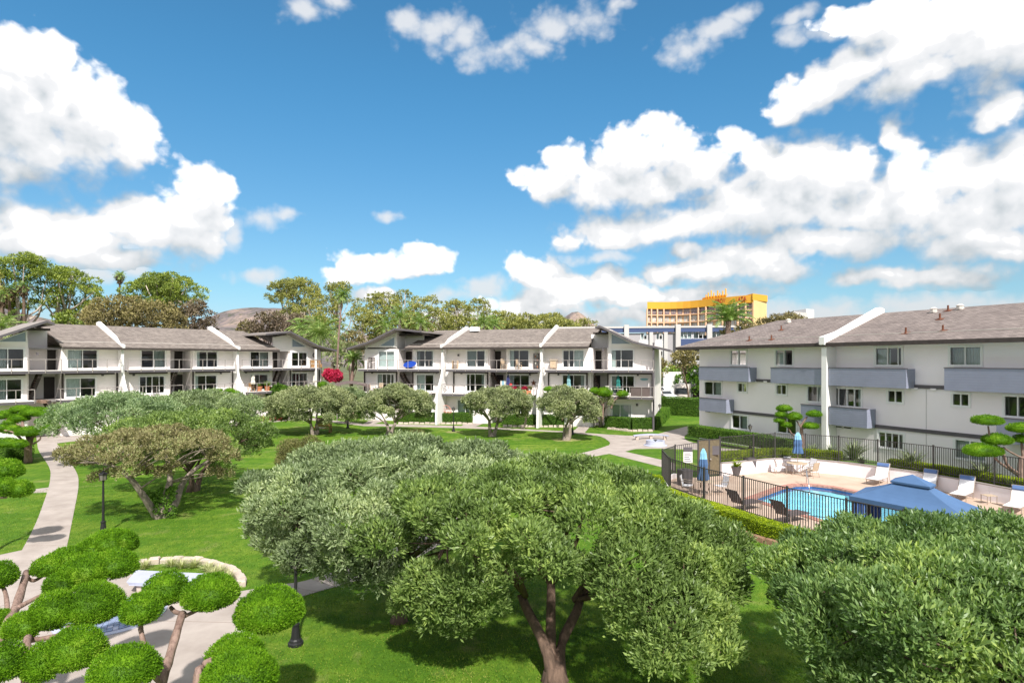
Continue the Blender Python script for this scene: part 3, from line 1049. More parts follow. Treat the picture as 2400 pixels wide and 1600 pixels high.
def palm(label, base, top, r, nf, fl, lm, droop=0.9, up0=1.2, group=None, skirt=False, wleaf=0.05, nl=26, trunk_m=None, leaflet=0.45, lowest=-0.6, name='palm_tree'):
    base, top = Vector(base), Vector(top)
    t = thing(name, label, 'palm tree', base, group)
    mb = MB()
    mid = base.lerp(top, 0.5) + Vector((random.uniform(-.3, .3), 0, 0))
    pts = smooth_loop([base, mid, top], 5)
    mb.tube(pts, [r * (1.25 - 0.45 * i / (len(pts) - 1)) for i in range(len(pts))], 9)
    mb.build('trunk', trunk_m or M['bark_g'], t, smooth=True)
    Vs = []
    for k in range(nf):
        a = k * 2.39996 + random.uniform(-.2, .2)
        e = up0 + (lowest - up0) * ((k + 0.5) / nf)
        L = fl * random.uniform(0.85, 1.1)
        dirh = np.array([math.cos(a), math.sin(a), 0])
        p = np.array(top, float)
        ns = nl
        ang = e
        for i in range(ns):
            tt = i / ns
            d = dirh * math.cos(ang) + np.array([0, 0, math.sin(ang)])
            side = np.cross(d, [0, 0, 1.0]); side /= max(1e-6, np.linalg.norm(side))
            upv = np.cross(side, d)
            q = p + d * L / ns
            w = L * leaflet * math.sin(math.pi * min(1, 0.12 + tt * 0.88)) ** 0.6 * 0.5
            Vs += [p + side * wleaf * .4, p - side * wleaf * .4, q - side * wleaf * .4, q + side * wleaf * .4]
            for s in (-1, 1):
                tip = p + side * s * w * 0.85 + d * w * 0.65 - np.array([0, 0, 1]) * w * random.uniform(.15, .55)
                b2 = p + d * wleaf * 1.6
                Vs += [p, (p + tip) / 2 + d * wleaf * .5 + upv * .02, tip, (p + tip) / 2 - d * wleaf * .7]
            p = q
            ang -= droop * L / ns / fl * (0.5 + 1.3 * tt)
    V = np.array(Vs)
    link('fronds', rawmesh('fronds', V - np.array(base)[None], np.arange(len(V)).reshape(-1, 4)), lm, t)
    if skirt:
        n = 240
        d = sphere_dirs(n, -1)
        z = rng.uniform(0, 1, n)
        p = np.array(top)[None] + d * np.array([1, 1, 0]) * (r * 1.5 + fl * 0.25 * (1 - z))[:, None] - np.array([0, 0, 1])[None] * (z * fl * 1.1)[:, None]
        V, Q = leaves(p, d * np.array([.4, .4, 0]) + np.array([0, 0, -1]), 2, fl * .35, .12, (.1, .5))
        link('dead_skirt', rawmesh('dead_skirt', V - np.array(base)[None], Q), M['L_deadpalm'], t)
    return t


def spiky(label, c, n, ln, wd, lm, cat='plant', group=None, name='spiky_plant', spread=(0.1, 1.15)):
    c = Vector(c)
    t = thing(name, label, cat, c, group)
    Vs = []
    for i in range(n):
        a, tl = random.uniform(0, 6.28), random.uniform(*spread)
        L = ln * random.uniform(.6, 1.1)
        h = np.array([math.cos(a), math.sin(a), 0])
        sd_ = np.array([-math.sin(a), math.cos(a), 0])
        p = np.array(c) + h * random.uniform(0, .12) * ln
        ang = math.pi / 2 - tl * .7
        for s_ in range(4):
            d = h * math.cos(ang) + np.array([0, 0, 1]) * math.sin(ang)
            q = p + d * L / 4
            w0, w1 = wd * (.8, 1, .8, .5)[s_], wd * (1, .8, .5, .02)[s_]
            Vs += [p + sd_ * w0 / 2, p - sd_ * w0 / 2, q - sd_ * w1 / 2, q + sd_ * w1 / 2]
            p = q
            ang -= random.uniform(.1, .3)
    V = np.array(Vs)
    link('leaf_blades', rawmesh('leaf_blades', V - np.array(c)[None], np.arange(len(V)).reshape(-1, 4)), lm, t)
    return t


# ------------------------------------------------------------------ sky, ground, paths, pool
POOL = [(12.5, 31.0), (15.2, 33.6), (16.3, 34.35), (17.3, 34.4), (18.1, 33.8), (18.7, 32.6), (21.2, 25.6), (23.6, 18.6), (17.6, 16.4), (14.25, 26.0)]
FRONT = [(10.0, 36.6), (8.85, 35.2), (8.5, 32.2), (9.4, 29.2), (10.46, 27.0), (11.4, 24.75), (12.65, 22.6), (13.7, 20.9), (15.0, 19.0), (17.2, 15.6)]
WALLB = [(12.95, 37.2), (15.5, 38.3), (17.2, 39.0), (19.0, 38.7), (20.6, 37.7), (22.0, 36.0), (23.6, 33.6), (24.6, 30.6), (25.5, 28.0), (26.4, 25.0)]
BEDB = [(13.2, 39.6), (15.9, 41.2), (17.8, 42.2), (20.4, 41.5), (22.3, 39.8), (24.0, 37.5), (26.0, 33.6), (27.9, 29.6), (29.2, 26.8), (30.4, 24.2)]
cxp = sum(p[0] for p in POOL) / len(POOL)
cyp = sum(p[1] for p in POOL) / len(POOL)


def grow(poly, d):
    out = []
    n = len(poly)
    for i in range(n):
        a, b, c = Vector(poly[i - 1]), Vector(poly[i]), Vector(poly[(i + 1) % n])
        e1, e2 = (b - a).normalized(), (c - b).normalized()
        n1, n2 = Vector((e1.y, -e1.x)), Vector((e2.y, -e2.x))
        if n1.dot(b - Vector((cxp, cyp))) < 0: n1 = -n1
        if n2.dot(b - Vector((cxp, cyp))) < 0: n2 = -n2
        m = (n1 + n2).normalized()
        out.append(tuple(b + m * d / max(0.5, m.dot(n1))))
    return out


COPE = grow(POOL, 0.36)
sheet('ground', [(-2500, -400), (2500, -400), (2500, 4500), (-2500, 4500)], [COPE], -0.03, M['earth'])
sheet('lawn', [(-62, 2), (36, 2), (36, 68), (36, 81.4), (-10, 81.4), (-40, 78), (-62, 60)], [COPE], 0.0, M['lawn'])
_deck = [(11.4, 36.7)] + FRONT + [(26.4, 15.0)] + WALLB[::-1]
sheet('pool_deck', _deck, [COPE], 0.012, M['deck'])
# coping bricks: single pieces round the rim
pool = thing('swimming_pool', 'blue swimming pool with red brick coping behind the iron fence', 'pool', (cxp, cyp, 0))
loopP = [Vector((*p, 0)) for p in POOL]
loopC = [Vector((*p, 0)) for p in COPE]
brick_me = None
nb = 0
rest = MB()
for i in range(len(loopP)):
    a, b = loopP[i], loopP[(i + 1) % len(loopP)]
    A, B = loopC[i], loopC[(i + 1) % len(loopC)]
    L = (b - a).length
    k = max(1, int(L / 0.235))
    for j in range(k):
        t0, t1 = (j + 0.03) / k, (j + 0.97) / k
        q = [a.lerp(b, t0) + (A - a) * -0.12, a.lerp(b, t1) + (A - a) * -0.12, A.lerp(B, t1), A.lerp(B, t0)]
        h = 0.05 + random.uniform(-0.003, 0.004)
        mb = MB() if (nb < 240 and (a.lerp(b, t0).y > 20)) else rest
        mb.hexa([Vector((v.x, v.y, -0.06)) for v in q] + [Vector((v.x, v.y, h)) for v in q])
        if mb is not rest:
            mb.build('coping_brick', M['coping'], pool)
            nb += 1
o = rest.build('coping_brick_row', M['coping'], pool)
o['kind'] = 'stuff'
mb = MB()                                           # shell: walls and floor
n = len(POOL)
z0 = -1.25
mb.add([(p[0], p[1], -0.05) for p in POOL] + [(p[0], p[1], z0) for p in POOL], [(i, n + i, n + (i + 1) % n, (i + 1) % n) for i in range(n)])
tri = tessellate_polygon([[Vector((p[0], p[1], 0)) for p in POOL]])
mb.add([(p[0], p[1], z0) for p in POOL], [tuple(t) for t in tri])
mb.build('basin', M['pool'], pool)
mb = MB()                                           # dark blue waterline tile
inn = grow(POOL, -0.012)
mb.add([(p[0], p[1], 0.0) for p in inn] + [(p[0], p[1], -0.26) for p in inn], [(i, n + i, n + (i + 1) % n, (i + 1) % n) for i in range(n)])
mb.build('waterline_tile', M['pooltile'], pool)
# steps in the far corner
mb = MB()
for k in range(3):
    pts = [(15.6 - k * 0.5, 33.9 - k * .25), (16.3, 34.3), (17.3, 34.35), (18.0, 33.75), (18.4 + k * .1, 33.0 - k * .5), (17.2, 32.9 - k * 0.55)]
    mb.prism([(p[0], p[1], -1.2) for p in pts], (0, 0, 0.92 - k * 0.28))
fixnormals(mb.build('entry_step', M['pool'], pool))
tri = tessellate_polygon([[Vector((p[0], p[1], 0)) for p in POOL]])
mb = MB()
mb.add([(p[0], p[1], -0.11) for p in grow(POOL, -0.02)], [(t if (Vector((*POOL[t[1]], 0)) - Vector((*POOL[t[0]], 0))).cross(Vector((*POOL[t[2]], 0)) - Vector((*POOL[t[0]], 0))).z > 0 else (t[0], t[2], t[1])) for t in tri])
tag(mb.build('water', M['water']), 'clear blue water filling the swimming pool', None, None, 'structure')
hr = thing('pool_handrail', 'bent steel handrail at the corner steps of the pool', 'handrail', (17.0, 34.0, 0))
mb = MB()
mb.tube(smooth_loop([(17.2, 34.9, 0.0), (17.1, 34.7, 0.75), (17.0, 34.5, 0.9), (16.7, 33.6, 0.25), (16.65, 33.4, -0.35)], 5), 0.024, 8)
mb.build('rail', M['steel'], hr, smooth=True)

# paths (pixel traced edges dropped on to the ground plane)


def pathsheet(name, label, px, z, m=None):
    pts = [G(a, b) for a, b in px]
    o = sheet(name, [(p.x, p.y) for p in pts], [], z, m or M['path'], thick=0.03)
    o['label'] = label
    return o


def sm(pts, n=4):
    return [(p.x, p.y) for p in smooth_loop([(a, b, 0) for a, b in pts], n)]


pA_l = sm([(84, 1014), (87, 1038), (92, 1058), (115, 1094), (118, 1120), (110, 1155), (89, 1214), (69, 1257), (50, 1293), (40, 1330)])
pA_r = sm([(133, 1039), (153, 1066), (180, 1108), (184, 1135), (181, 1160), (173, 1201), (162, 1257), (157, 1290), (170, 1330)])
pathsheet('garden_path', 'curving pale concrete path down the left lawn', pA_l + pA_r[::-1] + [(140, 1024), (118, 1006)], 0.016)
plaza = [(-60, 1352), (0, 1322), (46, 1312), (100, 1300), (157, 1292), (185, 1316), (240, 1330), (300, 1345), (400, 1362), (480, 1376), (559, 1387), (615, 1377), (697, 1365), (702, 1399), (650, 1425), (605, 1465), (578, 1515), (545, 1600), (520, 1700), (480, 1950), (-420, 1950), (-330, 1560), (-160, 1420)]
pathsheet('paved_plaza', 'pale concrete plaza under the clipped junipers', plaza, 0.02)
pathsheet('side_path', 'short concrete path at the left edge joining the plaza', [(-200, 1318), (0, 1300), (52, 1289), (46, 1313), (0, 1323), (-200, 1345)], 0.012)
pathsheet('side_path', 'narrow concrete strip crossing the left lawn', [(20, 1150), (74, 1147), (114, 1142), (112, 1153), (74, 1155), (20, 1160)], 0.011)
pB_u = sm([(559, 1387), (697, 1365), (760, 1346), (850, 1316), (930, 1282), (1020, 1233), (1110, 1175), (1200, 1122), (1321, 1074), (1397, 1053), (1427, 1043)])
pB_l = sm([(702, 1399), (760, 1382), (814, 1367), (900, 1342), (1000, 1295), (1090, 1240), (1180, 1180), (1260, 1126), (1345, 1080), (1371, 1073), (1427, 1063)])
pathsheet('garden_path', 'concrete path running diagonally behind the big olive trees', pB_u + pB_l[::-1], 0.013)
pC_u = sm([(115, 1006), (153, 1020), (240, 1017), (400, 1000), (560, 985), (659, 978), (694, 975.5), (769, 984), (847, 992)], 3)
pC_l = sm([(133, 1039), (170, 1034), (237, 1029), (400, 1013), (560, 998), (620, 992), (698, 983.5), (773, 989), (851, 998)], 3)
pathsheet('garden_path', 'pale path passing the red flower bed by the left building', pC_u + pC_l[::-1], 0.024)
pD = [(840, 993)] + sm([(872, 993), (1080, 998), (1200, 1004), (1310, 1010), (1373, 1014.5), (1440, 1019), (1484, 1021), (1527, 1019.5), (1560, 1012), (1590, 1004), (1621, 997), (1690, 985)], 3) + \
    sm([(1700, 992), (1650, 1004), (1624, 1012), (1606, 1020), (1608, 1031), (1640, 1041), (1690, 1050), (1745, 1053)], 3) + sm([(1745, 1059), (1690, 1056), (1640, 1054), (1560, 1051), (1500, 1051.5), (1484, 1053), (1464, 1058)], 3) + [(1553, 1078), (1580, 1085), (1580, 1103), (1553, 1095), (1427, 1063)] + \
    sm([(1427, 1043), (1429, 1036), (1408, 1023), (1371, 1018), (1310, 1012.5), (1080, 1003), (851, 998)], 3)
pathsheet('garden_path', 'pale path in front of the middle building widening at the round fountain', pD, 0.019)
for k, (q, lab) in enumerate([([(848, 996), (864, 986), (890, 980), (908, 972), (924, 974), (905, 985), (875, 993.5)], 'leftmost entry'),
                              ([(1078, 1001), (1093, 990), (1139, 981), (1150, 976), (1167, 976), (1150, 986), (1108, 1002)], 'central entry'),
                              ([(1335, 1013), (1347, 1008), (1373, 984), (1380, 974), (1399, 974), (1397, 984), (1369, 1015.5)], 'right-hand entry')]):
    pathsheet('entry_path', 'short path to the %s of the middle building' % lab, q, 0.027 + 0.004 * k)
# joints in the near slabs: thin recessed-looking strips cut proud of nothing
pj = thing('slab_joints', 'dark control joints between the concrete slabs by the plaza', 'paving joints', G(600, 1430, 0.02))
for a, b in [((587, 1383), (607, 1402)), ((752, 1349), (790, 1375)), ((300, 1452), (552, 1458)), ((380, 1365), (300, 1452)), ((552, 1458), (600, 1466)), ((60, 1400), (-60, 1440)), ((690, 1366), (699, 1398))]:
    A, B = G(*a, 0.022), G(*b, 0.022)
    mb = MB()
    mb.bar(A, B, 0.022, 0.006)
    mb.build('joint', M['joint'], pj)
for yy in (1056, 1078, 1102, 1130, 1160, 1194, 1234, 1278):
    mb = MB()
    xl = np.interp(yy, [q[1] for q in pA_l], [q[0] for q in pA_l])
    xr = np.interp(yy - 1, [q[1] for q in pA_r], [q[0] for q in pA_r])
    mb.bar(G(xl, yy, .018), G(xr, yy - 1, .018), 0.02, 0.006)
    mb.build('joint', M['joint'], pj)
for k in range(3, min(len(pB_l), len(pB_u)) - 2, 3):
    mb = MB()
    mb.bar(G(*pB_l[k], .016), G(*pB_u[k], .016), 0.02, 0.006)
    mb.build('joint', M['joint'], pj)
# bare soil rings under trees
for (px, py, r, lab) in [(1327, 1030, 1.3, 'pale dry soil under the tree near the fountain'), (1063, 1012, 0.9, 'dry grass ring round the lamp post by the path')]:
    c = G(px, py)
    pts = [(c.x + math.cos(a) * r * random.uniform(0.75, 1.15), c.y + math.sin(a) * r * random.uniform(0.75, 1.15)) for a in np.linspace(0, 6.0, 17)]
    pts = [(p.x, p.y) for p in smooth_loop([(x, y, 0) for x, y in pts], 3, True)]
    sheet('bare_soil', pts, [], 0.006, M['soil'])['label'] = lab
def inside(x, y, poly):
    c = np.zeros(len(x), bool)
    n = len(poly)
    for i in range(n):
        (x0, y0), (x1, y1) = poly[i], poly[(i + 1) % n]
        c ^= ((y0 > y) != (y1 > y)) & (x < (x1 - x0) * (y - y0) / ((y1 - y0) or 1e-9) + x0)
    return c


# short turf blades standing up out of the near lawn, overlapping the path edges
gx, gy = rng.uniform(-26, 10, 230000), 12.5 + 24 * rng.uniform(0, 1, 230000) ** 1.7
kp = np.abs(gx) < gy * .87
for pl_ in (plaza, pA_l + pA_r[::-1], pB_u + pB_l[::-1], [(-200, 1318), (0, 1300), (52, 1289), (46, 1313), (0, 1323), (-200, 1345)]):
    kp &= ~inside(gx, gy, [tuple(G(*q).xy) for q in pl_])
kp &= ~inside(gx, gy, FRONT + [(26, 15), (26, 40), (10, 40)])
gx, gy = gx[kp], gy[kp]
V, Q = leaves(np.stack([gx, gy, np.full(len(gx), -.005)], 1), np.tile([0, 0, 1.0], (len(gx), 1)) + rng.normal(0, .25, (len(gx), 3)), 1, .055, .02, (.1, .9), .4)
tag(link('turf_blades', rawmesh('turf_blades', V, Q), M['L_lawn']), 'short green turf blades of the near lawn', None, None, 'stuff')
sheet('car_park', [(16, 81.5), (60, 81.5), (60, 100), (16, 100)], [], 0.3, M['asphalt'], thick=0.35)
sheet('street', [(-34, 100), (-6, 100), (-6, 112), (-34, 112)], [], 0.01, M['asphalt'])

# raised planting bed beside the right building, with its retaining wall
bed = WALLB + BEDB[::-1]
sheet('planting_bed', bed, [], 0.74, mat('bed_ground_cover', (0.07, 0.13, 0.025), 0.95, 0.35, 2.0, 0.5, 20), thick=0.8)
rw = thing('retaining_wall', 'low white curved retaining wall behind the pool deck', 'wall', (WALLB[0][0], WALLB[0][1], 0))
mb = MB()
wl = smooth_loop([(*p, 0) for p in WALLB], 3)
for i in range(len(wl) - 1):
    a, b = wl[i], wl[i + 1]
    n_ = Vector(((b - a).y, -(b - a).x, 0)).normalized() * 0.2
    mb.hexa([Vector((p.x, p.y, -0.1)) for p in (a, b, b + n_, a + n_)] + [Vector((p.x, p.y, 0.80)) for p in (a, b, b + n_, a + n_)])
fixnormals(mb.build('wall_face', M['stucco_r'], rw))
mb = MB()
for i in range(len(wl) - 1):
    a, b = wl[i], wl[i + 1]
    n_ = Vector(((b - a).y, -(b - a).x, 0)).normalized()
    q = (a - n_ * .03, b - n_ * .03, b + n_ * .23, a + n_ * .23)
    mb.hexa([Vector((p.x, p.y, 0.80)) for p in q] + [Vector((p.x, p.y, 0.85)) for p in q])
fixnormals(mb.build('wall_cap', M['rail'], rw))
kw = thing('low_curb_wall', 'low pale curb wall under the front pool fence', 'wall', (FRONT[2][0], FRONT[2][1], 0))
mb = MB()
for i in range(len(FRONT) - 1):
    a, b = Vector((*FRONT[i], 0)), Vector((*FRONT[i + 1], 0))
    n_ = Vector(((b - a).y, -(b - a).x, 0)).normalized() * 0.09
    q = (a - n_, b - n_, b + n_, a + n_)
    mb.hexa([Vector((p.x, p.y, -0.1)) for p in q] + [Vector((p.x, p.y, 0.28)) for p in q])
fixnormals(mb.build('curb_face', M['stucco_r'], kw))

# ------------------------------------------------------------------ hills
def hill(label, cx, cy, rx, ry, h, seed, n=60):
    xs = np.linspace(-1, 1, n)
    a, b = np.meshgrid(xs, xs, indexing='ij')
    r = np.sqrt(a * a + b * b)
    base = np.clip(1 - r, 0, 1) ** 1.25
    z = np.zeros_like(a)
    g = np.random.default_rng(seed)
    for k in range(1, 7):
        for _ in range(3):
            th, ph = g.uniform(0, 6.28), g.uniform(0, 6.28)
            z += np.sin((a * math.cos(th) + b * math.sin(th)) * 3.2 * k + ph) / (k * 1.35)
    hgt = h * base * (1 + 0.2 * z) - 1.2
    V = np.stack([cx + a * rx, cy + b * ry, hgt], -1).reshape(-1, 3)
    i, j = np.meshgrid(np.arange(n - 1), np.arange(n - 1), indexing='ij')
    q = (i * n + j).ravel()
    me = rawmesh('hill', V, np.stack([q, q + n, q + n + 1, q + 1], 1), True)
    return tag(link('hill', me, M['hill']), label, None, None, 'structure')


hill('dry brown mountain rising between the eucalyptus trees', -372, 900, 320, 300, 76, 3)
hill('pinkish dry slope behind the left eucalyptus trees', -560, 560, 340, 220, 78, 5)
hill('low dry hill on the skyline right of the middle building', 95, 900, 240, 200, 66, 8)
hill('faint ridge far behind the central eucalyptus trees', -150, 1200, 420, 250, 70, 12)


# ------------------------------------------------------------------ buildings
class Bld:
    def __init__(s, name, label, cat, a, b, zbase=0.0):
        s.O = Vector((a[0], a[1], 0))
        d = Vector((b[0] - a[0], b[1] - a[1], 0))
        s.L = d.length
        s.es = d / s.L
        s.eo = Vector((s.es.y, -s.es.x, 0))           # outward, towards the garden
        if s.eo.dot(-s.O) < 0: s.eo = -s.eo
        s.root = thing(name, label, cat, s.O)
        s.mtx = Matrix(((s.es.x, s.eo.x, 0, s.O.x), (s.es.y, s.eo.y, 0, s.O.y), (0, 0, 1, 0), (0, 0, 0, 1)))

    def at(s, u, o, z):
        return s.O + s.es * u + s.eo * o + Vector((0, 0, z))

    def u(s, px, o=0.0):
        k = (px - 1200) / F
        A = s.O + s.eo * o
        return (k * A.y - A.x) / (s.es.x - k * s.es.y)

    def d(s, px, o=0.0):
        return s.at(s.u(px, o), o, 0).y

    def z(s, px, py, o=0.0):
        return CZ - (py - H) / F * s.d(px, o)

    def box(s, mb, u0, u1, o0, o1, z0, z1):
        mb.box(u0, u1, o0, o1, z0, z1, s.mtx)

    def build(s, mb, name, m, parent=None, smooth=False):
        o = mb.build(name, m, parent or s.root, smooth)
        return fixnormals(o)

    def wall(s, u0, u1, z0, z1, ops, o=0.0, th=0.22, m=None, name='wall'):
        """wall slab with rectangular openings (u0,u1,z0,z1); outer face at o"""
        us = sorted({u0, u1, *[max(u0, min(u1, x)) for q in ops for x in q[:2]]})
        zs = sorted({z0, z1, *[max(z0, min(z1, x)) for q in ops for x in q[2:4]]})
        mb = MB()
        for k in range(len(zs) - 1):
            zc = (zs[k] + zs[k + 1]) / 2
            run = None
            for i in range(len(us)):
                solid = False
                if i < len(us) - 1:
                    uc = (us[i] + us[i + 1]) / 2
                    solid = not any(q[0] < uc < q[1] and q[2] < zc < q[3] for q in ops)
                if solid and run is None:
                    run = us[i]
                if not solid and run is not None:
                    s.box(mb, run, us[i], o - th, o, zs[k], zs[k + 1])
                    run = None
        return s.build(mb, name, m or M['stucco'])

    def window(s, q, o=0.0, mull=(0.5,), drape='', name='window', fw=0.07, surround=True, blinds=False):
        """frame + panes + drapes set in the opening q"""
        u0, u1, z0, z1 = q
        mb = MB()
        f = fw
        oo, oi = o + 0.03, o - 0.12
        s.box(mb, u0, u1, oi, oo, z1 - f, z1)
        s.box(mb, u0, u1, oi, oo, z0, z0 + f)
        s.box(mb, u0, u0 + f, oi, oo, z0 + f, z1 - f)
        s.box(mb, u1 - f, u1, oi, oo, z0 + f, z1 - f)
        for m_ in mull:
            c = u0 + (u1 - u0) * m_
            s.box(mb, c - f * .45, c + f * .45, oi + .02, oo - .015, z0 + f, z1 - f)
        if surround:
            g = 0.07
            s.box(mb, u0 - g, u1 + g, o + .002, o + .045, z1 + .002, z1 + g)
            s.box(mb, u0 - g, u0 - .002, o + .002, o + .045, z0, z1)
            s.box(mb, u1 + .002, u1 + g, o + .002, o + .045, z0, z1)
            s.box(mb, u0 - g, u1 + g, o + .002, o + .06, z0 - g, z0 - .002)
        w = s.build(mb, name, M['frame'])
        ed = [0] + list(mull) + [1]
        for i in range(len(ed) - 1):
            a, b = u0 + (u1 - u0) * ed[i], u0 + (u1 - u0) * ed[i + 1]
            pm = MB()
            oz = o - 0.05 - 0.02 * (i % 2)
            pm.add([s.at(a, oz, z0 + f), s.at(b, oz, z0 + f), s.at(b, oz, z1 - f), s.at(a, oz, z1 - f)], [(0, 1, 2, 3)])
            s.build(pm, 'pane', M['glass'], w)
        if drape:
            for (a, b) in {'l': [(0.02, .48)], 'r': [(.52, .98)], 'b': [(.02, .46), (.54, .98)], 's': [(.02, .16), (.84, .98)], 'L': [(.02, .2)], 'R': [(.8, .98)], 'f': [(.02, .98)]}[drape]:
                cm = MB()
                N = max(6, int((u1 - u0) * (b - a) / 0.07))
                vs = []
                for k in range(N + 1):
                    uu = u0 + (u1 - u0) * (a + (b - a) * k / N)
                    oz = o - 0.26 - (0.045 if k % 2 else 0)
                    vs += [s.at(uu, oz, z0 + .04), s.at(uu, oz, z1 - .04)]
                cm.add(vs, [(2 * k, 2 * k + 2, 2 * k + 3, 2 * k + 1) for k in range(N)])
                cm.build('curtain', M['curtain'], w)
        return w

    def pxrect(s, x0, x1, y0, y1, o=0.0):
        xm = (x0 + x1) / 2
        return (s.u(x0, o), s.u(x1, o), s.z(xm, y1, o), s.z(xm, y0, o))

    def roof(s, polys, m, name='roof', th=0.16, uvo=None):
        """polys: list of [(u,o,z)...]; slab with uv in metres (u along eave, v up the slope)"""
        me_v, me_f, uvs = [], [], []
        for poly in polys:
            p = [s.at(*q) for q in poly]
            nrm = Vector((0, 0, 0))
            for i in range(1, len(p) - 1):
                nrm += (p[i] - p[0]).cross(p[i + 1] - p[0])
            nrm.normalize()
            if nrm.z < 0:
                p.reverse(); poly = poly[::-1]; nrm = -nrm
            hdir = Vector((0, 0, 1)).cross(nrm)
            if hdir.length < 0.05: hdir = s.es.copy()
            hdir.normalize()
            vdir = nrm.cross(hdir)
            n0 = len(me_v)
            k = len(p)
            dn = Vector((0, 0, -th))
            me_v += p + [q + dn for q in p]
            uvv = [(q.dot(hdir), q.dot(vdir)) for q in p]
            me_f.append([n0 + i for i in range(k)]); uvs.append(uvv)
            me_f.append([n0 + k + i for i in reversed(range(k))]); uvs.append(uvv[::-1])
            for i in range(k):
                j = (i + 1) % k
                me_f.append([n0 + i, n0 + k + i, n0 + k + j, n0 + j]); uvs.append([uvv[i], uvv[i], uvv[j], uvv[j]])
        o0 = WLOC[s.root]
        me = bpy.data.meshes.new(name)
        me.from_pydata([tuple(v - o0) for v in me_v], [], me_f)
        ul = me.uv_layers.new(name='UVMap')
        flat = [c for f in uvs for q in f for c in q]
        ul.data.foreach_set('uv', flat)
        me.update()
        return link(name, me, m, s.root)

    def railing(s, u0, u1, zd, o=1.42, step=1.28, returns=(), name='railing', lower=True):
        mb = MB()
        s.box(mb, u0, u1, o - .025, o + .025, zd + .98, zd + 1.03)
        for (uu, oi) in returns:
            s.box(mb, uu - .02, uu + .02, oi, o - .03, zd + .98, zd + 1.03)
        r = s.build(mb, name, M['rail'])
        n = max(1, round((u1 - u0) / step))
        for i in range(n + 1):
            pm = MB()
            uu = u0 + (u1 - u0) * i / n
            uu = min(max(uu, u0 + .03), u1 - .03)
            s.box(pm, uu - .028, uu + .028, o - .022, o + .022, zd - .26, zd + .978)
            s.build(pm, 'post', M['rail'], r)
        return r

    def deck(s, u0, u1, zd, o0=0.0, o1=1.4, name='balcony_deck'):
        mb = MB()
        s.box(mb, u0, u1, o0, o1, zd - .05, zd)
        dk = s.build(mb, name, M['stucco'])
        mb = MB()
        s.box(mb, u0 + .002, u1 - .002, o1 - .12, o1 - .02, zd - .30, zd - .052)
        s.build(mb, 'fascia', M['trim'], dk)
        mb = MB()
        for k in range(int((u1 - u0) / 1.3) + 1):
            uu = u0 + .1 + k * 1.3
            if uu < u1 - .1:
                s.box(mb, uu - .05, uu + .05, o0, o1 - .13, zd - .22, zd - .052)
        s.build(mb, 'joist', M['trim'], dk)
        return dk

    def stairs(s, u0, u1, o0, o1, z0, z1, n=13, m=None):
        """open-riser flight rising from u0,z0 to u1,z1"""
        mb = MB()
        for o in (o0, o1 - .06):
            a, b = s.at(u0, o + .03, z0 - .02), s.at(u1, o + .03, z1 - .02)
            mb.bar(a, b, .06, .26)
        r = s.build(mb, 'staircase', M['brown'])
        du = (u1 - u0) / n
        for k in range(n):
            st = MB()
            uc, zc = u0 + du * (k + .5), z0 + (z1 - z0) * (k + 1) / n
            s.box(st, uc - .14, uc + .14, o0 + .06, o1 - .065, zc - .05, zc)
            s.build(st, 'step', m or M['stair'], r)
        return r

    def prismU(s, poly, u0, u1, name, m, parent=None):
        """(o,z) profile swept along the facade from u0 to u1"""
        mb = MB()
        mb.prism([s.at(u0, o, z) for o, z in poly], s.es * (u1 - u0))
        return s.build(mb, name, m, parent)

    def prismO(s, poly, o0, o1, name, m, parent=None):
        """(u,z) profile swept outwards from o0 to o1"""
        mb = MB()
        mb.prism([s.at(u, o0, z) for u, z in poly], s.eo * (o1 - o0))
        return s.build(mb, name, m, parent)

    def wall_lamp(s, px, py, o=0.0, name='wall_lamp'):
        mb = MB()
        u, z = s.u(px, o), s.z(px, py, o)
        s.box(mb, u - .09, u + .09, o + .002, o + .16, z - .11, z + .11)
        return s.build(mb, name, M['trim'])


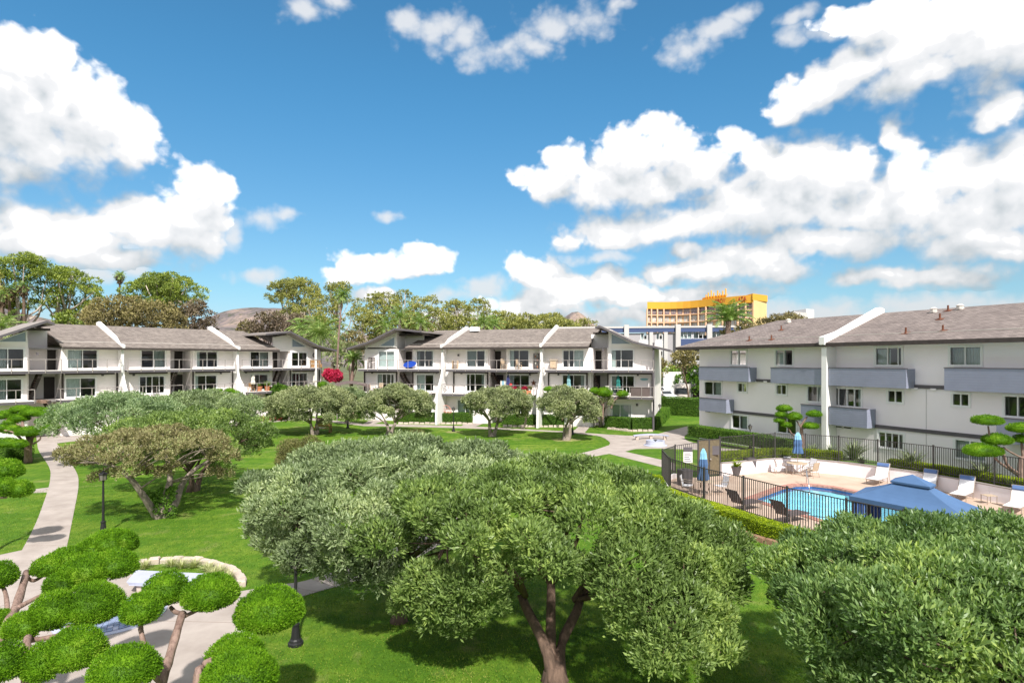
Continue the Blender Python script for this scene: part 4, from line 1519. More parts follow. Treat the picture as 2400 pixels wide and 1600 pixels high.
def garden_building(b, z1, z2, zE, zR, oR, wins, recs, decks, fins, roofu, vents=(), wall_px=None, gables=(), zG=0.0, oE=1.25):
    """two gallery floors over a ground floor"""
    ops = []
    jobs = []
    for (x0, x1, y0, y1, mull, dr) in wins:
        q = b.pxrect(x0, x1, y0, y1)
        ops.append(q); jobs.append((q, mull, dr))
    ru = [(b.u(a), b.u(c)) for a, c in recs]
    ua, ub = b.u(wall_px[0]), b.u(wall_px[1])
    cur = ua
    spans = []
    for a, c in ru:
        spans.append((cur, a)); cur = c
    spans.append((cur, ub))
    zt = zE - 0.12
    for (a, c) in spans:
        b.wall(a, c, 0, zt, [q for q in ops if q[0] >= a - .01 and q[1] <= c + .01])
    for q, mull, dr in jobs:
        b.window(q, 0, mull, dr)
    # stair recesses
    for (a, c) in ru:
        mb = MB()
        b.box(mb, a, c, -2.3, -2.1, 0, zt)
        b.box(mb, a - .001, a + .15, -2.1, -.222, 0, zt)
        b.box(mb, c - .15, c + .001, -2.1, -.222, 0, zt)
        b.build(mb, 'recess_wall', M['stucco'])
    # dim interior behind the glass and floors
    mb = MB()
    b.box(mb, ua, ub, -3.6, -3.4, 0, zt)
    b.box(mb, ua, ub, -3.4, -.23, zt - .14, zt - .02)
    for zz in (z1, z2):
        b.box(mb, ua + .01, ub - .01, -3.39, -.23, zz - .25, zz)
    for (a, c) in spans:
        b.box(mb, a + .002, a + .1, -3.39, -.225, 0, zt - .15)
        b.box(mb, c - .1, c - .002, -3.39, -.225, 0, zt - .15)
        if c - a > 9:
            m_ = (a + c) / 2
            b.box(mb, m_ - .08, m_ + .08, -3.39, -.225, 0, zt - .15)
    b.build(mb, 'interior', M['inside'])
    mb = MB()
    b.box(mb, ua, ua + .2, -oR * 2, -.23, 0, zE + .2)
    b.box(mb, ub - .2, ub, -oR * 2, -.23, 0, zE + .2)
    b.box(mb, ua + .2, ub - .2, -oR * 2, -oR * 2 + .2, 0, zE + .2)
    b.build(mb, 'end_wall', M['stucco'])
    for (x0, x1, zz, rails) in decks:
        u0, u1 = b.u(x0, 1.4), b.u(x1, 1.4)
        b.deck(u0, u1, zz)
        if rails:
            b.railing(u0 + .03, u1 - .03, zz, returns=((u0 + .05, 0.02), (u1 - .05, .02)) if zz < z2 - 1 else ())
    # main roof
    (e0, e1, r0, r1) = roofu
    b.roof([[(e0, oE, zE), (e1, oE, zE), (r1, -oR, zR), (r0, -oR, zR)], [(e0, -2 * oR - oE, zE), (e1, -2 * oR - oE, zE), (r1, -oR - .002, zR), (r0, -oR - .002, zR)]], M['roof'])
    mb = MB()
    b.box(mb, e0 + .01, e1 - .01, oE - .02, oE + .03, zE - .24, zE - .02)
    b.build(mb, 'eave_fascia', M['brown'])
    sl = (zR - zE) / (oR + oE)
    ok = oE - 1.5
    zk = zE + sl * 1.5
    t = 1.5 / (oE + oR)
    mb = MB()
    mb.bar(b.at(e0 + (r0 - e0) * t + .05, ok, zk + .02), b.at(e1 + (r1 - e1) * t - .05, ok, zk + .02), .09, .05)
    b.build(mb, 'roof_flashing', M['flash'])
    mb = MB()
    b.box(mb, e0 + .3, e1 - .3, -.22, oE - .1, zE - .19, zE - .161)
    b.build(mb, 'soffit', M['stucco'])
    # party walls with flared feet
    for (px, arch) in fins:
        u = b.u(px, .9)
        w = .24
        top = [(-oR - .3, zR + .35), (-oR + .35, zR + .42), (oE - 2.3, zE + sl * 2.3 + .42), (oE - 1.2, zE + .42), (oE + .06, zE + .30), (oE + .06, zE - .05)]
        col = [(.98, zE - .25), (.95, 6.9), (1.02, z2 - .4), (1.3, 5.2), (1.9, 4.3), (2.35, 3.75), (2.55, 3.3), (2.7, 0)]
        if arch:
            inner = [(0.05, 0), (.05, z2), (.10, z2), (.12, z2 + 1.7), (.3, z2 + 2.02), (.5, z2 + 2.02), (.62, z2 + 1.7), (.62, z2 + .002), (.56, z2 + .001)]
            prof = top + col + [(-.1, 0), (-.1, z2 - .3), (.58, z2 - .3), (.60, z2 + 1.65), (.48, z2 + 2.0), (.28, z2 + 2.0), (.1, z2 + 1.65), (.08, z2 + .2), (-.1, z2 + .2), (-.1, zE - .1), (-oR - .3, zR - .2)]
        else:
            prof = top + col + [(-.1, 0), (-.1, zE - .1), (-oR - .3, zR - .2)]
        b.prismU(prof, u - w / 2, u + w / 2, 'party_wall', M['finw'])
    return b


# ---- middle building
mid = Bld('apartment_building', 'white apartment block in the middle with two curved party walls and grey roof', 'apartment building', ((855 - 1200) / F * 72.5, 72.5), ((1535 - 1200) / F * 62.5, 62.5))
zM1, zM2, zME, zMR = 3.45, 6.20, 8.68, 11.05
HM = (0.5,)
winsM = [
    (887, 925, 822.5, 860, HM, 'f'), (976, 1016, 821, 860, HM, 's'), (1094, 1137, 821, 860, (.55,), 'l'), (1194, 1240, 820, 861, HM, 'L'), (1319, 1369, 820, 861, (.3, .52), 'r'), (1432, 1485, 819, 862, (.45,), 'L'),
    (884, 924, 876, 915, (.3, .55, .8), 'L'), (976, 1017, 877, 916, HM, 'l'), (1093, 1136, 876, 917, (.2, .48), 'R'), (1194, 1241, 878, 918, (.55,), 'L'), (1318, 1371, 878, 918, HM, 'R'), (1433, 1487, 880, 922, (.5, .66), 'L'),
    (1072, 1110, 937, 970, HM, 'b'), (1434, 1480, 947, 980, (.42, .88), 'f'), (976, 1012, 934, 968, HM, 'l'), (1200, 1240, 941, 972, HM, 'L'), (1330, 1366, 944, 976, HM, ''),
]
ue0, ue1 = mid.u(948, 1.25), mid.u(1378, 1.25)
garden_building(mid, zM1, zM2, zME, zMR, 7.0, winsM, [(930, 968), (1144, 1188), (1386, 1426)],
                [(838, 1031, zM2, 0), (1043, 1266, zM2, 0), (1276, 1533, zM2, 0), (838, 1012, zM1, 1), (1034, 1144, zM1, 1), (1160, 1252, zM1, 1), (1272, 1376, zM1, 1), (1420, 1533, zM1, 1)],
                [(1037, True), (1269, True)], (ue0, ue1, mid.u(948) + .9, mid.u(1378) + .3), wall_px=(855, 1533))
for a, c in ((838, 1031), (1043, 1266), (1276, 1533)):
    mid.railing(mid.u(a, 1.4) + .03, mid.u(c, 1.4) - .03, zM2, returns=((mid.u(c, 1.4) - .05, .02),))
# gable end units: sloping slab roofs and their walls
def gable(b, roof_uz, wall_uz, glass_uz, oF=1.5, oB=-9.0, th=.2, walldepth=-5.0, rec=None):
    lo = [(u, z - th) for u, z in roof_uz]
    b_ = MB()
    b_.prism([b.at(u, oB, z) for u, z in roof_uz + lo[::-1]], b.eo * (oF - oB))
    b.build(b_, 'gable_roof', M['roof_plain'])
    e = MB()
    for i in range(len(roof_uz) - 1):
        (u0, z0), (u1, z1) = roof_uz[i], roof_uz[i + 1]
        e.bar(b.at(u0, oF + .02, z0 - .12), b.at(u1, oF + .02, z1 - .12), .05, .2)
    b.build(e, 'verge_board', M['trim'])
    b.prismO(wall_uz, -.22, 0.0, 'gable_wall', M['stucco'])
    if glass_uz:
        g = b.prismO(glass_uz, .003, .03, 'clerestory_window', M['bluegl'])
        fr = MB()
        for i in range(len(glass_uz)):
            (u0, z0), (u1, z1) = glass_uz[i - 1], glass_uz[i]
            fr.bar(b.at(u0, .035, z0), b.at(u1, .035, z1), .07, .07)
        b.build(fr, 'frame', M['frame'], g)


M['roof_plain'] = mat('grey_roof_membrane', (0.27, 0.24, 0.225), 0.9, 0.12, 0.8)
def uzl(b, pts, o=0.0):
    return [(b.u(x, o), b.z(x, y, o)) for x, y in pts]


def step_roof(b, u0, u1, z):
    mb = MB()
    b.box(mb, u0, u1, -4.5, -.6, z + .002, z + .12)
    b.build(mb, 'step_roof', M['roof_plain'])
    mb = MB()
    b.box(mb, u0, u1, -.598, -.55, z - .08, z + .14)
    b.build(mb, 'step_fascia', M['brown'])


rA = uzl(mid, [(813, 815), (862, 800), (925, 768.5), (988, 775)], 1.5)
wA = uzl(mid, [(855, 814), (855, 805.5), (925, 775), (930, 775.5), (930, 814)])
wA = [(u, max(z, zME - .13)) if i in (0, 4) else (u, z) for i, (u, z) in enumerate(wA)]
gable(mid, rA, wA, uzl(mid, [(888, 811), (925, 811), (925, 789)]))
mb = MB()
zq = mid.z(950, 787, -2.1)
mid.box(mb, mid.u(930), mid.u(975), -2.3, -2.1, zME - .2, zq)
mid.box(mb, mid.u(930) - .22, mid.u(930), -2.1, -.222, zME - .1, 10.6)
mid.build(mb, 'clerestory_wall', M['stucco'])
step_roof(mid, mid.u(926), mid.u(985), zq)
rF = uzl(mid, [(1395, 765), (1405, 762), (1484, 799), (1571, 819)], 1.5)
wF = uzl(mid, [(1426, 814), (1426, 775), (1484, 803), (1532, 813), (1532, 816)])
gable(mid, rF, wF, uzl(mid, [(1433, 806), (1433, 781), (1482, 806)]))
mb = MB()
zq = mid.z(1408, 783, -2.1)
mid.box(mb, mid.u(1378), mid.u(1426), -2.3, -2.1, zME - .2, zq)
mid.box(mb, mid.u(1426), mid.u(1426) + .22, -2.1, -.222, zME - .1, 10.5)
mid.build(mb, 'clerestory_wall', M['stucco'])
step_roof(mid, mid.u(1388), mid.u(1428), zq)
# doors in recesses
for px, z in ((958, zM2), (1166, zM2), (1172, zM1), (1401, zM2), (1398, zM1), (945, zM1)):
    mb = MB()
    u = mid.u(px, -2.1)
    mid.box(mb, u - .42, u + .42, -2.098, -2.04, z + .01, z + 2.05)
    mid.build(mb, 'door', M['door'])
mid.stairs(mid.u(966, -.9), mid.u(934, -.9), -1.5, -.5, zM1, zM2 - .05)
mid.stairs(mid.u(1176, -.9), mid.u(1149, -.9), -1.5, -.5, zM1, zM2 - .05)
mid.stairs(mid.u(1407, -.9), mid.u(1386, -.9), -1.5, -.5, zM1 - .1, zM2 - .05)
# dark posts at the bay edges and corner posts
for x, z0, z1 in ((855, zM1, zM2 - .3), (930, zM1, zM2 - .3), (968, zM1, zM2 - .3), (1064, zM1, zM2 - .3), (1143, zM1, zM2 - .3), (1286, zM1, zM2 - .3), (1376, zM1, zM2 - .3), (1425, zM1, zM2 - .3), (1529, zM1, zM2 - .3)):
    mb = MB()
    u = mid.u(x)
    mid.box(mb, u - .07, u + .07, .004, .12, z0, z1)
    mid.build(mb, 'trim_post', M['brown'])
for a, c in ((855, 930), (968, 1031), (1064, 1143), (1188, 1262), (1286, 1376), (1425, 1529)):
    mb = MB()
    mid.box(mb, mid.u(a) + .08, mid.u(c) - .08, .004, .10, zM2 - .48, zM2 - .32)
    mid.build(mb, 'trim_beam', M['brown'])
for z0, z1, o in ((0, 9.0, 1.30), (0, 8.9, .6)):
    mb = MB()
    u = mid.u(1533, o) - .06
    mid.box(mb, u - .09, u + .09, o - .09, o + .09, z0, z1)
    mid.build(mb, 'corner_post', M['trim'])
for px, py in ((1075, 832), (1414, 820), (1495, 878), (873, 873), (1024, 873), (1082, 874), (1242, 877), (1309, 877), (1493, 948)):
    mid.wall_lamp(px, py)
mb = MB()
mid.box(mb, mid.u(1062), mid.u(1082), -6.2, -5.4, 10.8, 11.35)
mid.build(mb, 'roof_box', M['finw'])

# ---- left building
lef = Bld('apartment_building', 'white two storey apartment block on the left with grey roof and long railings', 'apartment building', ((0 - 1200) / F * 53.0, 53.0), ((750 - 1200) / F * 78.0, 78.0))
zL1, zL2 = 3.55, 6.27
zLE = CZ + (H - 813.5) / F * lef.d(250, 1.25)
zLR = zLE + 2.45
winsL = [
    (-22, 57, 816, 865, HM, 'l'), (157, 229, 819, 864, HM, 'l'), (330, 388, 820, 862, HM, 'r'), (460, 510, 823, 861, HM, 'L'), (586, 630, 824, 860, HM, 'r'), (683, 720, 825, 858, (.45,), ''),
    (-22, 52, 888, 938, HM, 'l'), (153, 225, 885, 930, (.48,), 'l'), (326, 386, 881, 922, (.27, .5, .78), ''), (456, 508, 879, 917, HM, 'L'), (587, 628, 877, 913, (.5,), ''), (682, 720, 874, 908, (.3, .5), 'L'),
    (607, 645, 930, 958, (.6,), ''), (455, 500, 937, 968, HM, 'b'), (160, 215, 958, 1000, HM, 'b'),
]
eL0, eL1 = lef.u(148, 1.25), lef.u(656, 1.25)
garden_building(lef, zL1, zL2, zLE, zLR, 6.2, winsL, [(64, 150), (398, 452), (638, 680)],
                [(-60, 285, zL2, 0), (298, 553, zL2, 0), (566, 748, zL2, 0), (-60, 83, zL1, 1), (140, 286, zL1, 1), (300, 430, zL1, 1), (447, 552, zL1, 1), (578, 648, zL1, 1), (672, 752, zL1, 1)],
                [(287, False), (557, False)], (eL0, eL1, lef.u(150) - .6, lef.u(640) - .6), wall_px=(-70, 752))
for a, c in ((-60, 285), (298, 553), (566, 748)):
    lef.railing(lef.u(a, 1.4) + .03, lef.u(c, 1.4) - .03, zL2, returns=((lef.u(c, 1.4) - .05, .02),))
r0 = uzl(lef, [(-130, 834), (0, 786), (110, 750), (128, 757)], 1.5)
w0 = uzl(lef, [(-70, 820), (0, 797), (64, 774), (66, 815), (-70, 822)])
w0 = [(u, max(z, zLE - .13)) if i in (3, 4) else (u, z) for i, (u, z) in enumerate(w0)]
gable(lef, r0, w0, uzl(lef, [(-10, 801), (61, 776), (61, 801)]), oB=-7.5)
mb = MB()
zq = lef.z(95, 774, -2.1)
lef.box(mb, lef.u(62), lef.u(150) - .8, -2.3, -2.1, zLE - .2, zq)
lef.box(mb, lef.u(64) - .22, lef.u(64), -2.1, -.222, zLE - .1, zq + .1)
lef.build(mb, 'clerestory_wall', M['stucco'])
step_roof(lef, lef.u(62), lef.u(122), zq)
r5 = uzl(lef, [(623, 781), (681, 775.5), (745, 808), (790, 820)], 1.5)
w5 = uzl(lef, [(640, 815), (640, 790), (676, 784), (681, 785), (722, 810), (752, 818)])
w5[0] = (w5[0][0], zLE - .13); w5[-1] = (w5[-1][0], zLE - .13)
gable(lef, r5, w5, uzl(lef, [(684, 813), (684, 793), (718, 813)]), oB=-7.5)
for px, z in ((123, zL2), (115, zL1), (418, zL2), (418, zL1), (642, zL2)):
    mb = MB()
    u = lef.u(px, -2.1)
    lef.box(mb, u - .42, u + .42, -2.098, -2.04, z + .01, z + 2.05)
    lef.build(mb, 'door', M['door'])
lef.stairs(lef.u(68, -.9), lef.u(96, -.9), -1.6, -.5, zL1, zL2 - .05)
lef.stairs(lef.u(393, -.9), lef.u(412, -.9), -1.6, -.5, zL1, zL2 - .05)
lef.stairs(lef.u(640, -.9), lef.u(658, -.9), -1.6, -.5, zL1, zL2 - .05)
lef.stairs(lef.u(132, 1.0), lef.u(106, 1.0), .2, 2.2, 1.6, zL1, 8)
mb = MB()
lef.box(mb, lef.u(86), lef.u(106, 1.0), -.1, 1.6, zL1 - .25, zL1)
lef.build(mb, 'stair_landing', M['stair'])
for x in (146, 274, 452, 545, 680, 748):
    mb = MB()
    u = lef.u(x)
    lef.box(mb, u - .07, u + .07, .004, .12, zL1, zL2 - .3)
    lef.build(mb, 'trim_post', M['brown'])
for a, c in ((-60, 62), (150, 270), (300, 394), (456, 541), (570, 632), (684, 744)):
    mb = MB()
    lef.box(mb, lef.u(a) + .08, lef.u(c) - .08, .004, .10, zL2 - .48, zL2 - .32)
    lef.build(mb, 'trim_beam', M['brown'])
for px, py in ((87, 829), (313, 878), (517, 874), (240, 878), (576, 872)):
    lef.wall_lamp(px, py)
mb = MB()
u = lef.u(740, 1.3)
lef.box(mb, u - .1, u + .1, 1.2, 1.4, 0, 8.6)
lef.build(mb, 'corner_post', M['stucco'])

# ---- right building
A_, B_ = Vector((16.9, 53.8)), Vector((26.65, 32.9))
dr = (B_ - A_).normalized()
nv = Vector((dr.y, -dr.x))
if nv.dot(-A_) < 0: nv = -nv
OB = 0.9
A_ -= nv * OB; B_ = A_ + dr * 30
rig = Bld('apartment_building', 'white three storey block on the right with slate blue balconies', 'apartment building', A_, B_)
zr3 = CZ - (893 - H) / F * rig.d(1930, OB)
zr2 = zr3 - 2.75
zRE, zRR, oRR = 8.42, 10.75, 5.2
mm = (0.5,)
winsR = [(1712, 1750, 820, 856, mm, 'l'), (1817, 1859, 819, 857, mm, 'l'), (2051, 2115, 813, 857, (.47, .85), 'l'), (2225, 2301, 811, 857, mm, 'f'),
         (1651, 1692, 894, 926, mm, 'r'), (1729, 1751, 897, 919, mm, ''), (1819, 1844, 901, 925, mm, ''), (1892, 1926, 904, 942, (.7,), 'r'), (1952, 2020, 909, 953, (.2, .5, .75), 'R'), (2080, 2117, 914, 944, mm, ''), (2231, 2273, 921, 952, mm, ''), (2352, 2420, 927, 978, mm, ''),
         (1715, 1753, 972, 1005, mm, 'r'), (1822, 1868, 978, 1016, (.5,), 'R'), (2058, 2119, 1013, 1051, (.3, .55, .8), 'R'), (2237, 2312, 1031, 1078, mm, 'f')]
ventsR = [(1653, 1667, 961, 966), (1667.5, 1680, 961.5, 966.5), (1916, 1930, 988, 993), (1955, 1975, 997, 1002), (1977, 1998, 999, 1005), (1945, 1951, 995, 999)]
ua, ub = rig.u(1639), rig.u(2420) + 6
ops = [rig.pxrect(*w[:4]) for w in winsR]
rig.wall(ua, ub, 0, zRE - .1, ops, m=M['stucco_r'])
for w, q in zip(winsR, ops):
    rig.window(q, 0, w[4], w[5])
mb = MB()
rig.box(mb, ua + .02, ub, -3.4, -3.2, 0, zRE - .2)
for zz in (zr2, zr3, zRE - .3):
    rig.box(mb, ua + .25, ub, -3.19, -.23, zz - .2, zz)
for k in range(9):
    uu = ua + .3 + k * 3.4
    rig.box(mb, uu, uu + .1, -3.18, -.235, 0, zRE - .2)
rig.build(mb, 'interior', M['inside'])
mb = MB()
rig.box(mb, ua, ua + .2, -2 * oRR, -.23, 0, zRE - .1)
rig.box(mb, ub - .2, ub, -2 * oRR + .21, -.23, 0, zRE - .1)
rig.box(mb, ua + .2, ub, -2 * oRR, -2 * oRR + .2, 0, zRE - .1)
rig.build(mb, 'end_wall', M['stucco_r'])
for q in ventsR:
    r = rig.pxrect(*q)
    mb = MB()
    rig.box(mb, r[0], r[1], .004, .05, r[2], r[3])
    v = rig.build(mb, 'vent', M['frame'])
    mb = MB()
    rig.box(mb, r[0] + .05, r[1] - .05, .052, .06, r[2] + .04, r[3] - .04)
    rig.build(mb, 'grille', M['brown'], v)
fu = rig.u(1934.5, OB)
for (x0, x1, zz, ht, lab) in [(1638, 1754.5, zr3, 1.07, 0), (1806, 1926, zr3, 1.07, 0), (1942, 2124, zr3, 1.12, 0), (2213, 2480, zr3, 1.2, 0), (1639, 1702, zr2, 1.05, 0), (1877, 1926, zr2, 1.15, 0), (1943, 2032, zr2, 1.15, 0), (2335, 2480, zr2, 1.25, 0)]:
    u0, u1 = rig.u(x0, OB), rig.u(x1, OB)
    mb = MB()
    z0, z1 = zz - .28, zz + ht - .18
    rig.box(mb, u0, u1, OB - .1, OB, z0, z1)
    rig.box(mb, u0, u0 + .1, .003, OB - .102, z0, z1)
    rig.box(mb, u1 - .1, u1, .003, OB - .102, z0, z1)
    bl = rig.build(mb, 'balcony', M['siding'])
    mb = MB()
    rig.box(mb, u0 - .02, u1 + .02, OB - .13, OB + .03, z1 + .002, z1 + .05)
    rig.build(mb, 'cap_rail', M['trim'], bl)
    mb = MB()
    rig.box(mb, u0 + .102, u1 - .102, .003, OB - .102, z0 + .02, z0 + .2)
    rig.build(mb, 'balcony_floor', M['stucco_r'], bl)
for zz in (zr2, zr3):
    mb = MB()
    rig.box(mb, ua, ub, .003, .10, zz - .27, zz - .05)
    rig.build(mb, 'band_trim', M['trim'])
# hip roof
rig_tri = [(-2 * oRR + .2, zRE - .12), (-oRR, zRR - .2), (-.02, zRE - .12)]
rig.prismU(rig_tri, ub - .19, ub - .01, 'gable_wall', M['stucco_r'])
e0, e1 = ua - 1.9, ub + 1
h0 = ua + 4.2
bk = -2 * oRR - 1.1
rig.roof([[(e0, 1.15, zRE), (e1, 1.15, zRE), (e1, -oRR, zRR), (h0, -oRR, zRR)], [(e0, 1.15, zRE), (h0, -oRR, zRR), (e0, bk, zRE)], [(e0, bk, zRE), (h0, -oRR, zRR), (e1, -oRR, zRR), (e1, bk, zRE)]], M['roof_r'])
mb = MB()
rig.box(mb, e0, e1, 1.13, 1.18, zRE - .26, zRE - .01)
rig.box(mb, e0 - .03, e0 + .02, bk, 1.128, zRE - .26, zRE - .01)
rig.build(mb, 'eave_fascia', M['brown'])
mb = MB()
rig.box(mb, e0 + .1, e1, -.22, 1.1, zRE - .2, zRE - .165)
rig.build(mb, 'soffit', M['stucco_r'])
slr = (zRR - zRE) / (oRR + 1.15)
mb = MB()
mb.bar(rig.at(e0 + 1.55, -.25, zRE + slr * 1.4 + .02), rig.at(fu - .2, -.25, zRE + slr * 1.4 + .02), .09, .05)
mb.bar(rig.at(fu + .2, -.25, zRE + slr * 1.4 + .02), rig.at(e1, -.25, zRE + slr * 1.4 + .02), .09, .05)
rig.build(mb, 'roof_flashing', M['flash'])
rig.prismU([(-oRR + .3, zRR + .40), (-oRR - .1, zRR + .30), (-oRR - .1, zRR - .2), (.85, zRE - .3), (1.3, zRE - .1), (1.3, zRE + .42), (-.35, zRE + .85)], fu - .21, fu + .21, 'party_wall', M['finw'])
mb = MB()
rig.box(mb, fu - .2, fu + .2, .004, 1.05, 0, zRE - .27)
rig.build(mb, 'pilaster', M['finw'])
for px, t_, big in [(1756, .18, 0), (1808, .18, 0), (1831, .55, 0), (2123, .22, 0), (2210, .24, 0), (2203, .62, 0), (2188, .88, 1), (2222, .9, 0), (2250, .93, 1), (1848, .86, 1)]:
    o_ = 1.15 - t_ * (oRR + 1.15)
    uu, zz = rig.u(px, o_), zRE + slr * t_ * (oRR + 1.15)
    mb = MB()
    mb.add([rig.at(uu + a, o_ + c, zz + .02 - slr * c) for a, c in ((-.22, -.18), (.22, -.18), (.22, .18), (-.22, .18))], [(0, 1, 2, 3)])
    mb.lathe([(.09, 0.0), (.06, .12), (.055, .38)] if not big else [(.2, 0), (.2, .22), (.24, .24), (.1, .34)], rig.at(uu, o_, zz), 8)
    rig.build(mb, 'roof_vent', M['rust'] if not big else M['flash'])
for px, py in ((2147, 910), (2190, 912), (1771, 894), (1796, 894)):
    mb = MB()
    u, z = rig.u(px), rig.z(px, py)
    rig.box(mb, u - .16, u + .16, .004, .14, z - .05, z + .05)
    rig.build(mb, 'flood_lamp', M['stucco_r'])
mb = MB()
u = rig.u(2171)
rig.box(mb, u - .015, u + .015, .004, .02, 1, zr3 - .3)
rig.build(mb, 'control_joint', M['officel'])

# ---- office block far behind, and the hotel
off = Bld('office_building', 'grey office block with blue roof band and blue balcony behind the middle building', 'office building', P(1400, 844, 104).xy, P(1800, 844, 100).xy)
Ld = off.L + 12
ow = [(1433, 1449, 783, 796, (.5,), ''), (1501, 1517, 780, 796, (.5,), 'l'), (1537, 1553, 779, 796, (.5,), 'l'), (1594, 1622, 777, 794, (.3, .6), 'b'), (1624, 1657, 778, 794, (.4, .7), 'l'), (1668, 1690, 776, 792, (.5,), 'b'), (1538, 1554, 821, 834, (.5,), ''), (1594, 1655, 832, 846, (.3, .6), 'L')]
opo = [off.pxrect(*w[:4]) for w in ow]
zt = off.z(1600, 764)
off.wall(-6, Ld, 0, zt - 1.2, opo, m=M['officeg'])
for w, q in zip(ow, opo):
    off.window(q, 0, w[4], w[5], fw=.1, surround=False)
mb = MB()
off.box(mb, -6, Ld, -12, -.22, 0.02, 1)
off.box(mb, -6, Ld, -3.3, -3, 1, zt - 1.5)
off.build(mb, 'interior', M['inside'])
mb = MB()
off.box(mb, -7, Ld, -.2, .5, zt - .3, zt)
off.box(mb, -7, Ld, -14, -.202, zt - .25, zt - .02)
off.build(mb, 'parapet', M['officel'])
zb0, zb1 = off.z(1600, 790), off.z(1600, 773)
mb = MB()
off.box(mb, -6.5, Ld, -.2, .4, off.z(1600, 777.8), zt - .302)
off.build(mb, 'blue_band', M['officeb'])
for x in (1468, 1588, 1661, 1526, 1560):
    mb = MB()
    u = off.u(x)
    w = .4 if x in (1588, 1661, 1468) else .3
    off.box(mb, u - w, u + w, .006, 1.0 if w > .35 else .5, 0, (zt + .25) if w > .35 else off.z(1600, 778))
    off.build(mb, 'pier', M['officel'])
q = off.pxrect(1592, 1658, 794, 815)
mb = MB()
off.box(mb, q[0], q[1], .01, .95, q[2], q[3])
off.build(mb, 'balcony', M['officeb'])
for x0, x1 in ((1497, 1520), (1535, 1556)):
    q = off.pxrect(x0, x1, 797, 816)
    mb = MB()
    off.box(mb, q[0], q[1], .005, .06, q[2], q[3])
    off.build(mb, 'spandrel', M['sign'])
ow_ = thing('low_wall', 'long low white wall in front of the grey office block', 'wall', P(1640, 865, 96))
mb = MB()
a, c = P(1555, 872, 92), P(1690, 872, 98)
mb.hexa([Vector((p.x, p.y, 3.4)) for p in (a, c, c + Vector((0, .4, 0)), a + Vector((0, .4, 0)))] + [Vector((p.x, p.y, 5.4)) for p in (a, c, c + Vector((0, .4, 0)), a + Vector((0, .4, 0)))])
mb.hexa([Vector((p.x, p.y, -0.1)) for p in (a, c, c + Vector((0, .4, 0)), a + Vector((0, .4, 0)))] + [Vector((p.x, p.y, 3.39)) for p in (a, c, c + Vector((0, .4, 0)), a + Vector((0, .4, 0)))])
mb.build('wall_face', M['sign'], ow_)

hot = thing('hotel', 'tall peach hotel with orange parapet, rows of balconies and rooftop aerials', 'hotel', P(1650, 844, 190))
def hpt(px, off_=0.0, z=0.0):
    t = (px - 1517) / 251.0
    d = 200 - 22 * t + 5 * math.sin(t * math.pi) * 0.9 + 2.2 * math.sin(t * 6.28)
    p = P(px, 844, d + off_)
    return Vector((p.x, p.y, z))


def hz(px, py, d=None):
    return CZ - (py - H) / F * (d or hpt(px).y)


NS = [1517, 1527, 1541, 1556, 1571, 1586, 1601, 1618, 1637, 1655, 1676, 1694, 1712, 1730, 1748, 1766]
def strip(z0, z1, off0, off1, xs, m, name, parent=hot):
    mb = MB()
    for i in range(len(xs) - 1):
        a0, b0 = hpt(xs[i], off0), hpt(xs[i + 1], off0)
        a1, b1 = hpt(xs[i], off1), hpt(xs[i + 1], off1)
        mb.hexa([Vector((q.x, q.y, z0)) for q in (a0, b0, b1, a1)] + [Vector((q.x, q.y, z1)) for q in (a0, b0, b1, a1)])
    return mb.build(name, m, parent)


zt0 = hz(1640, 703)
zs_ = [hz(1640, y) for y in (720, 734, 752, 772, 800)]
strip(0, zt0 - 1.4, .8, 12, NS, M['peach'], 'wall')
strip(zs_[0] + .05, zt0, 0, 12.2, NS, M['orange'], 'parapet')
for k, z in enumerate(zs_[1:4]):
    strip(z - .25, z + .05, 0, .79, NS, M['peach'], 'balcony_slab')
    strip(z + 1.0, z + 1.08, .02, .1, NS, M['rail'], 'balcony_rail')
for x in (1517, 1527, 1541, 1556, 1637, 1655, 1694, 1730, 1748, 1766, 1586, 1618):
    big = x in (1556, 1637)
    mb = MB()
    p = hpt(x)
    lo = zs_[1] if x in (1586, 1618) else zs_[0]
    mb.box(p.x - .22, p.x + .22, p.y - .02, p.y + .78, 0, (zs_[1] - .26) if x in (1586, 1618) else zs_[0] + .04)
    mb.build('balcony_fin', M['peach'], hot)
for i in range(len(NS) - 1):
    for r in range(4):
        z1 = zs_[r] - (.1 if r == 0 else .5)
        z0 = zs_[r + 1] + .1
        mb = MB()
        a, b_ = hpt(NS[i] + 2.0, .72), hpt(NS[i + 1] - 2.0, .72)
        if r and i % 2: b_ = a.lerp(b_, .85)
        mb.hexa([Vector((q.x, q.y, z0)) for q in (a, b_, b_ + Vector((0, .05, 0)), a + Vector((0, .05, 0)))] + [Vector((q.x, q.y, z1)) for q in (a, b_, b_ + Vector((0, .05, 0)), a + Vector((0, .05, 0)))])
        w = mb.build('window', M['plumglass'] if r == 0 else M['greyglass'], hot)
        mb = MB()
        for t in (.33, .66) if r == 0 else (.5,):
            c = a.lerp(b_, t)
            mb.box(c.x - .08, c.x + .08, c.y - .05, c.y - .005, z0, z1)
        mb.build('mullion', M['rail'] if r == 0 else M['peach'], w)
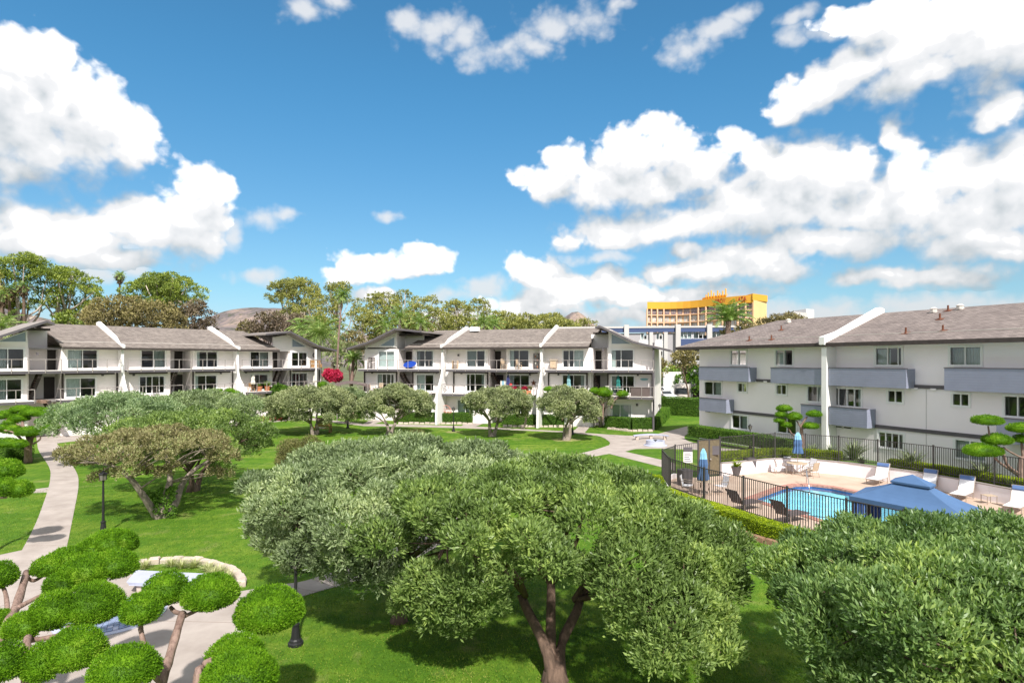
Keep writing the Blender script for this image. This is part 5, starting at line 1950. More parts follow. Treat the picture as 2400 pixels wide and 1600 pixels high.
# end wing
mb = MB()
a, b_ = hpt(1766, -.2), P(1797, 844, 184)
mb.hexa([Vector((q.x, q.y, 0)) for q in (a, b_, b_ + Vector((2, 14, 0)), a + Vector((0, 14, 0)))] + [Vector((q.x, q.y, zt0 - 1.6)) for q in (a, b_, b_ + Vector((2, 14, 0)), a + Vector((0, 14, 0)))])
mb.build('end_wing', M['ypeach'], hot)
mb = MB()
a, b_ = hpt(1764, -.5), P(1799, 844, 183.5)
mb.hexa([Vector((q.x, q.y, zt0 - 1.59)) for q in (a, b_, b_ + Vector((2, 15, 0)), a + Vector((0, 15, 0)))] + [Vector((q.x, q.y, zt0 + .35)) for q in (a, b_, b_ + Vector((2, 15, 0)), a + Vector((0, 15, 0)))])
mb.build('end_parapet', M['orange'], hot)
mb = MB()
p0, p1 = hpt(1655, 4), hpt(1702, 4)
mb.hexa([Vector((q.x, q.y, zt0 - .1)) for q in (p0, p1, p1 + Vector((0, 4, 0)), p0 + Vector((0, 4, 0)))] + [Vector((q.x, q.y, zt0 + 1.2)) for q in (p0, p1, p1 + Vector((0, 4, 0)), p0 + Vector((0, 4, 0)))])
mb.build('plant_room', M['orange'], hot)
for i, x in enumerate((1655, 1660, 1667, 1673, 1682, 1687, 1694, 1701)):
    p = hpt(x, 3.8)
    mb = MB()
    h = 1.9 + (i * 37 % 5) * .3
    mb.box(p.x - .16, p.x + .16, p.y - .15, p.y + .15, zt0 + .9, zt0 + h)
    mb.bar((p.x, p.y, zt0 + .5), (p.x + .6, p.y + .1, zt0 + 1.4), .12)
    mb.build('aerial', M['orange'], hot)
try:
    tcu = bpy.data.curves.new('roof_sign', 'FONT')
    tcu.body = 'CROWNE PLAZA'
    tcu.size = 2.05
    tcu.extrude = .06
    tcu.space_character = 1.08
    to = bpy.data.objects.new('tmp', tcu)
    COL.objects.link(to)
    bpy.context.view_layer.update()
    me = bpy.data.meshes.new_from_object(to.evaluated_get(bpy.context.evaluated_depsgraph_get()))
    bpy.data.objects.remove(to)
    pa, pb = hpt(1675, -.3), hpt(1749, -.3)
    me.transform(Matrix.Translation(Vector((pa.x, pa.y, zs_[0] + .65)) - WLOC[hot]) @ Matrix.Rotation(math.atan2(pb.y - pa.y, pb.x - pa.x), 4, 'Z') @ Matrix.Scale((pb - pa).length / max(v.co.x for v in me.vertices), 4, Vector((1, 0, 0))) @ Matrix.Rotation(R(90), 4, 'X'))
    me.materials.clear()
    link('roof_sign', me, mat('sign_dark_red', (0.38, 0.05, 0.03), 0.5, 0.05), hot)
except Exception as e:
    print('sign', e)
# pale flat-roofed building over the right roof
wb = thing('white_building', 'small plain white rooftop block above the right building roof', 'building', P(1885, 844, 120))
mb = MB()
a, c = P(1858, 844, 118), P(1892, 844, 121)
mb.hexa([Vector((q.x, q.y, 0)) for q in (a, c, c + Vector((0, 8, 0)), a + Vector((0, 8, 0)))] + [Vector((q.x, q.y, CZ + (H - 731) / F * 119)) for q in (a, c, c + Vector((0, 8, 0)), a + Vector((0, 8, 0)))])
mb.build('front_wall', M['officel'], wb)
mb = MB()
mb.hexa([Vector((q.x, q.y, 0)) for q in (c + Vector((.01, .5, 0)), c + Vector((2.4, 2, 0)), c + Vector((2.4, 9, 0)), c + Vector((.01, 9, 0)))] + [Vector((q.x, q.y, CZ + (H - 722) / F * 120)) for q in (c + Vector((.01, .5, 0)), c + Vector((2.4, 2, 0)), c + Vector((2.4, 9, 0)), c + Vector((.01, 9, 0)))])
mb.build('tower_wall', M['sign'], wb)


# ------------------------------------------------------------------ big foreground trees
random.seed(21)
GO = 'low spreading olive-like trees on the lawn'
c1 = umbrella_clumps((-3.0, 18.1), 4.95, 4.3, 4.7, 3.1, 120, 0.46, 0.05, .35)
c1 += [(-5.7, 16.3, 2.5, .5), (-4.9, 15.9, 2.3, .5), (-6.3, 16.9, 2.6, .5), (-5.3, 16.6, 2.05, .4), (-1.2, 14.9, 3.0, .6), (-2.0, 14.6, 2.8, .5)]
c1 += [(*P(x, y, d), .46) for x, y, d in ((705, 1318, 15.8), (745, 1300, 15.6), (660, 1285, 16.1), (618, 1238, 16.5), (790, 1335, 15.3), (840, 1350, 15), (885, 1362, 14.8), (930, 1340, 14.6), (690, 1300, 15.2), (640, 1262, 15.6), (770, 1310, 15), (820, 1322, 14.8), (870, 1330, 14.5), (725, 1270, 15.2))]
umbrella_tree('olive_tree', 'big silvery spreading tree at centre left with a single dark trunk', 'tree', G(935, 1455), c1, M['L_silver'], M['bark'], 125, .130, .038, 6, .15, 1, .5, group=GO, limbs=14, spread=.05)
c2 = umbrella_clumps((.95, 15.3), 4.5, 3.8, 4.55, 3.1, 115, 0.46, 0.05, .15)
c2 = [(x, y, z - .10 * max(0, x - 1.4) ** 1.35, r) for x, y, z, r in c2]
c2 = [q for q in c2 if not (q[1] < 13.2 and abs(q[0] - .9) < 1.0 and q[2] < 2.7)]
c2 += [(2.6, 11.5, 2.55, .6), (2.9, 11.0, 2.2, .55), (3.3, 11.6, 2.5, .6), (2.1, 11.6, 2.75, .5), (2.6, 10.8, 1.8, .42), (3.3, 11.0, 1.75, .42), (4.4, 12.8, 2.4, .6), (3.9, 11.9, 2.1, .5), (-1.2, 12.9, 2.3, .5), (-0.75, 12.7, 2.5, .5), (-1.6, 13.2, 2.2, .45), (4.8, 13.6, 2.2, .5), (3.9, 11.3, 1.75, .4)]
c2 += [(*P(x, y, d), r) for x, y, d, r in ((975, 1385, 13.4, .46), (1035, 1415, 13.1, .48), (1095, 1425, 12.9, .45), (1150, 1405, 12.9, .42), (1000, 1350, 13.3, .45), (1060, 1365, 13, .46), (1130, 1362, 12.7, .45), (1195, 1335, 12.7, .42), (1265, 1325, 12.6, .42), (1335, 1330, 12.5, .42), (1400, 1345, 12.3, .45), (1460, 1390, 12, .48), (1520, 1430, 11.8, .5), (1580, 1465, 11.6, .46), (1480, 1455, 11.6, .46), (1545, 1505, 11.3, .46), (1625, 1415, 12, .46), (1660, 1370, 12.6, .46), (1690, 1325, 13, .45), (1600, 1345, 12.5, .5), (1450, 1325, 12.4, .46), (1530, 1370, 12, .5), (1080, 1462, 13.2, .36), (1020, 1450, 13.4, .36), (955, 1420, 13.8, .36), (1545, 1545, 11.2, .35), (1610, 1500, 11.4, .4))]
umbrella_tree('olive_tree', 'big green spreading tree at the centre on a reddish forked trunk', 'tree', G(1300, 1594), c2, M['L_green'], M['bark_red'], 135, .128, .038, 6, .19, 3, .72, group=GO, limbs=16, spread=.11, fpts=[P(1345, 1405, 14.9), P(1292, 1370, 14.9), P(1232, 1395, 14.4)])
c3 = umbrella_clumps((8.9, 10.4), 4.15, 3.9, 4.2, 2.6, 120, 0.44, 0.05, .6)
c3 += [(*P(x, y, d), .5) for x, y, d in ((2130, 1395, 9.2), (2200, 1420, 9), (2060, 1400, 9.2), (2130, 1460, 8.6), (2280, 1440, 8.8), (2220, 1370, 9.3), (2160, 1345, 9.6), (2080, 1450, 8.8), (2200, 1490, 8.4), (2300, 1380, 9.2))]
c3 += [(8.6, 8.6, 3.2, .6), (9.3, 9.0, 3.4, .6), (8.0, 9.2, 3.3, .6), (8.8, 7.9, 2.8, .6), (9.6, 8.2, 3.0, .6), (7.6, 8.4, 2.9, .6), (10.2, 8.8, 3.1, .6), (8.4, 10.0, 3.6, .6), (9.4, 10.0, 3.7, .6), (5.5, 9.2, 2.3, .6), (5.3, 10.0, 2.5, .55), (5.8, 8.5, 2.2, .55), (6.4, 8.0, 2.3, .6), (7.1, 7.6, 2.3, .6), (5.35, 9.3, 1.8, .38)]
umbrella_tree('olive_tree', 'big grey-green spreading tree filling the bottom right corner', 'tree', (9.1, 10.6, 0), c3, M['L_fore'], M['bark'], 145, .124, .035, 6, .2, 3, .55, group=GO, limbs=16, spread=.2)

# left group
c = umbrella_clumps((P(285, 950, 41).x, 41), 4.2, 3.9, 4.85, 3.2, 58, .6, .02, .3)
umbrella_tree('olive_tree', 'wide grey-green tree by the left building stairs, leftmost of the lawn trees', 'tree', (P(300, 0, 41.5).x, 41.5, 0), c, M['L_mid2'] if 'L_mid2' in M else M['L_silver'], M['bark'], 50, .16, .05, 6, .17, 3, .5, group=GO, limbs=12)
c = umbrella_clumps((P(490, 950, 47).x, 47), 3.9, 3.6, 4.7, 3.2, 50, .6, .02, .3)
umbrella_tree('olive_tree', 'grey-green tree half hidden behind the leaning green tree', 'tree', (P(490, 0, 47).x, 47, 0), c, M['L_silver'], M['bark'], 44, .17, .056, 6, .17, 3, .5, group=GO, limbs=10)
c = umbrella_clumps((P(445, 1010, 33.4).x, 33.4), 4.3, 3.8, 4.4, 2.75, 64, .56, .03, .3)
umbrella_tree('olive_tree', 'bright green spreading tree with a dark leaning trunk, behind the dry brown tree', 'tree', G(452, 1150), c, M['L_green'], M['bark'], 56, .15, .05, 6, .22, 3, .5, group=GO, limbs=14, spread=.28)
# the dry, half bare tree
random.seed(5)
bs = G(372, 1214)
t = thing('dry_tree', 'half bare brown-leaved tree with three leaning limbs and ivy at its foot', 'tree', bs, None)
d0 = bs.y
keyp = {'L': [(345, 1175), (305, 1120), (262, 1090)], 'M': [(382, 1180), (398, 1130), (395, 1090), (382, 1050)], 'R': [(408, 1185), (425, 1140), (450, 1105), (490, 1080)]}
mb = MB()
tips = []
for kx, (nm, pp) in enumerate(keyp.items()):
    pts = [bs + Vector((0, 0, -.1))] + [P(x, y, d0 + (-.6, .3, .9)[kx] * (i + 1) * .7) for i, (x, y) in enumerate(pp)]
    pts = smooth_loop(pts, 4)
    mb.tube(pts, [.20 * (1 - .62 * i / (len(pts) - 1)) for i in range(len(pts))], 8)
    tips += [pts[-1], pts[len(pts) * 2 // 3], pts[len(pts) // 2]]
c = [q for q in umbrella_clumps((P(362, 1050, 27.5).x, 27.4), 3.7, 3.2, 4.1, 2.95, 60, .40, .2, .2)]
c += [(P(x, y, d0 + dd).x, d0 + dd, P(x, y, d0 + dd).z, .33) for x, y, dd in ((250, 1112, -.6), (225, 1120, -.9), (360, 1105, -.5), (338, 1098, -1), (505, 1105, .5), (528, 1112, .6), (196, 1085, -.4), (545, 1075, .5), (405, 1095, -.6), (385, 1108, -.8))]
for q in c:
    e = Vector(q[:3])
    f = min(tips, key=lambda v: (v - e).length)
    limb(mb, f, e, .055, .014, .03, 5, 5)
mb.build('trunk', M['bark_g'], t, smooth=True)
V, Q = foliage_from_clumps(c, 85, .12, .040, 6, .62, -.6, cull=.8)
link('crown', rawmesh('crown', V - np.array(bs)[None], Q), M['L_dry'], t)
iv = [(bs.x + x, bs.y + y, z, r) for x, y, z, r in ((-.15, 0, .25, .28), (.1, -.1, .5, .3), (-.2, 0, .8, .25), (.35, .1, .9, .26), (.5, .2, 1.2, .2), (.2, 0, 1.15, .22), (.55, 0, .3, .22), (-.45, 0, 1.0, .2))]
V, Q = foliage_from_clumps(iv, 150, .09, .06, 4, 1, -.9, cull=.8)
link('ivy', rawmesh('ivy', V - np.array(bs)[None], Q), M['L_hedge'], t)

# row of trees in front of the middle building
random.seed(33)
for (px, base, x0, x1, yt, yb, d, lm, st, lab, cn) in [
    (740, (737, 1018), 622, 846, 904, 985, 58.5, 'L_mid', 2, 'pale olive tree over the wooden bench swing', 40),
    (818, (812, 992), 770, 872, 906, 978, 66, 'L_silver', 1, 'small grey tree squeezed between the swing tree and the two-stem tree', 18),
    (925, (912, 1018), 838, 1020, 904, 985, 58, 'L_mid', 2, 'pale olive tree with a thick trunk left of the black lamp post', 36),
    (1165, (1153, 1022), 1080, 1248, 906, 974, 56.6, 'L_mid', 2, 'pale olive tree with a V-shaped trunk in front of the central steps', 34),
    (1215, (1225, 1003), 1180, 1262, 915, 970, 61, 'L_silver', 1, 'small grey-green tree tucked behind the V-shaped trunk tree', 12),
    (1330, (1327, 1031), 1250, 1412, 908, 990, 54.2, 'L_mid', 3, 'olive-brown tree with a stout ivy-clad trunk near the round fountain', 36),
    (1412, (1408, 1000), 1376, 1442, 915, 972, 62, 'L_mid', 3, 'small olive tree with splayed pale trunks by the right-hand entry', 14)]:
    cx = (x0 + x1) / 2
    rx = (x1 - x0) / 2 / F * d
    zt_, zb_ = CZ - (yt - H) / F * d, CZ - (yb - H) / F * d
    c = umbrella_clumps((P(cx, 0, d).x, d), rx * .90, rx * .8, zt_, zb_ + .75, int(cn * 1.7), rx * .145, .06, .45)
    umbrella_tree('olive_tree', lab, 'tree', G(*base), c, M[lm], M['bark_g'], 50, .18, .07, 6, .24 if cn > 20 else .15, st, .5, group=GO, limbs=12, spread=.22)

bush('conifer_shrub', 'bronze bushy conifer shrub standing on the lawn left of the silvery tree', G(712, 1096), 1.75, 1.1, 1.75, M['L_conif'], 120, .15, .03, K=30, nleaf=6, cr=.34)
bush('round_shrub', 'low rounded bronze shrub on the lawn just behind the silvery tree', G(978, 1050), 1.25, 1.0, .95, M['L_conif'], 110, .13, .03, K=18, nleaf=6, cr=.4)
# ------------------------------------------------------------------ clipped cloud junipers
random.seed(9)
GT = 'cloud-pruned junipers'


def topiary(label, base, stems, pads, dens, ln, wd, r=.11, group=GT, bm=None, name='clipped_juniper'):
    t = thing(name, label, 'tree', base, group)
    mb = MB()
    for st, r0, r1 in stems:
        pts = smooth_loop(st, 4) if len(st) > 2 else st
        mb.tube(pts, [(.8 * r0 + .8 * (r1 - r0) * i / (len(pts) - 1)) * (1 + .08 * math.sin(i * 2.3)) for i in range(len(pts))], 9)
    mb.build('trunk', bm or M['bark_p'], t, smooth=True)
    for lobes in pads:
        pad([pad_lobe(*q) for q in lobes], dens, ln, wd, M['L_pad'], t)
    return t


def Z0(v): return Vector((v.x, v.y, -.05))


# left near tree
b0 = Vector((-9.4, 10.6, 0))
topiary('cloud-pruned juniper at the bottom left with long slanting pads over the plaza', b0,
        [([b0, P(2, 1514, 11.0), P(38, 1420, 12.0), P(63, 1340, 13.0)], .13, .085), ([P(62, 1352, 12.9), P(80, 1360, 13.0), P(105, 1345, 13.3)], .05, .04),
         ([b0 + Vector((.5, .3, 0)), P(62, 1530, 10.6), P(68, 1490, 11.2)], .10, .07), ([P(38, 1425, 11.9), P(110, 1390, 12.4), P(190, 1375, 12.6)], .06, .04), ([P(65, 1500, 11), P(130, 1490, 11), P(160, 1470, 10.6)], .06, .05), ([P(20, 1470, 11.4), P(15, 1400, 12.2), P(5, 1370, 12.4)], .06, .04)],
        [[(120, 1330, 84, 52, 13.2), (160, 1312, 90, 54, 13.5)], [(215, 1292, 80, 50, 13.9), (258, 1276, 110, 62, 14.2), (292, 1276, 60, 54, 14.2)],
         [(150, 1370, 84, 56, 12.3), (205, 1347, 116, 84, 12.6), (265, 1330, 110, 72, 12.9)], [(62, 1470, 98, 66, 11.2), (130, 1440, 112, 92, 11.4), (215, 1425, 146, 104, 11.7)],
         [(175, 1530, 136, 104, 10.3), (105, 1560, 100, 92, 10.1)], [(10, 1560, 100, 92, 9.9)], [(-2, 1354, 76, 66, 12.4)], [(-5, 1455, 66, 44, 11.6)]],
        2300, .042, .014)
# middle near tree
b1 = Vector((-6.35, 10.0, 0))
topiary('cloud-pruned juniper with a pale reddish trunk and five round pads at the bottom left', b1,
        [([b1, P(378, 1605, 10.2), P(403, 1520, 10.7), P(428, 1435, 11.3)], .115, .085), ([P(428, 1437, 11.3), P(411, 1433, 11.4), P(400, 1422, 11.5)], .055, .045), ([P(428, 1445, 11.3), P(460, 1430, 11.4), P(485, 1415, 11.5)], .05, .035),
         ([P(372, 1585, 10.3), P(345, 1540, 10.4), P(331, 1480, 10.8), P(330, 1460, 10.8)], .06, .05), ([P(378, 1605, 10.2), P(362, 1585, 10.0), P(330, 1575, 9.8)], .06, .045)],
        [[(331, 1434, 90, 77, 10.8)], [(389, 1387, 104, 80, 11.5)], [(493, 1396, 130, 89, 11.5)], [(292, 1575, 156, 112, 9.6)]],
        2300, .042, .014)
b2 = Vector((-4.9, 9.6, 0))
topiary('cloud-pruned juniper beside the near black lamp post with an egg-shaped pad', b2,
        [([b2, P(462, 1612, 9.6), P(478, 1560, 9.8), P(500, 1545, 9.8)], .11, .07), ([P(470, 1590, 9.6), P(520, 1520, 10.6), P(567, 1492, 11.0), P(600, 1470, 11.1)], .07, .05)],
        [[(632, 1438, 160, 113, 11.2)], [(552, 1548, 138, 108, 10.1)], [(562, 1590, 176, 118, 9.5)]],
        2300, .042, .014)
# left edge mid-distance
b3 = Vector((P(-40, 0, 22).x, 22.5, 0))
topiary('cluster of round clipped pads at the left edge above the lawn', b3, [([b3, P(-25, 1180, 22.3), P(15, 1165, 22.2)], .11, .05), ([P(-25, 1175, 22.3), P(-10, 1120, 22.5)], .08, .05)],
        [[(12, 1106, 74, 52, 22.5)], [(12, 1147, 50, 46, 21.8)], [(48, 1150, 52, 42, 22)]], 700, .075, .02)
b4 = G(66, 1084)
topiary('tall many-padded clipped juniper left of the curving path', b4,
        [([b4, P(66, 1050, 41.8), P(72, 1028, 41.8)], .32, .22), ([P(70, 1032, 41.8), P(90, 1012, 41.8), P(103, 1000, 41.8), P(120, 1000, 41.8)], .12, .07), ([P(68, 1030, 41.9), P(55, 1000, 42), P(52, 985, 42.3)], .16, .09), ([P(72, 1030, 41.9), P(85, 990, 42.4), P(105, 978, 42.6)], .15, .09),
         ([P(78, 1040, 41.5), P(93, 1030, 41.4), P(95, 1022, 41.4)], .09, .05), ([P(60, 1040, 41.6), P(35, 1015, 41.4), P(10, 1008, 41.2)], .12, .06), ([P(55, 1000, 42), P(20, 985, 42), P(5, 975, 42)], .1, .05)],
        [[(50, 960, 45, 16, 43)], [(83, 967, 60, 22, 43)], [(108, 970, 48, 20, 42.8)], [(45, 981, 44, 20, 42.4)], [(107, 987, 44, 16, 42.6)], [(16, 972, 42, 18, 42.6)], [(3, 977, 30, 14, 42)], [(70, 1013, 62, 24, 41.4)], [(121, 1001, 36, 18, 41.6)], [(29, 1008, 44, 24, 41.8)], [(5, 1004, 36, 20, 41.6)], [(14, 1040, 66, 24, 40.6)], [(45, 1042, 36, 20, 40.6)], [(25, 990, 30, 12, 42)]], 420, .075, .024)
# right ones
b5 = Vector((P(1880, 0, 42.6).x, 42.6, .6))
topiary('clipped juniper with flat pads in front of the white pilaster of the right building', b5,
        [([b5, P(1881, 1030, 42.6), P(1877, 996, 42.6)], .17, .12), ([P(1877, 998, 42.6), P(1886, 984, 42.5), P(1892, 976, 42.5)], .10, .06), ([P(1876, 1000, 42.6), P(1870, 990, 42.6), P(1866, 985, 42.6)], .07, .05), ([P(1879, 1025, 42.6), P(1858, 1018, 42.4), P(1848, 1004, 42.3), P(1838, 985, 42.3)], .09, .05), ([P(1878, 1005, 42.6), P(1890, 1002, 42.5)], .07, .04)],
        [[(1838, 958, 37, 16, 42.4)], [(1832, 972, 30, 16, 42.3)], [(1862, 977, 35, 19, 42.4)], [(1826, 986, 25, 11, 42.2)], [(1843, 996, 26, 11, 42.2)], [(1908, 971, 36, 16, 42.4)], [(1899, 999, 38, 16, 42.4)]], 480, .065, .022)
b6 = Vector((26.35, 31.0, .6))
topiary('clipped juniper at the right edge with a twisted brown trunk behind the iron fence', b6,
        [([b6, P(2392, 1085, 31), P(2398, 1070, 31)], .2, .12), ([P(2388, 1110, 31), P(2362, 1090, 30.6), P(2352, 1062, 30.6), P(2350, 1048, 30.6)], .10, .06), ([P(2385, 1112, 31), P(2345, 1085, 30.5), P(2330, 1070, 30.5)], .09, .06), ([P(2398, 1074, 31), P(2370, 1060, 30.9), P(2352, 1048, 30.7)], .06, .05), ([P(2330, 1060, 30.6), P(2322, 1040, 30.6), P(2316, 998, 30.6)], .07, .05), ([P(2398, 1075, 31), P(2395, 1045, 31), P(2392, 1018, 31)], .09, .06)],
        [[(2314, 987, 66, 24, 30.6)], [(2337, 1032, 64, 28, 30.6)], [(2304, 1058, 92, 24, 30.5)], [(2396, 1005, 68, 25, 31)], [(2402, 1030, 50, 22, 31)]], 700, .06, .02)
for (lab, bx, d, stems, pads_) in [
    ('small clipped juniper with one pad on a curved stem by the right-hand balcony', 1432, 61.5, [[(1432, 958), (1440, 938), (1458, 925)]], [(1459, 924, 29, 15)]),
    ('clipped juniper with paired pads behind the small olive tree', 1412, 61.2, [[(1412, 985), (1415, 940), (1418, 925)], [(1413, 950), (1405, 930), (1398, 918)]], [(1417, 921, 38, 24), (1393, 916, 26, 13)]),
    ('clipped juniper pads showing above the olive-brown tree', 1318, 62.5, [[(1318, 985), (1318, 940), (1328, 915)], [(1318, 950), (1300, 925), (1288, 915)]], [(1287, 913, 27, 13), (1329, 913, 20, 10), (1345, 918, 22, 9)]),
    ('clipped juniper pads in a row above the left grey-green trees', 520, 64, [[(520, 975), (525, 940), (538, 918)], [(522, 950), (515, 925), (514, 918)]], [(461, 917, 20, 9), (514, 917, 21, 11), (538, 916, 23, 11), (551, 922, 25, 11)]),
    ('clipped juniper dome in front of the red flowering bush', 757, 68, [[(757, 985), (757, 920), (757, 906)]], [(757, 902, 21, 13)])]:
    b = P(bx, H, d); b.z = 0
    t = topiary(lab, b, [([P(x, y, d) for x, y in st], .12, .06) for st in stems], [[(*q, d)] for q in pads_], 260, .09, .03)

# ------------------------------------------------------------------ hedges
GH = 'dark clipped hedges in front of the middle building'


def gp(px, py, z=0): v = G(px, py, z); return (v.x, v.y)


hedge('clipped_hedge', 'dark hedge in front of the ground floor patio, leftmost of the middle building', [gp(935, 990), gp(1020, 991), gp(1106, 991)], .9, 1.15, 0, M['L_hedge'], 130, .11, .045, GH)
hedge('clipped_hedge', 'dark hedge behind the V-shaped trunk tree', [gp(1180, 997), gp(1260, 998.5), gp(1342, 997)], .9, 1.2, 0, M['L_hedge'], 130, .11, .045, GH)
hedge('clipped_hedge', 'dark hedge wrapping the right corner of the middle building', [gp(1424, 1002), gp(1480, 1007), gp(1528, 1007), gp(1548, 990), gp(1560, 976)], 1.0, 1.2, 0, M['L_hedge'], 130, .11, .045, GH)
hedge('clipped_hedge', 'dark hedge hidden behind the pale trees left of the middle building', [gp(826, 979), gp(870, 978), gp(918, 978)], .9, 1.2, 0, M['L_hedge'], 80, .13, .05, GH)
hedge('clipped_hedge', 'dark hedge at the right end of the left building', [gp(585, 976), gp(640, 974), gp(700, 970)], .9, 1.5, 0, M['L_hedge'], 90, .13, .05)
hedge('clipped_hedge', 'dark hedge block behind the many-padded juniper at the left edge', [gp(-20, 1074), gp(48, 1082)], 1.6, 1.05, 0, M['L_hedge'], 150, .10, .04)
hedge('clipped_hedge', 'long dark hedge bordering the car park beyond the middle building', [(P(1540, 0, 80).x, 80), (P(1660, 0, 76).x, 76)], 1.4, 2.3, 0, M['L_hedge'], 90, .14, .05)
q = [rig.at(u, o, 0) for u, o in ((rig.u(1622, 1.5), 1.5), (rig.u(1700, 1.5), 1.5), (rig.u(1800, 1.5), 1.5))]
hedge('clipped_hedge', 'dark hedge along the foot of the right building', [(v.x, v.y) for v in q], .9, .95, .42, M['L_hedge'], 170, .09, .04)
q = [rig.at(u, o, 0) for u, o in ((rig.u(1803, 1.9), 1.9), (rig.u(1868, 1.9), 1.9))]
hedge('clipped_hedge', 'short dark hedge behind the fence by the right building', [(v.x, v.y) for v in q], .9, .85, .5, M['L_hedge'], 170, .09, .04)
# yellow-green pool hedges
fr = [Vector((*p, 0)) for p in FRONT]
hd = []
for i in range(2, len(fr)):
    e = (fr[min(i + 1, len(fr) - 1)] - fr[i - 1]).normalized()
    n_ = Vector((e.y, -e.x, 0))
    if n_.dot(-fr[i]) < 0: n_ = -n_
    hd.append(fr[i] + n_ * 1.15)
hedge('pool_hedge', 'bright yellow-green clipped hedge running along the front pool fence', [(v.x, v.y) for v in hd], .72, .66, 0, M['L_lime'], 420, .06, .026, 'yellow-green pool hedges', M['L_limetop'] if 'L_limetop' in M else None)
bush('golden_shrub', 'loose golden shrub at the left corner of the pool fence', (7.7, 32.6, 0), .75, .75, .9, M['L_lime'], 300, .07, .035, K=12, cr=.4)
wo_ = []
for i, p in enumerate(WALLB):
    a, b_ = Vector((*WALLB[i], 0)), Vector((*BEDB[i], 0))
    wo_.append(a + (b_ - a).normalized() * .72)
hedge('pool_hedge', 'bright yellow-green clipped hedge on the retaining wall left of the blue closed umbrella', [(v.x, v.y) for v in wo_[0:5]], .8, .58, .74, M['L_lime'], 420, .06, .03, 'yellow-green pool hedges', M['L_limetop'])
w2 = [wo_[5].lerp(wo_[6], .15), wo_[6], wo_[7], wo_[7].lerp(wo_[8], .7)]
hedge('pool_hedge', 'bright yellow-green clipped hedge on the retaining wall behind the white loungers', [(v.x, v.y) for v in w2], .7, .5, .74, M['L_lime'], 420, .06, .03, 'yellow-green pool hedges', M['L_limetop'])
# stones under hedges
for lab, pts, n, m in [('row of brown edging stones below the yellow-green pool hedge', [(v - Vector((.62, .28, 0))) for v in hd[:6]], 22, 'bstone'),
                       ('row of edging stones under the middle dark hedge', [Vector((*gp(1178, 1000), 0)), Vector((*gp(1345, 1001), 0))], 14, 'stone'),
                       ('row of edging stones under the corner dark hedge', [Vector((*gp(1424, 1005), 0)), Vector((*gp(1480, 1011), 0)), Vector((*gp(1530, 1011), 0))], 10, 'stone'),
                       ('row of edging stones under the left patio hedge', [Vector((*gp(933, 993), 0)), Vector((*gp(1108, 994), 0))], 14, 'stone')]:
    t = thing('stone_edging', lab, 'edging', pts[0])
    seg = [(pts[i + 1] - pts[i]).length for i in range(len(pts) - 1)]
    tot = sum(seg)
    for k in range(n):
        s = (k + .5) / n * tot
        i = 0
        while i < len(seg) - 1 and s > seg[i]: s -= seg[i]; i += 1
        c = pts[i].lerp(pts[i + 1], s / seg[i])
        d = (pts[i + 1] - pts[i]).normalized()
        mb = MB()
        mt = Matrix.Translation(c) @ Matrix.Rotation(math.atan2(d.y, d.x) + random.uniform(-.08, .08), 4, 'Z')
        h, l, w = random.uniform(.16, .24), tot / n * .46, random.uniform(.12, .17)
        mb.hexa([mt @ Vector(v) for v in ((-l, -w, -.05), (l, -w, -.05), (l, w, -.05), (-l, w, -.05), (-l * .85, -w * .7, h), (l * .9, -w * .75, h * .93), (l * .85, w * .7, h), (-l * .9, w * .75, h * 1.05))])
        mb.build('stone', M[m], t)
# strap-leaved plants by the right building
for i, (px, d, n, ln, lab) in enumerate([(2000, 38.9, 150, 1.5, 'large strap-leaved plant left of the ground floor window'), (2137, 35.2, 150, 1.45, 'large strap-leaved plant between two ground floor windows'), (2300, 32.2, 130, 1.25, 'dark cycad-like plant beneath the right edge juniper'), (1905, 41.3, 70, .9, 'strap-leaved plant at the foot of the flat-padded juniper'), (1948, 40.6, 80, .95, 'strap-leaved plant beside the white pilaster'), (2020, 37.2, 60, .7, 'small grassy plant on the bed in front of the left window plant'), (2225, 33.6, 60, .6, 'small strap-leaved plant behind the middle white lounger'), (2372, 30.0, 60, .8, 'small strap-leaved plant at the right frame edge'), (1975, 38.6, 60, .8, 'grassy plant between the two yellow-green hedges')]):
    p = P(px, H, d)
    spiky(lab, (p.x, p.y, .72), n, ln, .075 if n > 100 else .055, M['L_spiky'], 'plant', 'strap-leaved plants by the right building', 'strap_leaf_plant')

# ------------------------------------------------------------------ trees beyond the buildings
random.seed(77)
GE = 'eucalyptus trees beyond the roofs'


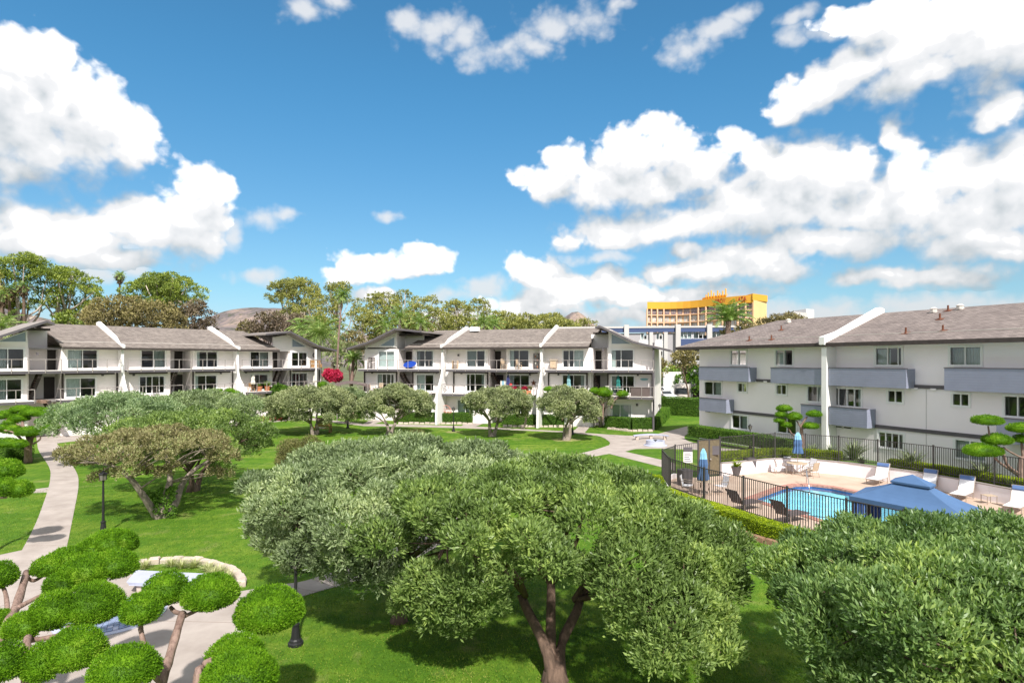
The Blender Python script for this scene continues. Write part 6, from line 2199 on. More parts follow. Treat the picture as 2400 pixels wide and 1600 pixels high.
def euc(label, px, w, yt, yb, d, lm='L_euc', K=46, dens=3.2, cr=.11, flat=.62, bare=True, name='eucalyptus_tree', leaf=.62, cat='tree', group=GE, bm='bark_e', zfrac=.55):
    c = P(px, H, d)
    rx = w / 2 / F * d
    zt_, zb_ = CZ - (yt - H) / F * d, CZ - (yb - H) / F * d
    hgt = zt_ - zb_
    base = Vector((c.x + random.uniform(-.15, .15) * rx, d, 0))
    cl = []
    for i in range(K):
        a = random.uniform(0, 6.28)
        t_ = math.sqrt(random.random())
        zz = random.random() ** .7
        prof = math.sin(math.pi * min(1, .18 + zz * .72)) ** .7
        cl.append((c.x + math.cos(a) * t_ * rx * prof * .92, d + math.sin(a) * t_ * rx * .6 * prof, zb_ + hgt * (.12 + .84 * zz) - cr * rx * .4, cr * rx * 2 * random.uniform(.55, 1.15)))
    t = thing(name, label, cat, base, group)
    V, Q = foliage_from_clumps(cl, dens, leaf, leaf * .42, 4, flat, -.7, cull=.66)
    link('crown', rawmesh('crown', V - np.array(base)[None], Q), M[lm], t)
    mb = MB()
    top = Vector((c.x, d, zb_ + hgt * .25))
    limb(mb, base, top, rx * .06, rx * .04, 0, 6, 7)
    for q in random.sample(cl, min(len(cl), 16 if bare else 7)):
        e = Vector(q[:3])
        limb(mb, base.lerp(top, random.uniform(.6, 1)), e, rx * .034, rx * .010, -.04, 5, 5)
    mb.build('trunk', M[bm], t, smooth=True)
    return t


E = [(40, 190, 592, 745, 118, 'L_eucg', 54, 'tall bright eucalyptus at the far left with pale limbs'), (150, 190, 622, 760, 124, 'L_eucg', 46, 'loose bright eucalyptus right of the far left one'), (-60, 160, 610, 760, 112, 'L_euc', 40, 'eucalyptus cut by the left frame edge'),
     (388, 205, 640, 745, 128, 'L_eucg', 70, 'broad bright green domed eucalyptus above the left roof'),
     (690, 150, 646, 752, 132, 'L_euc', 60, 'tall umbrella-topped eucalyptus left of the slim palm'), (790, 110, 660, 765, 138, 'L_euc', 44, 'eucalyptus just behind the slim palm'), (730, 90, 700, 770, 126, 'L_euc', 30, 'lower eucalyptus under the umbrella-topped one'),
     (890, 110, 684, 775, 128, 'L_euc', 50, 'eucalyptus over the gable of the middle building'), (945, 90, 678, 772, 136, 'L_euc', 44, 'taller eucalyptus right of the gable'), (1000, 90, 692, 775, 126, 'L_euc', 40, 'dense rounded eucalyptus above the middle roof'), (848, 80, 712, 790, 120, 'L_euc', 30, 'small eucalyptus at the left end of the middle roof'),
     (1070, 95, 703, 775, 132, 'L_euc', 44, 'eucalyptus behind the left party wall top'), (1120, 80, 698, 775, 140, 'L_euc', 36, 'high eucalyptus right of the left party wall top'), (1180, 90, 730, 778, 126, 'L_euc', 34, 'low eucalyptus over the middle of the roof'), (1235, 90, 736, 778, 130, 'L_euc', 34, 'dark low eucalyptus left of the right party wall'), (1290, 110, 736, 778, 134, 'L_euc', 40, 'dark dense eucalyptus around the right party wall'), (1372, 70, 748, 782, 140, 'L_euc', 20, 'sparse low eucalyptus at the right end of the middle roof')]
for (px, w, yt, yb, d, lm, K, lab) in E:
    euc(lab, px, w, yt, yb, d, lm, int(K * 1.6), 5.0, .078, .55, leaf=.42)
GB = 'scrubby trees behind the left roof'
for (px, w, yt, yb, d, lm, lab) in [(275, 150, 700, 790, 108, 'L_brush', 'olive-brown bushy tree under the skinny palm'), (360, 160, 712, 790, 106, 'L_brush', 'olive-brown bushy tree under the bright domed eucalyptus'), (455, 110, 708, 800, 108, 'L_russet', 'russet bushy tree at the right end of the brown thicket'), (215, 110, 722, 790, 112, 'L_brush', 'olive-brown bush at the left end of the thicket'), (150, 80, 740, 800, 100, 'L_eucg', 'green bush over the left gable'), (415, 60, 740, 800, 104, 'L_brush', 'dark small bush behind the left party wall'),
                              (630, 110, 736, 800, 104, 'L_russet', 'russet bushy tree below the umbrella-topped eucalyptus'), (700, 90, 742, 800, 102, 'L_russet', 'russet-brown bush left of the feather palm'), (580, 60, 755, 800, 112, 'L_brush', 'brown bush by the second party wall'),
                              (820, 70, 770, 850, 104, 'L_brush', 'brown shrubby tree between the two buildings'), (785, 60, 800, 870, 98, 'L_mid', 'grey-green tree between the two white buildings'), (830, 50, 805, 862, 92, 'L_mid', 'grey-green tree beside the middle gable')]:
    euc(lab, px, w, yt, yb, d, lm, 34, 4.0, .13, .8, False, 'bushy_tree', .5, 'tree', GB, 'bark')
for (px, w, yt, yb, d, lab) in [(870, 90, 738, 800, 112, 'dark green bushy tree behind the middle gable'), (960, 110, 738, 790, 110, 'dark green bushy tree over the left half of the middle roof'), (1060, 110, 742, 790, 114, 'dark green bushy tree behind the left party wall of the middle building'), (1150, 100, 746, 790, 112, 'dark green bushy tree over the centre of the middle roof'), (1225, 100, 748, 790, 110, 'dark green bushy tree just left of the right party wall'), (1310, 110, 750, 790, 114, 'dark green bushy tree just right of the right party wall'), (745, 110, 735, 800, 118, 'dark green bushy tree behind the slim palm')]:
    euc(lab, px, w, yt, yb, d, 'L_euc', 40, 4.0, .11, .8, False, 'bushy_tree', .5, 'tree', 'dark green trees behind the middle roof', 'bark')
GD = 'dark rounded trees beyond the right building'
for (px, w, yt, yb, d, lab) in [(1755, 80, 752, 830, 96, 'dark rounded tree under the hotel, nearest the palm'), (1815, 90, 742, 800, 100, 'dark rounded tree behind the right roof'), (1858, 70, 735, 780, 108, 'dark tree top just over the hip of the right roof'), (1700, 50, 775, 830, 92, 'small dark tree left of the palm by the right roof'), (1606, 80, 822, 868, 84, 'flat-topped dark tree in front of the grey office'), (1548, 40, 838, 885, 80, 'dark bushy tree at the corner of the middle building')]:
    euc(lab, px, w, yt, yb, d, 'L_brush', 34, 5.0, .14, .75, False, 'rounded_tree', .42, 'tree', GD, 'bark')
bush('shrub', 'green shrubs on the bank behind the parked cars', P(1565, 905, 98) * 1.0 - Vector((0, 0, 2)), 5, 2, 4.5, M['L_eucg'], 6, .5, .2, K=26, cr=.3)
bush('shrub', 'dark shrub on the bank left of the right building', P(1625, 900, 95) - Vector((0, 0, 2)), 4.5, 2, 4.2, M['L_hedge'], 6, .5, .2, K=26, cr=.3)
# palms
palm('feather palm with arching fronds beside the gable of the left building', (P(752, 0, 88).x, 88, 0), P(750, 782, 88), .32, 36, 5.0, M['L_palm'], 1.5, 1.35, wleaf=.1, leaflet=.42, lowest=-.5)
palm('tall slim fan palm between the two white buildings', (P(790, 0, 84).x, 84, 0), P(802, 690, 84), .13, 34, 1.5, M['L_palm'], 1.0, 1.3, leaflet=.7, wleaf=.09, nl=10, lowest=-1.0, trunk_m=M['bark_p'])
palm('short palm with a pinkish trunk at the left end of the middle building', (P(826, 0, 74).x, 74, 0), P(829, 838, 74), .2, 22, 1.8, M['L_palm'], 1.2, 1.2, wleaf=.08, leaflet=.4, lowest=-.6, trunk_m=M['bark_p'])
palm('skinny lone fan palm high on the skyline at the left', (P(270, 0, 150).x, 150, 0), P(281, 645, 150), .24, 34, 1.7, M['L_palm'], 1.0, 1.3, skirt=True, leaflet=.6, wleaf=.12, nl=10, lowest=-1.2, trunk_m=M['bark'])
palm('palm with a stout pale trunk and upswept fronds in front of the hotel', (P(1708, 0, 88).x, 88, 0), P(1707, 752, 88), .45, 34, 4.4, M['L_palm'], 1.3, 1.5, wleaf=.12, leaflet=.36, lowest=.3, trunk_m=M['bark_p'])
for i, (px, py, d, lab) in enumerate([(4, 690, 110, 'brown-skirted palm trunk at the very left edge'), (22, 676, 114, 'second brown-skirted palm from the left edge'), (30, 686, 118, 'brown-skirted palm half hidden by its neighbour'), (55, 668, 112, 'brown-skirted palm with the longest trunk, under the left eucalyptus')]):
    palm(lab, (P(px - 2, 0, d).x, d, 0), P(px, py, d), .28, 20, 1.7, M['L_palm'], 1.0, 1.2, 'skirted palms under the left eucalyptus', True, nl=9, leaflet=.6, wleaf=.1, lowest=-.8, trunk_m=M['bark'])
for i, (px, py, d, fl, lab) in enumerate([(937, 742, 100, 3.4, 'dark feather palm over the gable of the middle building'), (985, 756, 98, 3.0, 'feather palm right of the gable, above the roof'), (1133, 757, 100, 2.8, 'feather palm left of the middle roof centre'), (1158, 760, 104, 2.6, 'feather palm at the middle roof centre'), (905, 765, 96, 2.8, 'drooping dark palm left of the gable top'), (5, 765, 70, 3.0, 'bright palm top at the left edge over the left gable'), (702, 768, 92, 2.4, 'small feather palm left of the big feather palm')]):
    palm(lab, (P(px, 0, d).x, d, 0), P(px, py, d), .26, 20, fl, M['L_palm'], 1.2, 1.4, 'palm tops over the roofs', nl=18, wleaf=.1, leaflet=.42, lowest=-.4)


# ------------------------------------------------------------------ pool fence and gate
def fence(label, pts, zb, zt_, gap=.118, name='pool_fence'):
    base = Vector((*pts[0], 0))
    t = thing(name, label, 'fence', base, None)
    pm = MB(); pm.box(-.013, .013, -.013, .013, 0, 1); pme = None
    posts = MB(); posts.box(-.035, .035, -.035, .035, 0, 1); qme = None
    n = 0
    extra = MB()
    for i in range(len(pts) - 1):
        a, b = Vector((*pts[i], 0)), Vector((*pts[i + 1], 0))
        za0, za1, zb0, zb1 = zb[i], zt_[i], zb[i + 1], zt_[i + 1]
        L = (b - a).length
        ang = math.atan2((b - a).y, (b - a).x)
        for z0, z1 in ((za1 - .03, zb1 - .03), (za0 + .12, zb0 + .12)):
            mb = MB()
            mb.bar(a + Vector((0, 0, z0)), b + Vector((0, 0, z1)), .036, .036)
            mb.build('rail', M['iron'], t)
        ns = max(1, round(L / 2.35))
        for k in range(ns + (1 if i == len(pts) - 2 else 0)):
            f = k / ns
            p = a.lerp(b, f)
            zz0, zz1 = za0 + (zb0 - za0) * f - .1, za1 + (zb1 - za1) * f + .05
            if qme is None:
                o = posts.build('post', M['iron'], t, off=(0, 0, 0)); qme = o.data
            else:
                o = link('post', qme, None, t)
            o.location = p + Vector((0, 0, zz0)) - base; o.scale = (1, 1, zz1 - zz0); o.rotation_euler = (0, 0, ang)
        m_ = int(L / gap)
        for k in range(1, m_):
            f = k / m_
            p = a.lerp(b, f)
            zz0, zz1 = za0 + (zb0 - za0) * f + .06, za1 + (zb1 - za1) * f - .05
            if n >= 296:
                extra.box(p.x - .013, p.x + .013, p.y - .013, p.y + .013, zz0, zz1); continue
            if pme is None:
                o = pm.build('picket', M['iron'], t, off=(0, 0, 0)); pme = o.data
            else:
                o = link('picket', pme, None, t)
            o.location = p + Vector((0, 0, zz0)) - base; o.scale = (1, 1, zz1 - zz0); o.rotation_euler = (0, 0, ang)
            n += 1
    if extra.v:
        e = extra.build('pickets', M['iron'], t); e['kind'] = 'stuff'
    return t


ff = [(11.4, 36.6)] + FRONT
fence('dark iron picket fence along the front edge of the pool deck', ff, [.3] * len(ff), [2.2, 2.0, 1.95, 1.95, 1.95, 1.95, 1.95, 1.95, 1.95, 1.95, 1.95])
wm = [Vector((*p, 0)) for p in WALLB]
wb_ = [((wm[i] + (Vector((*BEDB[i], 0)) - wm[i]).normalized() * .1)) for i in range(len(wm))]
fence('dark iron picket fence standing on the white retaining wall', [(v.x, v.y) for v in wb_], [.86] * len(wb_), [2.42, 2.45, 2.45, 2.42, 2.4, 2.4, 2.4, 2.4, 2.4, 2.4])
gt = thing('pool_gate', 'bronze mesh pool gate between the two iron fences', 'gate', (11.4, 36.6, 0))
a, b = Vector((11.4, 36.6, 0)), Vector((12.95, 37.2, 0))
mb = MB()
for f in (.0, .5, 1.0):
    p = a.lerp(b, f)
    mb.box(p.x - .04, p.x + .04, p.y - .04, p.y + .04, 0, 2.35)
for z in (.12, 2.3):
    mb.bar(a + Vector((0, 0, z)), b + Vector((0, 0, z)), .05)
mb.build('gate_frame', M['iron'], gt)
for f0, f1 in ((.03, .47), (.53, .97)):
    p, q = a.lerp(b, f0), a.lerp(b, f1)
    for k in range(11):
        c = p.lerp(q, (k + .5) / 11)
        mb = MB()
        mb.bar(c + Vector((0, 0, .15)), c + Vector((0, 0, 2.27)), .052, .012)
        mb.build('mesh_strip', M['meshpanel'], gt)
mb = MB()
c = a.lerp(b, .54)
mb.lathe([(.02, 0), (.06, .02), (.07, .07), (.03, .11)], c + Vector((0, -.1, 1.05)), 10)
mb.build('handle', M['steel'], gt)
mb = MB()
c = a.lerp(b, .78)
mb.box(c.x - .22, c.x + .22, c.y - .09, c.y - .05, 1.35, 1.9)
mb.build('notice_plate', M['trim'], gt)
sg = thing('pool_sign', 'white notice board with a dark header fixed to the fence left of the gate', 'sign', (10.75, 36.5, 0))
mb = MB()
mb.box(10.46, 11.02, 36.46, 36.49, .95, 1.62)
mb.build('board', M['sign'], sg)
mb = MB()
mb.box(10.46, 11.02, 36.45, 36.49, 1.624, 1.9)
mb.build('header', M['trim'], sg)
mb = MB()
for k in range(5):
    mb.box(10.52, 10.96 - .07 * (k % 3), 36.454, 36.459, 1.05 + k * .11, 1.085 + k * .11)
mb.build('text_lines', M['ink'], sg)

# ------------------------------------------------------------------ poolside furniture
def sling_chair(name, label, fab, loc, rz, group, cat='chair'):
    t = thing(name, label, cat, (0, 0, 0), group)
    mb = MB()
    mb.hexa([Vector(v) for v in ((-.25, -.24, .40), (.25, -.24, .40), (.25, .24, .38), (-.25, .24, .38), (-.25, -.24, .42), (.25, -.24, .42), (.25, .24, .40), (-.25, .24, .40))])
    mb.build('seat', fab, t)
    mb = MB()
    mb.hexa([Vector(v) for v in ((-.25, .24, .42), (.25, .24, .42), (.25, .262, .42), (-.25, .262, .42), (-.24, .36, .92), (.24, .36, .92), (.24, .382, .92), (-.24, .382, .92))])
    mb.build('backrest', fab, t)
    for s in (-1, 1):
        mb = MB()
        mb.tube([(s * .28, -.30, 0), (s * .28, -.26, .40), (s * .28, -.24, .62), (s * .28, .1, .64), (s * .27, .33, .66)], .018, 6)
        mb.build('arm_frame', M['taupe'], t)
        mb = MB()
        mb.tube([(s * .28, .36, 0), (s * .27, .26, .40), (s * .26, .39, .94)], .018, 6)
        mb.build('leg', M['taupe'], t)
    place(t, loc, rz)
    return t


def round_table(label, loc, top, r=.55, group=None):
    t = thing('patio_table', label, 'table', (0, 0, 0), group)
    mb = MB()
    mb.lathe([(r - .03, .68), (r, .69), (r, .715), (r - .02, .722)], (0, 0, 0), 26)
    mb.build('table_top', top, t)
    for k in range(4):
        a_ = k * math.pi / 2 + .6
        mb = MB()
        mb.tube([(math.cos(a_) * r * .8, math.sin(a_) * r * .8, 0), (math.cos(a_) * r * .55, math.sin(a_) * r * .55, .35), (math.cos(a_) * r * .72, math.sin(a_) * r * .72, .68)], .018, 6)
        mb.build('leg', M['taupe'], t)
    place(t, loc)
    return t


GC = 'sling chairs at the pool tables'
tb = G(1868, 1111); tb.z = .012
round_table('round tan patio table near the white retaining wall', tb, M['tan'], .62)
for k, (a_, r_, lab, fb) in enumerate([(2.9, .95, 'sling chair at the left of the far patio table', 'sling'), (1.6, .9, 'sling chair with its back to the white wall behind the far table', 'sling'), (.3, .95, 'sling chair with a bluish back at the right of the far table', 'sling'), (-1.1, 1.0, 'tan-backed sling chair at the pool side of the far table', 'tan')]):
    sling_chair('patio_chair', lab, M[fb], tb + Vector((math.cos(a_) * r_, math.sin(a_) * r_, 0)), a_ - math.pi / 2, GC)
tb2 = G(1652, 1158); tb2.z = .012
round_table('round patio table close behind the front fence', tb2, M['tan'], .5)
for a_, r_, lab in [(2.7, .9, 'sling chair left of the table behind the front fence'), (.25, .95, 'sling chair right of the table behind the front fence')]:
    sling_chair('patio_chair', lab, M['sling'], tb2 + Vector((math.cos(a_) * r_, math.sin(a_) * r_, 0)), a_ - math.pi / 2, GC)


def closed_umbrella(label, loc, h, cloth, tipc=None, zlow=.95, wid=.17, group=None, base=True, cat='umbrella'):
    t = thing('closed_umbrella', label, cat, loc, group)
    L = Vector(loc)
    mb = MB()
    mb.tube([L, L + Vector((0, 0, h))], .024, 8)
    if base: mb.lathe([(.24, 0), (.24, .05), (.06, .09)], L, 14)
    mb.build('pole', M['taupe'], t)
    zs = h - zlow
    mb = MB()
    mb.lathe([(.04, zlow), (wid * 1.05, zlow + .02), (wid * 1.0, zlow + zs * .12), (wid * .72, zlow + zs * .35), (wid * .82, zlow + zs * .5), (wid * .62, zlow + zs * .72)] + ([] if tipc else [(wid * .25, h - .05), (.02, h)]), L, 20, .18)
    mb.build('folded_canopy', cloth, t)
    if tipc:
        mb = MB()
        mb.lathe([(wid * .7, zlow + zs * .66), (wid * .62, zlow + zs * .72), (wid * .55, zlow + zs * .85), (wid * .22, h - .04), (.02, h)], L, 20, .18)
        mb.build('canopy_top', tipc, t)
    return t


GU = 'closed blue pool umbrellas'
closed_umbrella('closed blue umbrella with pale blue top over the table behind the front fence', tb2 + Vector((-.05, .1, 0)), 2.45, M['canvas'], M['canvas_l'], .75, .25, GU)
closed_umbrella('closed blue umbrella with pale blue top over the far patio table', tb + Vector((.05, 0, 0)), 2.65, M['canvas'], M['canvas_l'], 1.3, .27, GU)


def bin_(label, loc):
    t = thing('litter_bin', label, 'bin', loc, 'grey pool litter bins')
    L = Vector(loc)
    mb = MB()
    mt = Matrix.Translation(L) @ Matrix.Rotation(.35, 4, 'Z')
    mb.hexa([mt @ Vector(v) for v in ((-.3, -.26, 0), (.3, -.26, 0), (.3, .26, 0), (-.3, .26, 0), (-.33, -.29, .86), (.33, -.29, .86), (.33, .29, .86), (-.33, .29, .86))])
    mb.build('body', M['bin'], t)
    mb = MB()
    mb.hexa([mt @ Vector(v) for v in ((-.35, -.31, .862), (.35, -.31, .862), (.35, .31, .862), (-.35, .31, .862), (-.33, -.29, .93), (.33, -.29, .93), (.33, .29, .93), (-.33, .29, .93))])
    mb.lathe([(.13, .932), (.15, .95), (.13, .975)], L, 12)
    mb.build('lid', M['pot'], t)


bin_('grey litter bin behind the front fence left of the closed umbrella', G(1605, 1137, .012))
bin_('grey litter bin against the white wall beside the potted fern', G(1756, 1107, .012))
pl = thing('plant_pot', 'tapered charcoal pot near the pool gate', 'pot', G(1725, 1113, .012))
L = WLOC[pl]
mb = MB()
mb.lathe([(.20, 0), (.33, .52), (.35, .56), (.30, .56), (.28, .50), (.01, .48)], L, 18)
mb.build('pot_body', M['pot'], pl)
spiky('bushy yellow-green fern in the tapered charcoal pot', L + Vector((0, 0, .5)), 90, .62, .06, M['L_lime'], 'plant', None, 'potted_fern', (.3, 1.5))


def lounger(name, label, fab, loc, rz, group, pillow=None, back=1.05):
    """sun lounger: +Y is the head end"""
    t = thing(name, label, 'sun lounger', (0, 0, 0), group)
    mb = MB()
    mb.box(-.32, .32, -1.0, .35, .34, .365)
    mb.build('seat', fab, t)
    ca, sa = math.cos(back), math.sin(back)
    def bk(x, l, h): return Vector((x, .36 + l * ca - h * sa, .35 + l * sa + h * ca))
    mb = MB()
    mb.hexa([bk(-.32, 0, 0), bk(.32, 0, 0), bk(.32, .82, 0), bk(-.32, .82, 0), bk(-.32, 0, .025), bk(.32, 0, .025), bk(.32, .82, .025), bk(-.32, .82, .025)])
    mb.build('backrest', fab, t)
    mb = MB()
    for s in (-1, 1):
        mb.tube([(s * .34, -1.02, .345), (s * .34, .36, .345)], .02, 6)
        mb.tube([bk(s * .34, 0, .01), bk(s * .34, .84, .01)], .018, 6)
    mb.tube([(-.34, -1.02, .345), (.34, -1.02, .345)], .02, 6)
    mb.tube([bk(-.34, .84, .01), bk(.34, .84, .01)], .018, 6)
    mb.tube([bk(-.3, .6, -.01), (-.3, .75, .06), (.3, .75, .06), bk(.3, .6, -.01)], .014, 6)
    mb.build('frame', M['taupe'] if fab is not M['slingd'] else M['slingd'], t)
    for sx, sy in ((-.34, -.85), (.34, -.85), (-.34, .3), (.34, .3)):
        mb = MB()
        mb.tube([(sx, sy, 0), (sx, sy, .34)], .02, 6)
        mb.build('leg', M['taupe'], t)
    if pillow:
        mb = MB()
        mb.hexa([bk(-.31, .60, .03), bk(.31, .60, .03), bk(.31, .83, .03), bk(-.31, .83, .03), bk(-.30, .64, .11), bk(.30, .64, .11), bk(.30, .80, .11), bk(-.30, .80, .11)])
        mb.build('head_pillow', pillow, t)
    return place(t, loc, rz)


GL = 'white loungers along the retaining wall'
wd_ = Vector((.42, -.9, 0))
for px, py, lab in [(2060, 1132, 'white lounger with blue pillow, first from the far end of the wall'), (2172, 1150, 'white lounger with blue pillow standing behind the gazebo roof peak'), (2258, 1168, 'white lounger with blue pillow beside the small side table'), (2384, 1197, 'white lounger with blue pillow at the right frame edge')]:
    p = G(px, py, .012)
    lounger('sun_lounger', lab, M['sling'], p, R(-52), GL, M['pillow'], 1.15)
st = G(2318, 1180, .012)
t = thing('side_table', 'small low side table between two white loungers', 'table', st)
mb = MB()
mb.box(st.x - .26, st.x + .26, st.y - .22, st.y + .22, .43, .45)
mb.build('table_top', M['tan'], t)
for sx in (-.24, .24):
    for sy in (-.2, .2):
        mb = MB()
        mb.bar(st + Vector((sx, sy, 0)), st + Vector((sx, sy, .42)), .025)
        mb.build('leg', M['taupe'], t)
for px, py, lab in [(1742, 1194, 'dark brown mesh lounger behind the front fence, the farther one'), (1848, 1222, 'dark brown mesh lounger behind the front fence, the nearer one')]:
    p = G(px, py, .012)
    lounger('sun_lounger', lab, M['slingd'], p, R(118), 'dark mesh loungers by the front fence', None, .95)

# gazebo
gz = thing('gazebo', 'blue canvas gazebo with vented pyramid roof and blue curtains beside the pool', 'gazebo', (14.9, 22.2, 0))
zE_ = 1.92
FL, BL, BR, FR = Vector((13.15, 23.3, zE_)), Vector((14.75, 24.9, zE_)), Vector((16.75, 21.2, zE_)), Vector((15.2, 19.9, zE_))
ctr = (FL + BL + BR + FR) / 4
apx = P(2133, 1117, ctr.y); apx = Vector((ctr.x, ctr.y, 2.82))
ring = [FL, BL, BR, FR]
rt = [q.lerp(apx, .78) for q in ring]
mb = MB()
for i in range(4):
    a, b = ring[i], ring[(i + 1) % 4]
    a2, b2 = rt[i], rt[(i + 1) % 4]
    N = 6
    vs = []
    for j in range(N + 1):
        t_ = j / N
        sag = -.09 * math.sin(math.pi * t_)
        for k in range(N + 1):
            s_ = k / N
            p = a.lerp(b, s_).lerp(a2.lerp(b2, s_), t_)
            vs.append(p + Vector((0, 0, sag * (.6 + .4 * math.sin(math.pi * s_)))))
    mb.add(vs, [(j * (N + 1) + k, j * (N + 1) + k + 1, (j + 1) * (N + 1) + k + 1, (j + 1) * (N + 1) + k) for j in range(N) for k in range(N)])
mb.build('canopy', M['canvas'], gz)
mb = MB()
for i in range(4):
    a, b = ring[i], ring[(i + 1) % 4]
    dn = Vector((0, 0, -.2))
    ou = ((a + b) / 2 - ctr); ou.z = 0; ou = ou.normalized() * .03
    mb.hexa([a + dn, b + dn, b + dn - ou, a + dn - ou, a, b, b - ou, a - ou])
mb.build('valance', M['canvas'], gz)
mb = MB()
vt = [q.lerp(apx, .66) + Vector((0, 0, .13)) for q in ring]
at_ = apx + Vector((0, 0, .12))
for i in range(4):
    mb.add([vt[i], vt[(i + 1) % 4], at_], [(0, 1, 2)])
    d5 = Vector((0, 0, -.07))
    mb.add([vt[i] + d5, vt[(i + 1) % 4] + d5, vt[(i + 1) % 4], vt[i]], [(0, 1, 2, 3)])
mb.build('vent_cap', M['canvas'], gz)
for q in ring:
    p = q.lerp(ctr, .06)
    mb = MB()
    mb.box(p.x - .035, p.x + .035, p.y - .035, p.y + .035, 0, zE_ - .02)
    mb.build('post', M['iron'], gz)
    mb = MB()
    n = 26
    dirs = [(r_ - q).normalized() for r_ in (ring[(ring.index(q) + 1) % 4], ring[ring.index(q) - 1])]
    vs = []
    for k in range(n + 1):
        f = (k / n) * .38 if ring.index(q) in (0, 1) else k / n * .16
        w = .04 * math.sin(k * 1.9)
        pp = q.lerp(ctr, .05) + dirs[0 if ring.index(q) != 0 else 1] * (.05 + f * 1.3) + Vector((w, w, 0))
        vs += [Vector((pp.x, pp.y, .05)), Vector((pp.x, pp.y, zE_ - .1))]
    mb.add(vs, [(2 * k, 2 * k + 2, 2 * k + 3, 2 * k + 1) for k in range(n)])
    mb.build('curtain', M['curtblue'], gz)

# ------------------------------------------------------------------ lamp posts
def lamp(label, loc, h=2.35, sc=1.0):
    t = thing('lamp_post', label, 'lamp post', loc, 'black garden lamp posts')
    L = Vector(loc)
    mb = MB()
    mb.lathe([(.19 * sc, 0), (.19 * sc, .07), (.16 * sc, .09), (.15 * sc, .14), (.12 * sc, .17), (.085 * sc, .48), (.10 * sc, .50), (.10 * sc, .54), (.075 * sc, .56)], L, 12)
    mb.build('base', M['black'], t)
    mb = MB()
    mb.lathe([(.052, .55), (.036, h - .42), (.05, h - .40), (.05, h - .37), (.03, h - .36)], L, 10)
    mb.build('post', M['black'], t)
    mb = MB()
    mb.lathe([(.07, h - .355), (.12, h - .345), (.15, h - .12), (.05, h - .11)], L, 6)
    mb.build('lantern_glass', M['lampglass'], t)
    mb = MB()
    mb.lathe([(.19, h - .105), (.17, h - .07), (.06, h - .01), (.03, h + .02), (.012, h + .08)], L, 6)
    for k in range(6):
        a_ = k * math.pi / 3
        mb.bar(L + Vector((math.cos(a_) * .125, math.sin(a_) * .125, h - .345)), L + Vector((math.cos(a_) * .155, math.sin(a_) * .155, h - .115)), .014)
    mb.build('lantern_cap', M['black'], t)


for px, py, h, lab in [(693, 1510, 2.3, 'black lamp post under the silvery tree beside the egg-shaped pad'), (242, 1252, 2.6, 'black lamp post on the left lawn in front of the dry brown tree'), (204, 1043, 2.5, 'black lamp post by the path junction under the leftmost tree'), (815, 1003, 2.4, 'black lamp post in tree shade right of the bench swing'), (1063, 1011, 2.45, 'black lamp post on the lawn edge in front of the salmon trellis'), (1342, 1018, 2.3, 'black lamp post behind the ivy-clad trunk near the fountain')]:
    lamp(lab, G(px, py), h)
lamp('dark lamp post behind the pool fence in front of the right building hedge', G(1758, 1053), 2.0)
lamp('small pale-topped lamp post near the car park hedge', (P(1546, 0, 68).x, 68, 0), 2.2)

# ------------------------------------------------------------------ fountains
def fountain(label, loc, r, h=.45):
    t = thing('round_fountain', label, 'fountain', loc)
    L = Vector(loc)
    mb = MB()
    mb.lathe([(r * 1.25, .02), (r * 1.25, .07), (r * 1.02, .10), (r * .98, h), (r * 1.0, h + .03), (r * .8, h + .03), (r * .78, h - .2), (.02, h - .22)], L, 36)
    mb.build('basin', M['marble'], t)
    mb = MB()
    mb.lathe([(.09, h - .23), (.06, h), (.16, h + .05), (.18, h + .09), (.05, h + .11)], L, 14)
    mb.build('spout', M['trim'], t)
    mb = MB()
    mb.lathe([(r * .79, h - .16), (r * .79, h - .155)], L, 36)
    mb.build('water_surface', M['water'], t)


fl_ = G(1536, 1044)
fountain('round pale blue stone fountain on the path widening', fl_, .78, .42)
bn = thing('curved_bench', 'curved pale stone bench behind the round fountain', 'bench', G(1524, 1029))
mb = MB()
N = 10
arc = []
for k in range(N + 1):
    px = 1486 + (1568 - 1486) * k / N
    p = G(px, 1033.5 - 4.5 * math.sin(math.pi * k / N) * .8 - 1.2, 0)
    arc.append(p)
for k in range(N):
    a, b = arc[k], arc[k + 1]
    e = Vector((0, .45, 0))
    mb.hexa([Vector((p.x, p.y, .36)) for p in (a, b, b + e, a + e)] + [Vector((p.x, p.y, .46)) for p in (a, b, b + e, a + e)])
mb.build('seat_slab', M['marble'], bn)
for k in (1, 5, 9):
    p = arc[k]
    mb = MB()
    mb.box(p.x - .12, p.x + .12, p.y + .08, p.y + .38, 0, .358)
    mb.build('leg', M['stone'], bn)
# near seat slab with its mosaic pool and stone border
sb = thing('stone_bench', 'long pale blue stone slab bench with a dark curling crack near the plaza', 'bench', G(390, 1378))
c4 = [G(302, 1362, .42), G(460, 1370, .42), G(478, 1344, .42), G(322, 1336, .42)]
for lo, hi, gr in ((.30, .345, .0), (.349, .385, .03), (.389, .425, .06)):
    mb = MB()
    cc = sum(c4, Vector()) / 4
    q = [v + (v - cc).normalized() * gr for v in c4]
    mb.hexa([Vector((v.x, v.y, lo)) for v in q] + [Vector((v.x, v.y, hi)) for v in q])
    mb.build('slab', M['marble'], sb)
mb = MB()
q = [c4[0].lerp(c4[2], f) for f in (.1,)]
cc = sum(c4, Vector()) / 4
q = [cc + (v - cc) * .8 for v in c4]
mb.hexa([Vector((v.x, v.y, 0)) for v in q] + [Vector((v.x, v.y, .298)) for v in q])
mb.build('plinth', M['stone'], sb)
mb = MB()
zz = .427
